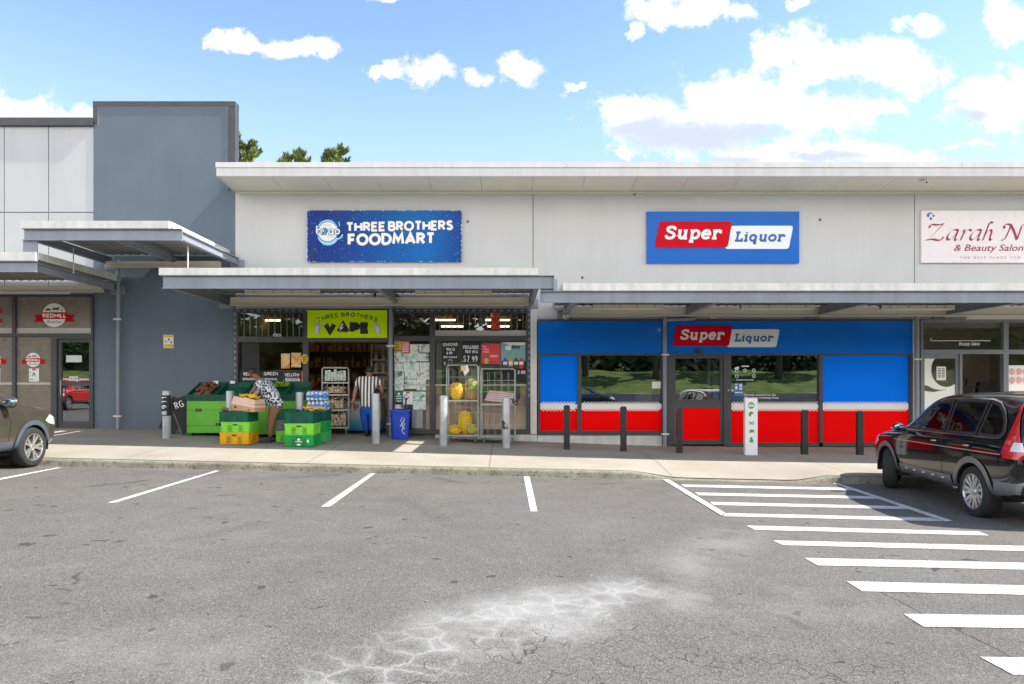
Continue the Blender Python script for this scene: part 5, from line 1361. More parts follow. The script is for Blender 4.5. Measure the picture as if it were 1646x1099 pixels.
for n_, (a, b, py, Y) in enumerate(((395, 516, 470, 15.0), (668, 790, 470.5, 15.0), (953, 1066, 493.5, 15.0), (1190, 1308, 494, 15.0), (1415, 1532, 494.5, 15.0))):
    xa, xb, z = PX(a, Y), PX(b, Y), PZ(py, Y)
    t = thing('tube_light', ('unlit cream tube light under the canopy above the produce bins', 'unlit cream tube light under the canopy above the wire trolleys', 'unlit cream tube light above the left liquor window', 'unlit cream tube light above the blue band right of the badge', 'unlit cream tube light nearest the salon front')[n_], 'light', ((xa + xb) / 2, Y, z), 0, 'tube lights under the canopies')
    mb = MB(); mb.box(xa, xb, Y - .05, Y + .05, z, z + .05); mb.box(xa, xa + .03, Y - .06, Y + .06, z - .045, z + .055); mb.box(xb - .03, xb, Y - .06, Y + .06, z - .045, z + .055); mb.build('housing', M_CREAM, t)
    mb = MB(); mb.tube([(xa + .03, Y, z - .02), (xb - .03, Y, z - .02)], .035, 8)
    mb.build('tube', mat('tube_cover', (.62, .60, .50), .3, var=.05), t)
    mb = MB()
    for k in range(4): xx = lerp(xa, xb, (k + .5) / 4); mb.box(xx - .012, xx + .012, Y - .058, Y - .05, z - .01, z + .04)
    mb.build('clip', M_SHEET, t)

# ------------------------------------------------------------------ crates, bins and produce
M_LIME = mat('crate_lime', (.20, .62, .05), .45, spec=.22, var=.12, scale=3)
M_GREEN = mat('crate_green', (.015, .33, .07), .45, spec=.22, var=.15, scale=3)
M_DKGR = mat('crate_dark_green', (.008, .095, .062), .45, spec=.22, var=.2, scale=3)
M_YELC = mat('crate_yellow', (.72, .38, .01), .45, spec=.22, var=.12, scale=3)
M_GREYC = mat('crate_grey', (.14, .14, .16), .5, var=.15)
def crate(label, x, y, z, w, d, h, m, rz=0, mark=False):
    t = thing('crate', label, 'crate', (0, 0, 0), 0, 'plastic crates stacked on the footpath')
    W2, D2, th = w / 2, d / 2, .016
    mb = MB()
    mb.box(-W2 + .02, W2 - .02, -D2 + .02, D2 - .02, 0, .018)
    for s in (-1, 1):
        mb.box(-W2 + .012, W2 - .012, s * (D2 - .012), s * (D2 - .012 - th), .018, h - .03); mb.box(s * (W2 - .012), s * (W2 - .012 - th), -D2 + .012 + th, D2 - .012 - th, .018, h - .03)
        mb.box(-W2, W2, s * D2, s * (D2 - .03), h - .03, h); mb.box(s * W2, s * (W2 - .03), -D2 + .03, D2 - .03, h - .03, h)
    n = 5
    for i in range(n + 1):
        xx = lerp(-W2 + .02, W2 - .02, i / n); mb.box(xx - .008, xx + .008, -D2 + .003, -D2 + .012, 0.0, h - .03)
        yy = lerp(-D2 + .03, D2 - .03, i / n); mb.box(W2 - .012, W2 - .003, yy - .008, yy + .008, 0.0, h - .03)
    mb.box(-W2 + .02, W2 - .02, -D2 + .004, -D2 + .012, h * .42, h * .42 + .014); mb.box(W2 - .012, W2 - .004, -D2 + .03, D2 - .03, h * .42, h * .42 + .014)
    mb.build('crate_shell', m, t)
    mb = MB()                                               # slots and hand holes
    mb.box(-.065, .065, -D2 + .0095, -D2 + .0125, h - .075, h - .045)
    for i in (1, 3):
        xa = lerp(-W2 + .02, W2 - .02, i / n)
        for k in range(6):
            z0 = .03 + k * h * .12
            if z0 + .01 < h - .06: mb.box(xa + .015, xa + (w - .04) / n - .015, -D2 + .0095, -D2 + .0125, z0, z0 + h * .05)
    for k in range(5):
        z0 = .03 + k * h * .13; mb.box(W2 - .0125, W2 - .0095, -.1, .1, z0, z0 + h * .045)
    mb.build('slots', M_BLACK, t)
    if mark:
        mb = MB(); mb.disc(0, h * .62, .03, .032, -D2 - .0008, 10); mb.box(-.07, .07, -D2 - .001, -D2 + .003, h * .40, h * .46); mb.box(-.035, .035, -D2 - .001, -D2 + .003, h * .1, h * .24); mb.box(.17, .21, -D2 - .001, -D2 + .003, h * .35, h * .6)
        mb.build('white_print', M_VWHITE, t)
    t.location = (x, y, z); t.rotation_euler.z = rz
    return t
gzf = lambda x, y: foot(x, y)
x, y = -5.70, 14.62; z = gzf(x, y)
crate('yellow crate at the foot of the stack under the carton', x, y, z, .62, .6, .25, M_YELC)
crate('lime green crate in the middle of the carton stack', x + .01, y, z + .247, .6, .58, .225, M_LIME, R(1))
crate('dark green crate under the carton', x - .01, y, z + .47, .62, .6, .215, M_DKGR, R(-1))
zs1 = z + .685
x, y = -4.31, 14.5; z = gzf(x, y)
crate('deep green crate with white marks at the foot of the front right stack', x, y, z, .6, .58, .245, M_GREEN, 0, True)
crate('lime green crate in the middle of the front right stack', x, y, z + .243, .61, .58, .24, M_LIME, R(.8))
crate('dark green crate on top of the front right stack', x, y, z + .48, .6, .58, .235, M_DKGR)
x, y = -4.215, 15.12; z = gzf(x, y)
crate('mid green crate at the foot of the stack under the bottled water', x, y, z, .57, .56, .24, mat('crate_mid', (.05, .42, .13), .45, var=.15))
crate('deep green crate in the middle of the stack under the bottled water', x, y, z + .238, .58, .56, .24, M_GREEN)
crate('dark green crate directly under the bottled water', x, y, z + .475, .58, .57, .235, M_DKGR)
zs3 = z + .71
x, y = -4.79, 15.12; z = gzf(x, y)
crate("lime green crate at the foot of the stack behind the man's leg", x, y, z, .46, .5, .24, M_LIME)
crate("grey crate in the stack behind the man's leg", x, y, z + .238, .45, .5, .24, M_GREYC)
crate("dark green crate on top of the stack behind the man's leg", x, y, z + .475, .46, .5, .235, M_DKGR)

def banana(mb, c, rz, tilt, s=.11):
    pts = []
    for i in range(7):
        a = R(-55 + 110 * i / 6); p = Vector((s * sin(a), 0, s * (1 - cos(a)) * 1.1))
        p = Matrix.Rotation(rz, 3, 'Z') @ Matrix.Rotation(tilt, 3, 'X') @ p; pts.append(Vector(c) + p)
    mb.tube(pts, [.006, .016, .02, .021, .02, .015, .006], 7)
def bunch(label, c, m, n=7, spread=.1, s=.12, rnd=1, rz0=0):
    rr = random.Random(rnd); mb = MB()
    for i in range(n): banana(mb, (c[0] + rr.uniform(-spread, spread), c[1] + rr.uniform(-spread, spread) * .8, c[2] + .02 + rr.uniform(0, .09)), rz0 + rr.uniform(-.5, .5), rr.uniform(-.7, .7), s)
    o = mb.build('bananas', m, None, True); return setp(o, label, 'bananas')
M_BAN = mat('banana_yellow', (.78, .52, .02), .5, var=.15, scale=8)
M_BANG = mat('banana_green', (.20, .36, .015), .5, var=.2, scale=8)
bunch('loose yellow bananas on the dark green crate before the bottled water', (-4.18, 14.92, zs3 - .05), mat('banana_ripe', (.75, .46, .06), .5, var=.3, scale=10), 16, .17, .09, 3)
# carton on the first stack
t = thing('carton', 'pinkish tan banana carton on the crate stack under the bending man\'s hand', 'carton')
mb = MB(); mb.box(-.27, .27, -.2, .2, 0, .165); mb.build('box_base', mat('carton_tan', (.50, .28, .15), .8, var=.12), t)
mb = MB(); mb.add([(-.277, -.207, .14), (.277, -.207, .09), (.277, .207, .09), (-.277, .207, .14), (-.24, -.19, .30), (.25, -.185, .255), (.25, .19, .26), (-.24, .19, .31)], [(0, 1, 5, 4), (1, 2, 6, 5), (2, 3, 7, 6), (3, 0, 4, 7)])
mb.build('paper_liner', mat('liner_pink', (.66, .46, .37), .8, var=.1, scale=6), t)
mb = MB(); mb.disc(-.18, .075, .03, .025, -.2035, 12); mb.disc(.14, .04, .03, .012, -.2035, 12); mb.build('hand_hole', M_BLACK, t)
t.location = (-5.50, 14.58, zs1 + .012); t.rotation_euler = (0, R(4), R(-12))
bunch('yellow bananas lying in the open top of the tan carton', (-5.5, 14.62, zs1 + .235), M_BAN, 12, .13, .11, 5)
mb = MB(); mb.blob((-5.93, 14.42, zs1 + .045), (.085, .06, .045), 10, 6, .08); o = mb.build('bread_roll', mat('crust', (.22, .07, .02), .6, var=.3, scale=12), None, True); setp(o, 'small brown and white lump on the left corner of the carton stack', 'food')
# bottled water
M_PET = mat('clear_bottle', (.60, .68, .76), .12, var=.25, scale=12, coat=.5)
M_WLAB = mat('water_label', (.03, .22, .66), .35, var=.3, scale=10)
def water(label, x, y, z):
    t = thing('water_pack', label, 'bottled water', (0, 0, 0), 0, 'packs of bottled water on the crates')
    b0 = None
    for j in range(3):
        for i in range(5):
            if b0 is None:
                mb = MB(); mb.lathe([(.036, 0), (.042, .012), (.042, .05), (.039, .055), (.042, .06), (.042, .13), (.039, .15), (.02, .185), (.016, .19), (.016, .195)], 12); me = mb.mesh('bottle', M_PET, True)
                mb = MB(); mb.lathe([(.0432, .06), (.0432, .115)], 12); lb = mb.mesh('label_band', M_WLAB, True)
                mb = MB(); mb.lathe([(.018, .19), (.018, .21), (0, .211)], 8); cp = mb.mesh('bottle_cap', M_WLAB); b0 = 1
            o = link('bottle', me); o.parent = t; o.location = (-.18 + i * .09, -.1 + j * .09, 0)
            for q in (lb, cp): k = link(q.name, q); k.parent = o
    mb = MB(); mb.box(-.232, .232, -.15, .13, .003, .17)
    mb.build('shrink_wrap', glass('film_wrap', (.93, .95, .98), .10, .15), t)
    mb = MB(); mb.box(-.05, .06, -.1535, -.151, .05, .14); mb.box(.165, .236, -.1535, -.151, .03, .16); mb.build('printed_band', M_WLAB, t)
    t.location = (x, y, z); return t
water('lower pack of bottled water on the rear green crate stack', -4.17, 15.2, zs3)
water('upper pack of bottled water on the rear green crate stack', -4.19, 15.2, zs3 + .212)
# big green produce bins
M_BIN = mat('bin_green', (.13, .47, .035), .5, var=.1, scale=1.5, dirt=.12)
def produce_bin(label, xa, xb, yf=15.6, yb=16.35, rust=None, hole=True):
    t = thing('produce_bin', label, 'produce bin', ((xa + xb) / 2, yf, foot((xa + xb) / 2, yf)), 0, 'bright green produce bins along the shop front')
    z0, z1 = foot(xb, yf) + .10, PZ(644, yf)
    h = z1 - z0
    mb = MB(); mb.box(xa, xb, yf, yb, z0, z0 + h * .215 - .008); mb.box(xa, xb, yf, yb, z0 + h * .215 + .008, z0 + h * .71 - .006); mb.box(xa, xb, yf, yb, z0 + h * .71 + .006, z1); mb.box(xa + .02, xb - .02, yf + .012, yb - .02, z0, z1 - .01)
    bevel(mb.build('bin_body', M_BIN, t), .008)
    mb = MB()
    if hole: cx_ = lerp(xa, xb, .66); mb.poly([(cx_ + x, z0 + h * .225 + zz) for x, zz in arc(0, 0, .14, .125, 0, 180, 12)], yf - .003); mb.box(cx_ - .19, cx_ - .155, yf - .003, yf, z0 + h * .215, z0 + h * .215 + .08)
    mb.build('hand_hole', M_BLACK, t) if hole else None
    if rust:
        mb = MB(); mb.poly([(xa + .19, z0 + h * .755), (xa + .35, z0 + h * .76), (xa + .345, z0 + h * .66), (xa + .2, z0 + h * .665)], yf - .002); mb.build('rust_patch', mat('rust', (.16, .055, .02), .9, var=.5, scale=20), t)
    for xx in (xa + .1, xb - .1):
        mb = MB(); mb.lathe([(.048, -.02), (.052, 0), (.048, .02)], 14, (xx, yf + .08, z0 - .05), 'x'); c = mb.build('castor', M_BLACK, t)
        mb = MB(); mb.box(xx - .03, xx + .03, yf + .04, yf + .12, z0 - .01, z0); mb.box(xx - .03, xx - .025, yf + .06, yf + .1, z0 - .06, z0); mb.build('castor_fork', M_GALV, c)
    # sloping dark trays on top are lifted out one by one: things of their own
    return z1
def tray(label, xa, xb, yf, yb, z0, z1, m=M_DKGR):
    t = thing('produce_tray', label, 'produce tray', ((xa + xb) / 2, yf, z0), 0, 'dark green trays on the produce bins')
    def P(x, u, dz): return (x, lerp(yf, yb, u), lerp(z0, z1, u) + dz)
    mb = MB(); d = .13; th = .02
    def wall(x0, x1, u0, u1):
        mb.add([P(x0, u0, 0), P(x1, u0, 0), P(x1, u1, 0), P(x0, u1, 0), P(x0, u0, d), P(x1, u0, d), P(x1, u1, d), P(x0, u1, d)], [(0, 3, 2, 1), (4, 5, 6, 7), (0, 1, 5, 4), (1, 2, 6, 5), (2, 3, 7, 6), (3, 0, 4, 7)])
    wall(xa, xb, 0, .03); wall(xa, xb, .97, 1); wall(xa, xa + th, .03, .97); wall(xb - th, xb, .03, .97)
    mb.add([P(xa + th, .03, .01), P(xb - th, .03, .01), P(xb - th, .97, .01), P(xa + th, .97, .01)], [(0, 1, 2, 3)])
    mb.build('tray_shell', m, t)
    mb = MB()
    for k in range(3):
        u = lerp(xa, xb, (k + .5) / 3); mb.add([P(u - .05, 0, .04), P(u + .05, 0, .04), P(u + .05, 0, .09), P(u - .05, 0, .09)], [(0, 1, 2, 3)])
    for i in range(len(mb.v)): mb.v[i] = (mb.v[i][0], mb.v[i][1] - .003, mb.v[i][2])
    mb.build('slots', M_BLACK, t)
    return P
xa1, xb1 = PX(300, 15.6), PX(391, 15.6); xa2, xb2 = PX(394, 15.6), PX(488, 15.6)
zt1 = produce_bin('bright green produce bin on castors next to the blue-grey wall', xa1, xb1, rust=True)
zt2 = produce_bin('bright green produce bin behind the bending man', xa2, xb2, hole=False)
wq = (xb1 - xa1) / 2
P1 = tray('tray of brown kumara on the bin next to the wall', xa1 + .0, xa1 + wq - .01, 15.58, 16.28, zt1 + .005, zt1 + .30)
P2 = tray('almost empty tray right of the kumara', xa1 + wq, xb1, 15.58, 16.28, zt1 + .005, zt1 + .30)
wq2 = (xb2 - xa2) / 3
P3 = tray('tray of garlic at the bending man\'s hand', xa2, xa2 + wq2 - .01, 15.58, 16.28, zt2 + .005, zt2 + .30)
P4 = tray('tray of green bananas behind the bending man', xa2 + wq2, xa2 + 2 * wq2 - .01, 15.58, 16.28, zt2 + .005, zt2 + .30)
P5 = tray('empty dark tray at the doorway end of the bins', xa2 + 2 * wq2, xb2, 15.58, 16.28, zt2 + .005, zt2 + .30)
rr = random.Random(2)
M_KUM = mat('kumara_skin', (.17, .065, .035), .8, var=.4, scale=9, bump=.3)
kb = None
for i in range(26):
    u, v = rr.uniform(.08, .8), rr.uniform(.12, .9)
    c = P1(lerp(xa1 + .07, xa1 + wq - .08, u), v, .07 + rr.uniform(0, .06))
    if kb is None or i < 4:
        mb = MB(); mb.blob((0, 0, 0), (.085, .055, .05), 10, 7, .1); kb = mb.mesh('kumara', M_KUM, True)
    o = link('kumara', kb); o.location = c; o.rotation_euler = (rr.uniform(-.5, .5), rr.uniform(-.5, .5), rr.uniform(0, 3)); o.scale = [rr.uniform(.8, 1.25)] * 3
    setp(o, 'brown kumara heaped in the tray next to the blue-grey wall', 'vegetable', 'kumara in the tray')
M_GAR = mat('garlic_skin', (.62, .52, .54), .7, var=.25, scale=14)
gb = MB().blob((0, 0, 0), (.036, .036, .032), 9, 6, .06); gb.lathe([(.01, .025), (.006, .05), (0, .055)], 6); gm = gb.mesh('garlic', M_GAR, True)
for i in range(36):
    o = link('garlic_bulb', gm); o.location = P3(lerp(xa2 + .05, xa2 + wq2 - .06, rr.random()), rr.uniform(.08, .92), .06 + rr.uniform(0, .07)); o.rotation_euler = (rr.uniform(-1, 1), rr.uniform(-1, 1), 0)
    setp(o, 'pale garlic bulb heaped in the tray at the bending man\'s hand', 'vegetable', 'garlic in the tray')
c = P4(xa2 + 1.55 * wq2, .55, .12)
bunch('heap of green bananas behind the bending man\'s back', c, M_BANG, 24, .17, .13, 8, 1.1)
for n_, px in enumerate((344, 371)):
    setp(MB().box(PX(px - 4, 16.1), PX(px + 4, 16.1), 16.2, 16.21, zt1 + .395, zt1 + .46).build('price_card', M_PAPER), ('blank white price card at the back of the kumara tray', 'blank white price card at the back of the almost empty tray')[n_], 'card')
# A-frame
t = thing('a_frame_sign', 'black folding pavement sign leaning between the wall and the green bin', 'sign')
mb = MB(); mb.box(-.2, .2, -.012, .012, 0, .82); a_ = mb.build('board', M_BLKB, t); a_.rotation_euler = (0, R(0), 0)
a_.data.transform(Matrix.Translation((0, -.0, 0)) @ Matrix.Rotation(R(-22), 4, 'Y') @ Matrix.Translation((0, 0, 0)))
mb = MB(); mb.box(-.2, .2, -.012, .012, 0, .80); b_ = mb.build('board', M_BLKB, t)
b_.data.transform(Matrix.Translation((-.62, .12, 0)) @ Matrix.Rotation(R(24), 4, 'Y'))
mb = MB(); stroke_text(mb, 'RG', -.12, .08, .60, .16, .14, -.0145, jit=.06, gap=.4); w_ = mb.build('chalk_writing', M_CHALK, t); w_.data.transform(Matrix.Rotation(R(-22), 4, 'Y'))
mb = MB(); mb.box(-.22, -.19, -.02, .02, -.01, .8); mb.box(.19, .22, -.02, .02, -.01, .8); w_ = mb.build('frame', mat('frame_grey', (.12, .12, .12), .5), t); w_.data.transform(Matrix.Rotation(R(-22), 4, 'Y'))
t.location = (PX(307, 15.75), 15.75, foot(-7.2, 15.75) + .09)
# blue tubs
M_TUB = mat('tub_blue', (.004, .055, .50), .35, var=.15, scale=3, coat=.2)
def rsq(hw, r=.07, n=4):
    return poly_round([Vector((-hw, -hw)), Vector((hw, -hw)), Vector((hw, hw)), Vector((-hw, hw))], r, n)
def tub(label, z, x, y):
    mb = MB(); lay = [(.19, 0), (.225, .52), (.245, .52), (.25, .565), (.235, .57), (.225, .56), (.215, .5), (.185, .02)]
    n = len(rsq(.2)); o = 0
    for i, (hw, h) in enumerate(lay): mb.v += [(a, b, h) for a, b in rsq(hw)]
    for i in range(len(lay) - 1):
        for k in range(n): mb.f.append((i * n + k, i * n + (k + 1) % n, (i + 1) * n + (k + 1) % n, (i + 1) * n + k)); mb.mi.append(0)
    mb.f.append(tuple(range(n))[::-1]); mb.mi.append(0); mb.f.append(tuple((len(lay) - 1) * n + k for k in range(n))); mb.mi.append(0)
    t = thing('tub', label, 'tub', (0, 0, 0), 0, 'nested blue tubs by the doorway'); mb.build('tub_shell', M_TUB, t, 'auto')
    mb = MB(); mb.tube([(.0, -.225, .3), (.06, -.232, .42), (.1, -.226, .36), (.04, -.222, .2), (.1, -.22, .12)], .012, 5)
    mb.build('white_scrawl', mat('scrawl', (.55, .62, .75), .5), t)
    t.location = (x, y, z); t.rotation_euler.z = R(8); return t
X, Y = PX(644, 16.2), 16.15; z = foot(X, Y)
tub('lower blue tub standing on the footpath by the doorway', z, X, Y); tub('upper blue tub nested in the lower one, holding a black handle', z + .12, X + .003, Y)
t = thing('squeegee', 'black handle standing up out of the upper blue tub', 'cleaning tool', (X + .1, Y, z + .15))
mb = MB(); mb.tube([(X + .06, Y + .05, z + .16), (X + .13, Y + .08, z + .98)], .02, 6); mb.build('handle', M_BLACK, t)
mb = MB(); mb.tube([(X + .12, Y + .08, z + .9), (X + .07, Y + .08, z + .97), (X + .13, Y + .08, z + 1.06), (X + .19, Y + .08, z + .98), (X + .14, Y + .08, z + .92)], .012, 5); mb.build('grip_loop', M_BLACK, t)
# ------------------------------------------------------------------ roll cages
M_WIRE = mat('wire_zinc', (.42, .43, .42), .4, metal=.5, var=.2, scale=6)
M_FOOTG = mat('corner_green', (.02, .30, .14), .5)
def cage(label, x, y, z, w, d, h, rz=0, shelves=(.5,), bar=True, dark=None):
    t = thing('roll_cage', label, 'wire trolley')
    W2, D2 = w / 2, d / 2; b = .16
    mb = MB()
    for s in (-1, 1):
        mb.tube([(s * W2, -D2, b), (s * W2, -D2, h - .06), (s * (W2 - .03), -D2, h), (-s * 0, -D2, h)], .014, 6)
        mb.tube([(s * W2, D2, b), (s * W2, D2, h)], .014, 6); mb.tube([(s * W2, -D2, h * .97), (s * W2, D2, h * .97)], .012, 6)
    mb.tube([(-W2, D2, h), (W2, D2, h)], .014, 6)
    for zz in (b,): mb.box(-W2, W2, -D2, D2, zz, zz + .03)
    mb.build('cage_frame', M_WIRE, t)
    mb = MB(); n = 5
    for yy in (-D2 + .004, D2 - .004):
        for i in range(1, n): mb.tube([(lerp(-W2, W2, i / n), yy, b), (lerp(-W2, W2, i / n), yy, h - .08)], .004, 4)
        for k in range(1, 6): mb.tube([(-W2, yy, lerp(b, h, k / 6)), (W2, yy, lerp(b, h, k / 6))], .004, 4)
    for s in (-1, 1):
        for i in range(1, 4): mb.tube([(s * W2, lerp(-D2, D2, i / 4), b), (s * W2, lerp(-D2, D2, i / 4), h - .06)], .004, 4)
        for k in range(1, 6): mb.tube([(s * W2, -D2, lerp(b, h, k / 6)), (s * W2, D2, lerp(b, h, k / 6))], .004, 4)
    mb.build('wire_mesh', M_WIRE, t)
    for f in shelves:
        mb = MB(); zz = lerp(b, h, f); mb.box(-W2 + .01, W2 - .01, -D2, -D2 + .02, zz - .02, zz + .015)
        for i in range(9): yy = lerp(-D2 + .02, D2, i / 8); mb.tube([(-W2 + .01, yy, zz), (W2 - .01, yy, zz)], .005, 4)
        mb.build('shelf', M_WIRE, t)
    for sx in (-1, 1):
        for sy in (-1, 1):
            mb = MB(); mb.lathe([(.05, -.016), (.056, -.01), (.056, .01), (.05, .016)], 14, (sx * (W2 - .06), sy * (D2 - .07), .056), 'x'); c = mb.build('castor', mat('castor_grey', (.16, .17, .19), .5), t)
            mb = MB(); mb.box(sx * (W2 - .06) - .04, sx * (W2 - .06) + .04, sy * (D2 - .07) - .05, sy * (D2 - .07) + .05, .115, .16); mb.build('corner_block', M_FOOTG, c)
    if bar:
        mb = MB(); mb.box(-W2 - .01, W2 + .01, -D2 - .02, -D2 - .002, h + .02, h + .055); mb.build('dark_rail', M_BLACK, t); mb = MB(); mb.box(-W2, W2, D2 - .02, D2, h - .02, h + .06); mb.build('dark_rail', M_BLACK, t)
        mb = MB(); mb.tube([(-W2, -D2 - .012, h * .68), (-W2, -D2 - .012, h * .72)], .026, 8); mb.tube([(-W2, -D2 - .012, h * .30), (-W2, -D2 - .012, h * .33)], .024, 8); mb.build('green_clip', mat('clip_green', (.10, .55, .22), .5), t)
    t.location = (x, y, z); t.rotation_euler.z = rz
    return t
Yc = 15.72
xA, xB = PX(744.5, Yc), PX(801, Yc)
zA, zB = foot(xA, Yc) - .0, foot(xB, Yc)
cage('wire trolley holding yellow and green bags, left of the two before the window', xA - .02, Yc + .3, zA, .72, .6, 1.80, 0, (.5,))
cage('wire trolley with flattened card on its shelf, right of the two before the window', xB, Yc + .3, zB, .78, .6, 1.74, R(-2), (.48,))
def bag(label, cx, cy, z, w, d, h, m, jit=.06, name='bag', seed=1):
    random.seed(seed); mb = MB(); mb.blob((0, 0, h / 2), (w / 2, d / 2, h / 2), 12, 8, jit)
    for i, v in enumerate(mb.v): mb.v[i] = (v[0] * 1.12, v[1] * 1.1, max(0, min(h, (v[2] - h / 2) * 1.12 + h / 2)))
    o = mb.build(name, m, None, True, (0, 0, 0)); o.location = (cx, cy, z); return setp(o, label, 'bag')
zs = zA + lerp(.16, 1.78, .5) + .016
bag('yellow printed bag on the upper shelf of the left trolley', xA - .17, Yc + .2, zs, .30, .22, .42, two_tone('bag_yellow', 'print', [(0, (.75, .42, .01)), (.47, (.8, .55, .03)), (.56, (.45, .03, .02)), (.62, (.72, .6, .42))], 7), seed=2)
bag('green and brown mesh bag on the upper shelf of the left trolley', xA + .18, Yc + .22, zs, .30, .24, .50, two_tone('bag_green', 'print', [(0, (.03, .28, .02)), (.45, (.42, .24, .10)), (.58, (.50, .33, .16)), (.64, (.08, .35, .05))], 5), seed=3)
M_LEM = two_tone('lemon_net', 'spots', [(0, (.80, .60, .02)), (.32, (.72, .48, .01)), (.5, (.55, .34, .01))], 26)
zb = zA + .195
for n_, (dx, dy, w, h, lab) in enumerate(((-.22, .2, .26, .22, 'yellow netted fruit bag low at the left of the left trolley'), (-.2, .08, .26, .16, 'yellow netted fruit bag lying flattest at the front of the left trolley'), (.02, .24, .30, .55, 'tall peaked yellow net of fruit in the bottom of the left trolley'), (.2, .2, .26, .24, 'dull yellow-green net of fruit low at the right of the left trolley'))):
    bag(lab, xA + dx, Yc + dy, zb, w, .2, h, M_LEM if n_ < 3 else mat('net_dull', (.45, .38, .06), .7, var=.4, scale=20), .1, seed=5 + n_)
t = thing('flat_card', 'pale pink flattened card and paper on the shelf of the right trolley', 'card')
mb = MB()
for k in range(5): mb.box(-.33 + .02 * k, .30 + .012 * k, -.2, .2, k * .05, k * .05 + .042)
mb.build('sheet', mat('card_pink', (.58, .44, .42), .8, var=.15, scale=5), t); t.location = (xB + .0, Yc + .28, zB + lerp(.16, 1.74, .48) + .06); t.rotation_euler = (0, R(6), R(3))
t = thing('paper_tag', 'white, yellow and blue paper tags hooked on the top of the left trolley', 'tag', (xA + .02, Yc - .03, PZ(593, Yc)))
mb = MB(); mb.poly([(xA - .03, PZ(590, Yc)), (xA + .10, PZ(586, Yc)), (xA + .14, PZ(596, Yc)), (xA + .04, PZ(604, Yc))], Yc - .03); mb.build('tag', M_PAPER, t)
mb = MB(); mb.poly([(xA - .05, PZ(588, Yc)), (xA + .06, PZ(588, Yc)), (xA + .06, PZ(596, Yc)), (xA - .05, PZ(596, Yc))], Yc - .033); mb.build('tag', mat('tag_yellow', (.72, .52, .2), .6), t)
t = thing('cable_lock', 'black cable lock hooked over the bollard before the right trolley', 'lock', (PX(820, 15.2), 15.2, PZ(650, 15.2)))
mb = MB(); mb.tube([(PX(u, 15.25), 15.28, PZ(v, 15.25)) for u, v in spl([(812, 640), (822, 641), (826, 648), (831, 651), (831, 644), (827, 646)], 3)], .014, 5); mb.build('cable', M_BLACK, t)
# in the doorway
Yd = 16.2; xD = PX(530, Yd)
cage('white wire trolley of goods standing in the open doorway', xD, Yd + .55, .42, .62, .8, 1.62, R(14), (.30, .55, .75), False)
M_GOODS = two_tone('goods_print', 'print', [(0, (.10, .05, .02)), (.42, (.45, .30, .12)), (.5, (.60, .55, .48)), (.56, (.30, .10, .04)), (.64, (.55, .42, .06))], 5)
for n_, (f, w, h, lab) in enumerate(((.02, .5, .34, 'mixed packets in the bottom of the doorway trolley'), (.31, .5, .26, 'brown and white packets on the lowest shelf of the doorway trolley'), (.56, .48, .2, 'trays of eggs on the middle shelf of the doorway trolley'), (.76, .5, .3, 'pale wrapped packets on the top shelf of the doorway trolley'))):
    t = thing('packet_pile', lab, 'groceries'); rr = random.Random(n_)
    for i in range(7):
        mb = MB(); x0 = -w / 2 + w * i / 7; mb.box(x0, x0 + w / 7 - .006, -.3, -.05 + rr.uniform(0, .1), 0, h * rr.uniform(.7, 1)); bevel(mb.build('packet', M_GOODS if n_ != 3 else M_LEAFLET, t), .01)
    t.location = (xD, Yd + .55, .42 + lerp(.16, 1.62, f) + .03); t.rotation_euler.z = R(14)
for k in range(7):                                          # stacked red and blue baskets behind the trolley
    o = MB().box(-.2, .2, -.15, .15, 0, .16).build('basket', mat('basket_red', (.40, .01, .01), .5) if k > 3 else mat('basket_blue', (.01, .04, .25), .5), None, org=(0, 0, 0))
    o.location = (PX(506, 17.3) - k * .045, 17.6, .55 + k * .17); o.rotation_euler = (0, R(18), 0); setp(o, 'leaning red basket stacked behind the doorway trolley' if k > 3 else 'leaning blue basket stacked behind the doorway trolley', 'basket', 'red baskets in the leaning stack' if k > 3 else 'blue baskets in the leaning stack')
t = thing('chest_freezer', 'white to blue ice cream freezer just inside the doorway', 'freezer', (PX(577, 17.2), 17.2, .42))
xa, xb = PX(556, 17.2), PX(612, 17.2)
mb = MB(); mb.box(xa, xb, 17.2, 17.8, .47, 1.22); bevel(mb.build('cabinet', two_tone('freezer_print', 'grad', [(0, (.02, .22, .50)), (.28, (.10, .42, .62)), (.55, (.62, .62, .66)), (1, (.66, .64, .66))], 1, .35, (0.05, .8)), t), .015)
mb = MB(); mb.box(xa - .01, xb + .01, 17.19, 17.82, 1.22, 1.27); mb.build('lid', M_PIPE, t)
btext('lettering', 'Tip Top', PX(562, 17.2), PX(600, 17.2), PZ(656, 17.2), .14, 17.19, mat('tip_red', (.25, .01, .02)), t, .02, .3)
for xx in (xa + .08, xb - .08):
    mb = MB(); mb.lathe([(.03, -.02), (.03, .02)], 10, (xx, 17.28, .45), 'x'); mb.build('castor', M_BLACK, t)
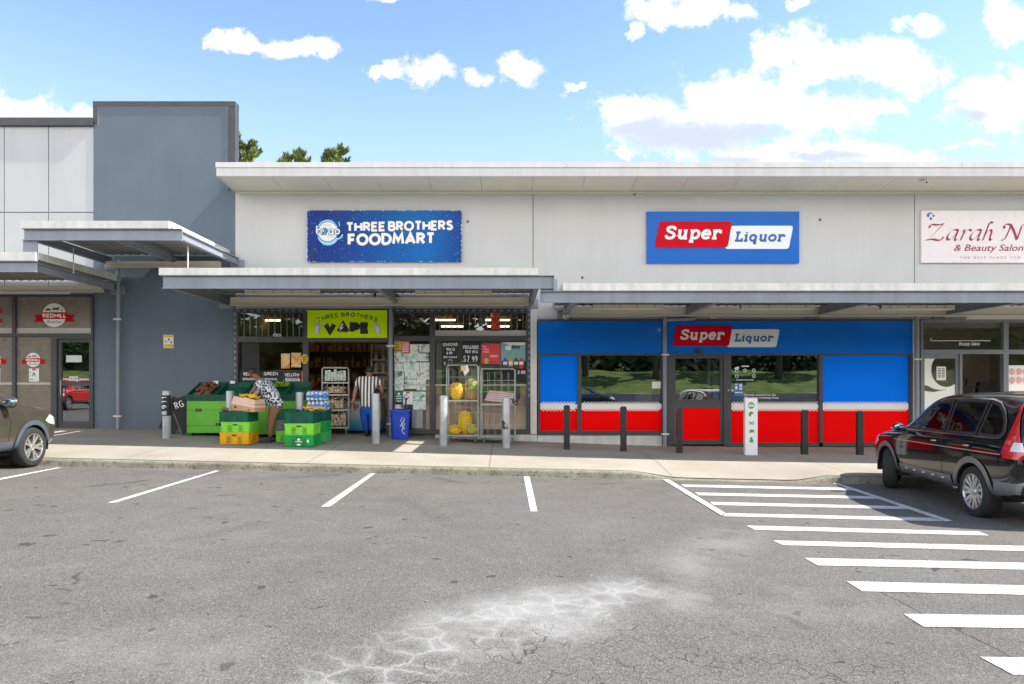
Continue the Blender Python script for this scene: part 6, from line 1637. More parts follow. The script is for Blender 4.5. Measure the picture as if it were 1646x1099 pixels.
# shelves of goods in the dark shop
M_SHELF = mat('shelf_wood', (.10, .065, .04), .6)
M_SHLW = mat('shelf_white', (.45, .42, .38), .6)
def shelf_unit(label, x0, x1, y, zs, m, d=.4):
    t = thing('shelf_unit', label, 'shelves', ((x0 + x1) / 2, y, .42))
    mb = MB(); mb.box(x0, x1, y + d, y + d + .03, .42, zs[-1] + .4); mb.build('back_panel', m, t)
    for xx in (x0 - .03, x1): MB().box(xx, xx + .03, y, y + d, .42, zs[-1] + .4).build('side_panel', m, t)
    for z in zs: MB().box(x0, x1, y, y + d, z - .03, z).build('shelf', m, t)
kinds = []
mb = MB(); mb.lathe([(.045, 0), (.05, .02), (.05, .16), (.02, .23), (.018, .28), (0, .285)], 10); kinds.append(('bottle', mb.mesh('bottle', mat('amber', (.20, .11, .03), .25, var=.6, scale=6), True), 'amber bottle on the dark shelves inside the doorway', 'bottles on the dark shelves'))
mb = MB(); mb.box(-.07, .07, -.04, .04, 0, .24); kinds.append(('packet', mb.mesh('packet', two_tone('packet_print', 'print', [(0, (.12, .07, .02)), (.44, (.40, .26, .06)), (.50, (.10, .03, .02)), (.56, (.30, .28, .24)), (.63, (.06, .08, .10))], 6)), 'brown and gold packet on the dark shelves inside the doorway', 'packets on the dark shelves'))
mb = MB(); mb.lathe([(.05, 0), (.06, .02), (.06, .13), (.045, .15), (.048, .18), (0, .182)], 10); kinds.append(('jar', mb.mesh('jar', mat('honey', (.30, .18, .05), .3, var=.4, scale=8), True), 'golden jar on the dark shelves inside the doorway', 'jars on the dark shelves'))
rr = random.Random(11)
Ysh = 19.6
xs0, xs1 = PX(500, Ysh) - .1, PX(628, Ysh)
zsh = [.8, 1.25, 1.7, 2.15, 2.6]
shelf_unit('tall dark shelves of goods facing the doorway', xs0, xs1, Ysh, zsh, M_SHELF)
for z in zsh:
    x = xs0 + .1
    while x < xs1 - .1:
        nm, me, lab, grp = kinds[rr.randrange(3)]
        o = link(nm, me); o.location = (x, Ysh + .12, z); o.rotation_euler.z = rr.uniform(-.3, .3); s = rr.uniform(.85, 1.15); o.scale = (s, s, s)
        setp(o, lab, nm, grp); x += rr.uniform(.14, .2)
xr0, xr1 = PX(598, 17.9), PX(628, 17.9) + .1
shelf_unit('pale shelves of jars at the right inside the doorway', xr0, xr1, 17.9, [1.55, 1.95, 2.3], M_SHLW, .3)
mb = MB(); mb.lathe([(.06, 0), (.07, .03), (.07, .15), (.045, .2), (.05, .24), (0, .245)], 12); jm = mb.mesh('storage_jar', mat('storage_jar_glass', (.42, .33, .20), .2, var=.4, scale=10), True)
for z in (1.55, 1.95, 2.3):
    for k in range(3):
        o = link('storage_jar', jm); o.location = (lerp(xr0 + .1, xr1 - .1, k / 2), 18.0, z); setp(o, 'large jar on the pale shelves inside the doorway', 'jar', 'large jars on the pale shelves')
# lit tubes inside the food shop
M_LIT = mat('lit_tube', (1, .62, .20), .4, var=0, emit=4)
for n_, (px, py, Y) in enumerate(((712, 506.5, 18.5), (727, 512.5, 20.5), (800, 506.5, 18.5), (801, 512.5, 20.5), (560, 510, 18.4), (560, 516, 20.6), (430, 510, 18.6))):
    x, z = PX(px, Y), min(3.4, PZ(py, Y)); t = thing('ceiling_tube', 'lit warm tube light on the food shop ceiling', 'light', (x, Y, z), 0, 'lit tubes inside the food shop')
    MB().box(x - .35, x + .35, Y, Y + .08, z + .005, z + .05).build('housing', M_WHITE, t); MB().box(x - .33, x + .33, Y + .01, Y + .07, z - .03, z + .004).build('tube', M_LIT, t)
# salon chair
t = thing('salon_chair', 'black padded salon chair inside the open salon front', 'chair', (PX(1592, 18), 18, .1))
x = PX(1593, 18)
mb = MB(); mb.prism(poly_round([Vector(p) for p in ((x - .28, .62), (x + .28, .62), (x + .25, 1.72), (x - .18, 1.72))], .12), 18.2, 18.32); mb.build('backrest', M_BLACK, t)
mb = MB(); mb.box(x - .28, x + .28, 17.75, 18.2, .5, .62); bevel(mb.build('seat', M_BLACK, t), .03)
for s in (-1, 1): MB().box(x + s * .28, x + s * .34, 17.75, 18.25, .72, .80).build('armrest', M_BLACK, t)
MB().lathe([(.25, 0), (.25, .03), (.04, .05), (.04, .4)], 14, (x, 18, .1)).build('pedestal', M_GALV, t)
t = thing('salon_trolley', 'dark trolley at the left inside the open salon front', 'trolley', (PX(1553, 18), 18, .1)); x = PX(1552, 18)
mb = MB(); mb.box(x - .2, x + .12, 17.9, 18.3, .15, 1.55); mb.build('cabinet', M_BLACK, t); mb = MB(); mb.box(x - .22, x + .22, 17.88, 18.32, 1.55, 1.6); mb.tube([(x, 18, 1.6), (x + .05, 18, 1.78)], .03, 6); mb.build('top', M_BLACK, t)
#@@PEOPLE
# ------------------------------------------------------------------ people
def skin(name, pts, edges, m, parent, sub=2, root=0):
    names = list(pts); idx = {n: i for i, n in enumerate(names)}
    off = wloc(parent)
    me = bpy.data.meshes.new(name)
    me.from_pydata([Vector(pts[n][:3]) - off for n in names], [(idx[a], idx[b]) for a, b in edges], [])
    o = bpy.data.objects.new(name, me); COL.objects.link(o)
    sk = o.modifiers.new('s', 'SKIN'); sk.use_smooth_shade = True
    for i, n in enumerate(names):
        r = pts[n][3]; rx = r if not isinstance(r, tuple) else r[0]; ry = r if not isinstance(r, tuple) else r[1]
        d = me.skin_vertices[0].data[i]; d.radius = (rx, ry); d.use_root = (i == root)
    ss = o.modifiers.new('u', 'SUBSURF'); ss.levels = sub; ss.render_levels = sub
    bpy.context.view_layer.update()
    nm = bpy.data.meshes.new_from_object(o.evaluated_get(bpy.context.evaluated_depsgraph_get()))
    bpy.data.objects.remove(o); bpy.data.meshes.remove(me)
    nm.name = name; nm.materials.clear(); nm.materials.append(m)
    nm.polygons.foreach_set('use_smooth', [True] * len(nm.polygons))
    r = bpy.data.objects.new(name, nm); COL.objects.link(r); r.parent = parent
    return r
def hand(pts, edges, wrist, d, side, pre, curl=.3):
    """palm, four fingers and a thumb; d = pointing direction, side = across the palm (towards the thumb)"""
    w = Vector(pts[wrist][:3]); d = Vector(d).normalized(); s = Vector(side).normalized(); n = d.cross(s)
    pts[pre + 'palm'] = (*(w + d * .05), .028); edges.append((wrist, pre + 'palm'))
    for k, (o, L) in enumerate(((.028, .072), (.010, .08), (-.010, .074), (-.028, .058))):
        b = w + d * .095 + s * o; dd = (d + n * curl).normalized(); e1 = b + dd * L * .5; e2 = e1 + (d + n * curl * 2.5).normalized() * L * .5
        for q, p, r in (('b', b, .012), ('m', e1, .0095), ('e', e2, .008)): pts[f'{pre}f{k}{q}'] = (*p, r)
        edges += [(pre + 'palm', f'{pre}f{k}b'), (f'{pre}f{k}b', f'{pre}f{k}m'), (f'{pre}f{k}m', f'{pre}f{k}e')]
    b = w + d * .04 + s * .04; e = b + (d * .6 + s * .7).normalized() * .05
    pts[pre + 'tb'] = (*b, .013); pts[pre + 'te'] = (*e, .010); edges += [(pre + 'palm', pre + 'tb'), (pre + 'tb', pre + 'te')]
def shoe(parent, heel, toe, z, m):
    h, t_ = Vector((*heel, 0)), Vector((*toe, 0)); d = (t_ - h).normalized(); s = Vector((-d.y, d.x, 0)); L = (t_ - h).length
    prof = [(0, .034, .085), (.2, .040, .095), (.45, .043, .075), (.7, .048, .055), (.9, .042, .042), (1, .022, .03)]
    mb = MB()
    for u, w, hh in prof:
        c = h + d * L * u
        for a in (-1, -.9, -.4, .4, .9, 1):
            zz = z + (0 if abs(a) == 1 else hh * (.75 if abs(a) == .9 else 1)); mb.v.append(tuple(Vector((c.x, c.y, zz)) + s * w * (a if abs(a) != 1 else a * 1.04)))
    for i in range(5):
        for k in range(5): mb.f.append((i * 6 + k, i * 6 + k + 1, (i + 1) * 6 + k + 1, (i + 1) * 6 + k)); mb.mi.append(0)
        mb.f.append((i * 6 + 5, i * 6, (i + 1) * 6, (i + 1) * 6 + 5)); mb.mi.append(0)
    mb.f += [tuple(range(6))[::-1], tuple(range(30, 36))]; mb.mi += [0, 0]
    o = mb.build('shoe', m, parent, True)
    mb = MB()
    pts = [h + d * L * u + s * w * 1.08 for u, w, _ in prof] + [h + d * L * u - s * w * 1.08 for u, w, _ in prof[::-1]]
    n = len(pts); mb.add([(p.x, p.y, z - .001) for p in pts] + [(p.x, p.y, z + .022) for p in pts], [tuple(range(n)), tuple(range(2 * n - 1, n - 1, -1))] + [(i, i + n, (i + 1) % n + n, (i + 1) % n) for i in range(n)])
    mb.build('sole', mat('sole', (.05, .05, .055), .7), o)
M_SKIN1 = mat('skin_brown', (.20, .092, .052), .5, var=.08, scale=10)
M_SKIN2 = mat('skin_tan', (.33, .16, .095), .5, var=.08, scale=10)
M_HAIR = mat('black_hair', (.012, .010, .010), .5, var=.4, scale=40, bump=.5, bscale=90)
M_TROU = mat('tan_cotton', (.235, .125, .052), .85, var=.18, scale=4, bump=.3, bscale=12)
M_BLUET = mat('blue_cotton', (.010, .075, .42), .8, var=.2, scale=4, bump=.3, bscale=12)
M_SHOE = mat('dark_shoe', (.022, .023, .03), .6, var=.3, scale=10)
M_SPOT = two_tone('spotted_cotton', 'spots', [(0, (.015, .02, .04)), (.42, (.03, .07, .13)), (.50, (.64, .66, .68))], 22, .85)
M_STRI = two_tone('striped_cotton', 'stripe', [(0, (.05, .042, .045)), (.50, (.74, .72, .71))], 3.9, .85)
# the man bending over the carton
Y0 = 14.9
def p(px, py, dy=0, r=.05): return (PX(px, Y0), Y0 + dy, PZ(py, Y0), r)
man = thing('person', 'man in a spotted shirt and tan trousers bending over the carton', 'person', (PX(441, Y0), Y0, foot(PX(441, Y0), Y0)))
zg = foot(PX(437, Y0), Y0)
B = dict(pel=p(443, 652, .02, (.10, .115)), sp=p(436, 637, .02, .115), ch=p(425, 621, .02, (.125, .15)), nk=p(414.5, 608, .02, .055), hb=p(409, 603, .02, .07), hd=p(403.5, 599.5, .02, .088), jaw=p(400.5, 605, .02, .055),
         ns=p(421, 615, -.17, .06), ne=p(411, 631, -.24, .043), nw=p(401, 642.5, -.22, .029), fs=p(424, 613, .2, .06), fe=p(412, 630, .26, .043), fw=p(404, 641, .2, .029),
         nh=p(441, 657, -.075, .095), nkn=p(438.5, 681, -.08, .062), na=(PX(436, Y0), Y0 - .08, zg + .09, .043), fh=p(445, 657, .11, .095), fk=p(448, 681, .14, .062), fa=(PX(447, Y0), Y0 + .15, zg + .09, .043))
E_ = [('pel', 'sp'), ('sp', 'ch'), ('ch', 'nk'), ('nk', 'hb'), ('hb', 'hd'), ('hd', 'jaw'), ('ch', 'ns'), ('ns', 'ne'), ('ne', 'nw'), ('ch', 'fs'), ('fs', 'fe'), ('fe', 'fw'), ('pel', 'nh'), ('nh', 'nkn'), ('nkn', 'na'), ('pel', 'fh'), ('fh', 'fk'), ('fk', 'fa')]
hand(B, E_, 'nw', (-.7, .1, -.55), (-.2, -.9, .1), 'n', .5); hand(B, E_, 'fw', (-.7, 0, -.55), (-.2, .9, .1), 'f', -.5)
skin('body', B, E_, M_SKIN1, man)
S = dict(hem=p(446, 657.5, .02, (.165, .195)), pel=p(443.5, 652.5, .02, (.16, .19)), sp=p(436, 637, .02, (.15, .18)), ch=p(425.5, 621, .02, (.155, .185)), nk=p(417.5, 611.5, .02, .085), ns=p(421, 616, -.17, .09), n2=p(415.5, 624.5, -.225, .083), fs=p(424, 614, .2, .09), f2=p(418, 622, .25, .083))
skin('shirt', S, [('hem', 'pel'), ('pel', 'sp'), ('sp', 'ch'), ('ch', 'nk'), ('ch', 'ns'), ('ns', 'n2'), ('ch', 'fs'), ('fs', 'f2')], M_SPOT, man)
T_ = dict(w=p(439, 645, .02, (.12, .14)), pel=p(443, 654, .02, (.13, .15)), nh=p(441, 659, -.07, .115), nkn=p(438.5, 681, -.08, .085), na=(PX(436.5, Y0), Y0 - .08, zg + .12, .075), fh=p(445, 659, .11, .115), fk=p(448, 681, .14, .085), fa=(PX(447, Y0), Y0 + .15, zg + .12, .075))
skin('trousers', T_, [('w', 'pel'), ('pel', 'nh'), ('nh', 'nkn'), ('nkn', 'na'), ('pel', 'fh'), ('fh', 'fk'), ('fk', 'fa')], M_TROU, man)
shoe(man, (PX(439, Y0), Y0 - .08), (PX(418.5, Y0), Y0 - .11), zg, M_SHOE); shoe(man, (PX(450, Y0), Y0 + .15), (PX(431, Y0), Y0 + .13), foot(PX(441, Y0), Y0 + .15), M_SHOE)
c = Vector(p(403.5, 599, .02)[:3])
mb = MB(); mb.blob(c + Vector((.018, 0, .02)), (.098, .088, .092), 14, 10, .02)
mb.v = [(v[0], v[1], max(v[2], c.z - .03 + (c.x - v[0]) * .9)) for v in mb.v]; mb.build('hair', M_HAIR, man, True)
mb = MB()
mb.blob(c + Vector((.01, -.088, -.02)), (.022, .012, .03), 8, 6); mb.blob(c + Vector((-.09, 0, -.045)), (.018, .012, .014), 8, 6); mb.build('ear_and_nose', M_SKIN1, man, True)
mb = MB(); mb.blob(c + Vector((-.078, -.034, -.012)), (.008, .012, .007), 8, 6); mb.blob(c + Vector((-.078, .034, -.012)), (.008, .012, .007), 8, 6); mb.build('eyes', M_BLACK, man, True)
# the man going into the shop
Y0 = 16.3
man2 = thing('person', 'man in a striped shirt and blue trousers seen from behind, stepping into the doorway', 'person', (PX(592, Y0), Y0, foot(PX(592, Y0), Y0)))
zg = foot(PX(592, Y0), Y0); zg2 = zg
B = dict(pel=p(591, 654, 0, (.12, .095)), sp=p(591, 635, .0, .12), ch=p(591, 617, .02, (.15, .12)), nk=p(592, 603, .07, .055), hb=p(592, 599, .12, .07), hd=p(592, 595.5, .17, .09), jaw=p(592, 600, .22, .06),
         ls=p(576, 609.5, .02, .062), le=p(570.5, 631, -.02, .045), lw=p(567.5, 650, -.04, .03), rs=p(607, 609.5, .02, .062), re=p(613, 628.5, .08, .045), rw=p(609, 637, .27, .03),
         lh=p(584.5, 661, 0, .098), lk=p(586.5, 681, .05, .065), la=(PX(588, Y0), Y0 + .12, zg + .09, .045), rh=p(598, 661, 0, .098), rk=p(600.5, 681, -.02, .065), ra=(PX(602, Y0), Y0 - .1, zg + .09, .045))
E_ = [('pel', 'sp'), ('sp', 'ch'), ('ch', 'nk'), ('nk', 'hb'), ('hb', 'hd'), ('hd', 'jaw'), ('ch', 'ls'), ('ls', 'le'), ('le', 'lw'), ('ch', 'rs'), ('rs', 're'), ('re', 'rw'), ('pel', 'lh'), ('lh', 'lk'), ('lk', 'la'), ('pel', 'rh'), ('rh', 'rk'), ('rk', 'ra')]
hand(B, E_, 'lw', (-.03, -.05, -1), (.2, 1, 0), 'l', .3); hand(B, E_, 'rw', (-.3, .8, -.2), (-.9, -.3, 0), 'r', .4)
skin('body', B, E_, M_SKIN2, man2)
S = dict(hem=p(591, 656, 0, (.20, .155)), pel=p(591, 649, 0, (.195, .15)), sp=p(591, 635, 0, (.19, .145)), ch=p(591, 618, .02, (.19, .145)), nk=p(592, 606, .06, .09), ls=p(577, 610.5, .02, .092), l2=p(573, 622, .0, .086), rs=p(606.5, 610.5, .02, .092), r2=p(611, 621, .05, .086))
skin('shirt', S, [('hem', 'pel'), ('pel', 'sp'), ('sp', 'ch'), ('ch', 'nk'), ('ch', 'ls'), ('ls', 'l2'), ('ch', 'rs'), ('rs', 'r2')], M_STRI, man2)
T_ = dict(w=p(591, 646, 0, (.155, .125)), pel=p(591, 656, 0, (.16, .13)), lh=p(584.5, 662, 0, .118), lk=p(586.5, 681, .05, .095), la=(PX(588, Y0), Y0 + .12, zg + .11, .085), rh=p(598, 662, 0, .118), rk=p(600.5, 681, -.02, .095), ra=(PX(602, Y0), Y0 - .1, zg + .11, .085))
skin('trousers', T_, [('w', 'pel'), ('pel', 'lh'), ('lh', 'lk'), ('lk', 'la'), ('pel', 'rh'), ('rh', 'rk'), ('rk', 'ra')], M_BLUET, man2)
shoe(man2, (PX(588, Y0), Y0 + .06), (PX(588, Y0), Y0 + .33), foot(-3.3, 16.5), M_SHOE); shoe(man2, (PX(602, Y0), Y0 - .16), (PX(604, Y0), Y0 + .11), zg, M_SHOE)
c = Vector(p(592, 595.5, .16)[:3]); mb = MB(); mb.blob(c + Vector((0, -.012, .012)), (.095, .105, .105), 14, 10, .02); mb.build('hair', M_HAIR, man2, True)
mb = MB(); mb.blob(c + Vector((-.098, .02, -.03)), (.014, .02, .03), 8, 6); mb.blob(c + Vector((.098, .02, -.03)), (.014, .02, .03), 8, 6); mb.build('ears', M_SKIN2, man2, True)
c = B['lw']; mb = MB(); mb.tube([(c[0] - .002, c[1], c[2] + .03), (c[0] + .002, c[1], c[2])], .037, 10); mb.build('watch_strap', M_BLACK, man2)

# ------------------------------------------------------------------ cars
def ring(n, r, a0=0, a1=360): return [(r * cos(R(lerp(a0, a1, i / n))), r * sin(R(lerp(a0, a1, i / n)))) for i in range(n + 1)]
CAR_TINT = glass('car_glass', (.12, .13, .13), .06)
CAR_CLEAR = glass('car_glass_clear', (.80, .84, .81), .06)
M_TYRE = mat('tyre', (.022, .022, .022), .85, var=.25, scale=12, bump=.3, bscale=60)
M_ALLOY = mat('alloy', (.60, .60, .60), .28, metal=.85, var=.06)
M_CHROME = mat('chrome', (.75, .75, .75), .12, metal=1, var=0)
M_WELL = mat('wheel_well', (.012, .012, .012), .9)
M_TAIL = mat('tail_red', (.55, .006, .012), .12, var=.1, scale=8, coat=1)
M_LAMP = mat('lamp_clear', (.62, .63, .65), .1, var=.1, coat=1)
ST = [(-.985, .60, .52, .70, .50, .72, .73), (-.955, .76, .40, .88, .64, .92, .94), (-.885, .855, .34, 1.0, .70, 1.36, 1.42), (-.78, .885, .32, 1.04, .69, 1.53, 1.59), (-.62, .90, .30, 1.055, .655, 1.555, 1.62), (-.3, .908, .30, 1.06, .66, 1.60, 1.665),
      (.3, .91, .29, 1.05, .665, 1.615, 1.685), (1.0, .91, .29, 1.04, .66, 1.60, 1.675), (1.45, .91, .29, 1.03, .655, 1.545, 1.615), (1.78, .91, .29, 1.02, .66, 1.40, 1.455), (2.15, .905, .29, 1.01, .69, 1.17, 1.215), (2.38, .90, .29, 1.0, .71, 1.06, 1.10),
      (2.75, .89, .30, .96, .70, 1.02, 1.06), (3.1, .86, .31, .90, .66, .96, 1.0), (3.35, .79, .33, .82, .60, .86, .90), (3.5, .66, .38, .70, .5, .72, .75), (3.56, .48, .46, .60, .38, .62, .63)]
WL = 2.62
WIN_F = [(2.0, 1.075), (1.80, 1.24), (1.6, 1.375), (1.38, 1.475), (1.1, 1.53), (.87, 1.54), (.82, 1.085)]
WIN_R = [(.74, 1.09), (.78, 1.54), (.4, 1.555), (.0, 1.55), (.03, 1.105)]
WIN_Q = [(-.05, 1.11), (-.08, 1.55), (-.24, 1.515), (-.39, 1.42), (-.49, 1.30), (-.54, 1.18), (-.51, 1.125), (-.42, 1.105)]
def inside(poly, x, z):
    c = False; j = len(poly) - 1
    for i in range(len(poly)):
        (xi, zi), (xj, zj) = poly[i], poly[j]
        if (zi > z) != (zj > z) and x < (xj - xi) * (z - zi) / (zj - zi) + xi: c = not c
        j = i
    return c
def car(label, cat, loc, rz, paint, clad, spokes=10, steer=0, group=None, wr=.345, chrome=True, bump=True, hood=0, mir=1):
    t = thing('parked_car', label, cat, (0, 0, 0), 0, group)
    # body hull
    rows = []
    for (x, w, zb, zt, yr, zre, zr) in ST:
        if x > 2: zt += hood; zre += hood; zr += hood
        half = [(0, zb), (w * .6, zb), (w * .92, zb + .03), (w * .985, zb + .12), (w, min(.62, zt - .12)), (w * .995, zt - .16), (w * .975, zt - .035), (w * .945, zt), (lerp(w * .945, yr, .5), lerp(zt, zre, .5)), (yr, zre - .02), (yr * .93, zre + (zr - zre) * .55), (yr * .5, zr - .006), (0, zr)]
        rows.append([(x, y, z) for y, z in half] + [(x, -y, z) for y, z in half[-2:0:-1]])
    n = len(rows[0]); mb = MB()
    for r in rows: mb.v += r
    for i in range(len(rows) - 1):
        for k in range(n): mb.f.append((i * n + k, (i + 1) * n + k, (i + 1) * n + (k + 1) % n, i * n + (k + 1) % n)); mb.mi.append(0)
    mb.f.append(tuple(range(n))); mb.mi.append(0); mb.f.append(tuple(range((len(rows) - 1) * n, len(rows) * n))[::-1]); mb.mi.append(0)
    me = mb.mesh('hull', paint, True); o = bpy.data.objects.new('hull', me); COL.objects.link(o)
    s = o.modifiers.new('s', 'SUBSURF'); s.levels = s.render_levels = 3
    bpy.context.view_layer.update()
    me2 = bpy.data.meshes.new_from_object(o.evaluated_get(bpy.context.evaluated_depsgraph_get()))
    bpy.data.objects.remove(o)
    bm = bmesh.new(); bm.from_mesh(me2); bmesh.ops.recalc_face_normals(bm, faces=bm.faces)
    tree = BVHTree.FromBMesh(bm)
    kill = []
    for f in bm.faces:
        c = f.calc_center_median()
        if abs(c.y) > .35:
            if any(math.hypot(c.x - wx, c.z - wr) < wr + .055 for wx in (0, WL)) and c.z < .85: kill.append(f)
            elif c.z > 1.05 and any(inside(q, c.x, c.z) for q in (WIN_F, WIN_R, WIN_Q)): kill.append(f)
    bmesh.ops.delete(bm, geom=kill, context='FACES')
    bm.to_mesh(me2); bm.free(); me2.name = 'body'
    body = link('body', me2, t)
    def proj(x, z, s, off):
        h = tree.ray_cast(Vector((x, s * 3, z)), Vector((0, -s, 0)))
        if h[0] is None: return None
        return h[0] + (h[1] if h[1].y * s > 0 else -h[1]) * off
    def patch(poly, off, s, rows_=9, cols=12):
        mb = MB(); zs = [q[1] for q in poly]; z0, z1 = min(zs) + .001, max(zs) - .001; g = []
        for i in range(rows_ + 1):
            z = lerp(z0, z1, i / rows_); xs = []
            for (xa, za), (xb, zb) in zip(poly, poly[1:] + poly[:1]):
                if (za > z) != (zb > z): xs.append(lerp(xa, xb, (z - za) / (zb - za)))
            a, b = min(xs), max(xs); g.append([proj(lerp(a, b, k / cols), z, s, off) for k in range(cols + 1)])
        for i in range(rows_):
            for k in range(cols):
                q = [g[i][k], g[i][k + 1], g[i + 1][k + 1], g[i + 1][k]]
                if all(v is not None for v in q): mb.add(q if s < 0 else q[::-1], [(0, 1, 2, 3)])
        return mb
    def strip(mb, pts, hw, off, s, closed=False, dense=True, thick=.0):
        P = []
        for (a, b) in zip(pts, pts[1:] + (pts[:1] if closed else [])):
            k = max(1, int(math.hypot(b[0] - a[0], b[1] - a[1]) / .06))
            P += [(lerp(a[0], b[0], j / k), lerp(a[1], b[1], j / k)) for j in range(k)]
        if not closed: P.append(pts[-1])
        q = MB(); q.ribbon(P, hw, 0, closed)
        vs = []
        ok = True
        for v in q.v:
            w = proj(v[0], v[2], s, off)
            if w is None: w = Vector((v[0], s * .9, v[2]))
            vs.append(w)
        mb.add(vs, q.f if s < 0 else [f[::-1] for f in q.f])
    for s in (1, -1):
        for q, g in ((WIN_F, CAR_CLEAR), (WIN_R, CAR_TINT), (WIN_Q, CAR_TINT)):
            w = patch(q, .004, s).build('side_window', g, t)
            mb = MB(); strip(mb, q, .024, .007, s, True); mb.build('window_trim', M_BLACK, w)
        if chrome:
            mb = MB(); strip(mb, [(2.06, 1.06), (1.82, 1.25), (1.6, 1.40), (1.38, 1.50), (1.1, 1.558), (.87, 1.568), (.4, 1.58), (-.08, 1.575), (-.26, 1.54), (-.41, 1.44), (-.52, 1.31), (-.575, 1.175), (-.53, 1.10), (-.42, 1.082), (0, 1.08), (1.0, 1.062), (2.0, 1.052)], .009, .011, s); mb.build('chrome_trim', M_CHROME, t)
            mb = MB(); strip(mb, [(2.3, .875), (1.0, .885), (-.62, .90)], .006, .012, s); mb.build('side_moulding', mat('moulding', (.40, .38, .34), .4, metal=.3, var=0), t)
        mb = MB()
        for ln in ([(1.98, 1.04), (2.06, .8), (1.98, .42)], [(.78, 1.06), (.76, .42)], [(-.04, 1.07), (.08, .95), (.36, .7), (.42, .42)]): strip(mb, ln, .004, .0035, s)
        mb.build('door_gap', M_BLACK, t)
        for hx in (.98, .12):
            mb = MB(); c = proj(hx, .95, s, .022); mb.blob(c, (.085, .013, .016), 10, 6); mb.build('door_handle', M_CHROME if chrome else paint, t, True)
        for wx in (0, WL):
            mb = MB(); pts = [(wx + a, wr + b) for a, b in ring(26, wr + .085, -2, 182)]; strip(mb, pts, .04, .014, s); strip(mb, [(wx + a, wr + b) for a, b in ring(26, wr + .05, -2, 182)], .012, .002, s); mb.build('arch_flare', clad, t, True)
        w = patch([(.5, .345), (2.12, .345), (2.1, .50), (.52, .50)], .012, s, 5, 18).build('sill_cladding', clad, t, True)
        if bump:
            mb = MB()
            for k in range(5):
                c = proj(.75 + k * .28, .44, s, .016); mb.blob(c, (.05, .012, .022), 8, 5)
            mb.build('sill_rib', M_ALLOY, w, True)
        patch([(-.44, .36), (-.88, .44), (-.93, .60), (-.5, .56)], .012, s, 6, 8).build('bumper_cladding', clad, t, True)
        l = patch([(-.64, .92), (-.655, 1.10), (-.675, 1.34), (-.675, 1.53), (-.715, 1.53), (-.755, 1.34), (-.85, 1.08), (-.94, .92), (-.90, .86), (-.66, .86)], .012, s, 12, 8).build('tail_light', M_TAIL, t, True)
        patch([(-.78, .95), (-.79, 1.06), (-.87, 1.06), (-.905, .95)], .017, s, 3, 5).build('reverse_lens', M_LAMP, l, True)
        patch([(2.95, .80), (3.1, .90), (3.3, .84), (3.42, .75), (3.3, .70), (3.05, .74)], .010, s, 6, 10).build('headlight', M_LAMP, t, True)
        # mirror
        mb = MB(); c = Vector((1.93, s * 1.0, 1.10 + hood * .5)); mb.blob(c, (.055 * mir, .09 * mir, .065 * mir), 12, 8); mb.tube([c + Vector((0, -s * .05, -.04)), Vector((1.95, s * .88, 1.05))], .025, 6); m_ = mb.build('wing_mirror', paint, t, True)
        mb = MB(); mb.blob(c + Vector((-.042 * mir, 0, 0)), (.02, .074 * mir, .05 * mir), 12, 8); mb.build('mirror_glass', mat('mirror_face', (.35, .45, .5), .05, metal=1, var=0), m_, True)
        if chrome: mb = MB(); mb.blob(c + Vector((.02, s * .012, -.02)), (.05, .088, .022), 12, 6); mb.build('mirror_trim', M_ALLOY, m_, True)
        for wx in (0, WL):
            # well liner
            mb = MB(); pr = ring(18, wr + .065, -10, 190)
            mb.add([(wx + a, s * y, wr + b) for y in (.50, .87) for a, b in pr], [(i, i + 1, i + 20, i + 19) for i in range(18)]); mb.add([(wx + a, s * .50, wr + b) for a, b in pr], [tuple(range(19))])
            mb.build('wheel_well', M_WELL, t)
            wt = bpy.data.objects.new('wheel', None); COL.objects.link(wt); wt.parent = t; wt.empty_display_size = .1
            y0 = .0
            R_ = [(.225, -.105), (.30, -.112), (.325, -.10), (.342, -.07), (.345, 0), (.342, .07), (.325, .10), (.30, .112), (.225, .105)]
            kf = wr / .345
            mb = MB(); mb.lathe([(r * kf, h) for r, h in R_], 40, (0, 0, 0), 'y', False)
            wt_ = mb.build('tyre', M_TYRE, wt, 'auto')
            mb = MB(); ys = s * .10
            mb.lathe([(.236 * kf, s * -.02), (.236 * kf, s * .108), (.222 * kf, s * .112), (.215 * kf, s * .09), (.215 * kf, s * -.02)], 40, (0, 0, 0), 'y', False)
            for k in range(spokes):
                tw = 2 * pi * (k // 2) / (spokes / 2) + (.20 if k % 2 else -.20); ti = 2 * pi * (k // 2) / (spokes / 2) + (.13 if k % 2 else -.13)
                ci, co = Vector((cos(ti), 0, sin(ti))), Vector((cos(tw), 0, sin(tw))); ni, no = Vector((-sin(ti), 0, cos(ti))), Vector((-sin(tw), 0, cos(tw)))
                yv = Vector((0, s, 0)); a0, a1 = ci * .045, co * .218 * kf
                w0, w1 = .018, .024
                vs = [a0 - ni * w0 + yv * .085, a0 + ni * w0 + yv * .085, a1 + no * w1 + yv * .10, a1 - no * w1 + yv * .10, a0 - ni * w0 + yv * .03, a0 + ni * w0 + yv * .03, a1 + no * w1 + yv * .06, a1 - no * w1 + yv * .06]
                mb.add(vs, [(0, 1, 2, 3), (7, 6, 5, 4), (0, 4, 5, 1), (1, 5, 6, 2), (2, 6, 7, 3), (3, 7, 4, 0)])
            mb.lathe([(.0, s * .098), (.045, s * .095), (.055, s * .08), (.055, s * .02)][:: 1], 20, (0, 0, 0), 'y'); mb.build('rim', M_ALLOY, wt)
            mb = MB(); mb.lathe([(.0, s * .0), (.215 * kf, s * -.005)], 24, (0, 0, 0), 'y'); mb.lathe([(0, s * .02), (.15, s * .015), (.15, 0)], 24, (0, 0, 0), 'y'); mb.build('brake', mat('brake_dark', (.05, .05, .05), .6), wt)
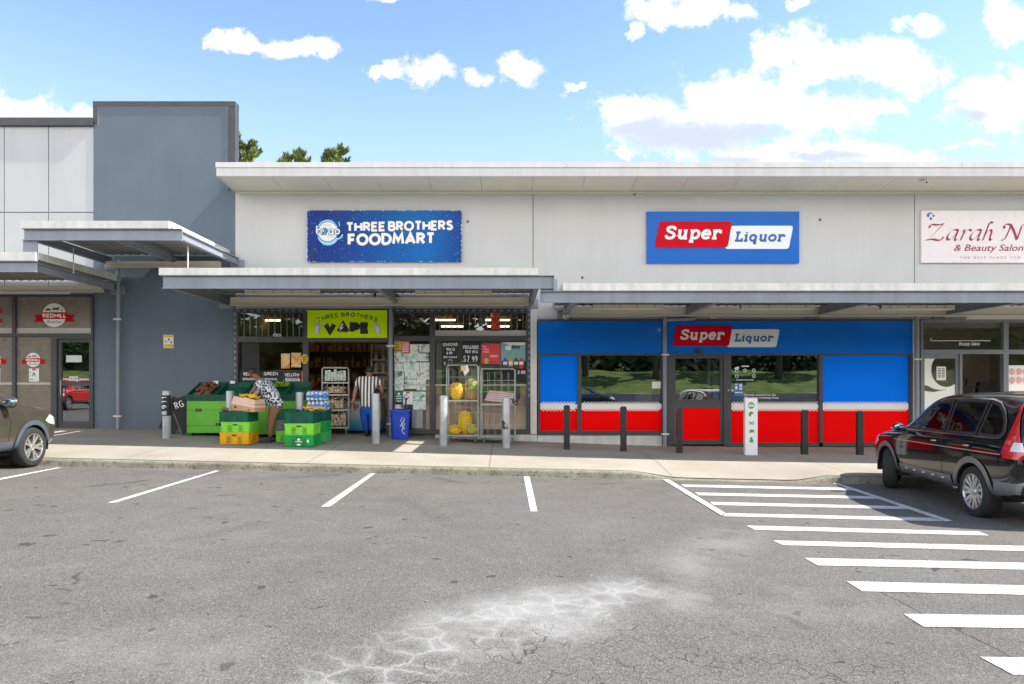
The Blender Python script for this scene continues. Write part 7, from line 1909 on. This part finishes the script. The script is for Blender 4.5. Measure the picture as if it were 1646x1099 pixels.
            wt.location = (wx, s * .79, wr); wt.rotation_euler.z = steer if wx else 0
    for sg, poly_, nm in ((1, [(-.60, 1.13), (.60, 1.13), (.54, 1.47), (-.54, 1.47)], 'windscreen'), (-1, [(-.58, 1.12), (.58, 1.12), (.52, 1.46), (-.52, 1.46)], 'rear_window')):
        mb = MB(); g = []
        for i in range(9):
            z = lerp(poly_[0][1], poly_[2][1], i / 8); hw = lerp(poly_[1][0], poly_[2][0], i / 8); row = []
            for k in range(13):
                h = tree.ray_cast(Vector((sg * 6, lerp(-hw, hw, k / 12), z)), Vector((-sg, 0, 0))); row.append(h[0] + Vector((sg * .006, 0, .004)))
            g.append(row)
        for i in range(8):
            for k in range(12): mb.add([g[i][k], g[i][k + 1], g[i + 1][k + 1], g[i + 1][k]], [(0, 1, 2, 3) if sg > 0 else (3, 2, 1, 0)])
        mb.build(nm, mat('screen_dark', (.02, .022, .022), .04, var=0, coat=1), t, True)
    h = tree.ray_cast(Vector((-4, 0, .86)), Vector((1, 0, 0)))[0]
    MB().box(h.x - .012, h.x + .01, -.18, .18, .80, .92).build('number_plate', M_PAPER, t)
    mb = MB()
    for x in (1.15, .25):
        for y in (-.36, .36): mb.box(x - .25, x + .25, y - .24, y + .24, .45, .75); mb.box(x - .32, x - .2, y - .24, y + .24, .75, 1.2); mb.box(x - .32, x - .22, y - .12, y + .12, 1.22, 1.42)
    mb.box(1.9, 2.2, -.7, .7, .7, 1.03); mb.box(-.8, 2.2, -.75, .75, .4, .45); mb.build('seats', mat('seat_dark', (.035, .035, .035), .8), t)
    t.location = loc; t.rotation_euler.z = rz
    return t
def paint(name, col, flake=0, rough=.18):
    return mat(name, col, rough, metal=flake, var=0, coat=.6, spec=.3)
th = R(6.5)
car('shiny black family car parked nose to the kerb with its front wheels turned', 'car', (7.115, 9.01, -.155), R(90) - th, paint('black_paint', (.004, .004, .005), 0, .08), mat('clad_silver', (.22, .22, .225), .35, metal=.6, var=.1), 14, R(-30))
car('brown-grey family car parked at the left edge of the photo', 'car', (-9.12, 9.28, .185), R(90), paint('brown_paint', (.105, .090, .075), .55, .25), mat('clad_dark', (.07, .085, .105), .6, var=.1), 10, 0, chrome=False, bump=False, wr=.347, hood=.08, mir=1.4)
car('white car parked across the lot behind the viewer', 'car', (-12.6, -5, .28), R(78), paint('white_paint', (.72, .72, .72)), M_BLACK, 10)
car('red car parked across the lot behind the viewer', 'car', (-23.5, -4.2, .35), R(84), paint('red_paint', (.45, .01, .012)), M_BLACK, 10)
car('dark blue car parked below the grass bank behind the viewer', 'car', (4.5, -17, -.1), R(0), paint('navy_paint', (.02, .03, .05)), M_BLACK, 10)

# ------------------------------------------------------------------ pines behind the roof
M_NEED = mat('pine_needle', (.11, .155, .04), .7, var=.45, scale=2.2)
M_NEEDT = mat('pine_candle', (.19, .23, .06), .7, var=.4, scale=2.2)
def pine(label, pxc, ptop, crown_w, lean, seed, Y=46, dens=1.0):
    rr = random.Random(seed); x, ztop = PX(pxc, Y), PZ(ptop, Y)
    t = thing('pine_tree', label, 'tree', (x, Y, 0), 0, 'pines showing above the roof')
    H = ztop - .4
    mb = MB(); mb.tube([(x, Y, -.2), (x + lean * .3, Y, H * .5), (x + lean * .7, Y, H * .85), (x + lean, Y, H)], [.36, .26, .13, .03], 8); tr = mb.build('trunk', M_BARK, t, True)
    lm = MB(); tips = []
    n = 34
    for i in range(n):
        f = i / (n - 1); z0 = lerp(H * .55, H * .985, f ** .8); a = rr.uniform(0, 6.28)
        L = crown_w * .5 * (1.15 - .80 * f ** 2.2) * rr.uniform(.7, 1.1)
        p0 = Vector((x + lean * z0 / H, Y, z0)); up = rr.uniform(.25, .6)
        p1 = p0 + Vector((cos(a), sin(a), .12)) * L * .55; p2 = p0 + Vector((cos(a) * L, sin(a) * L, L * up))
        lm.tube([p0, p1, p2], [.07, .045, .02], 5)
        for k in range(8):
            u = rr.uniform(.35, 1); q = p1.lerp(p2, max(0, (u - .5) * 2)) if u > .5 else p0.lerp(p1, u * 2)
            e = q + Vector((rr.uniform(-.6, .6), rr.uniform(-.6, .6), rr.uniform(.1, .75))) * (L * .35 + .2); lm.tube([q, e], [.022, .012], 4); tips.append((e, (e - q).normalized())); tips.append((q.lerp(e, .55), (e - q).normalized()))
        tips.append((p2, (p2 - p1).normalized()))
    for k in range(6): tips.append((Vector((x + lean + rr.uniform(-.25, .25), Y + rr.uniform(-.2, .2), H - k * .22 + .25)), Vector((0, 0, 1))))
    lm.build('limb', M_BARK, tr, True)
    mb = MB()
    for c, d in tips:
        if rr.random() > dens: continue
        d = (d + Vector((0, 0, .9))).normalized(); s = rr.uniform(.30, .52); mb.cur = 1 if rr.random() < .35 else 0
        for j in range(15):
            a = rr.uniform(0, 6.28); side = Vector((cos(a), sin(a), rr.uniform(-.2, .3))); dd = (d * rr.uniform(.5, 1.1) + side * rr.uniform(.25, .8)).normalized(); w = dd.cross(Vector((rr.uniform(-1, 1), rr.uniform(-1, 1), rr.uniform(-1, 1)))).normalized() * s * .13
            b = c - d * rr.uniform(0, .28); e = b + dd * s; mb.add([b - w * .5, b + dd * s * .5 + w, e, b + dd * s * .5 - w], [(0, 1, 2, 3)])
    mb.build('crown', [M_NEED, M_NEEDT], t)
pine('pine with bare spreading limbs next to the dark capping of the tall wall', 384, 213, 4.8, .1, 4, 46, .75)
pine('lowest and roundest of the pines, between two others above the roof', 474, 238, 3.0, .0, 9, 46)
pine('broadest green pine above the roof, farthest right of the trees', 545, 233, 3.6, -.1, 15, 46)
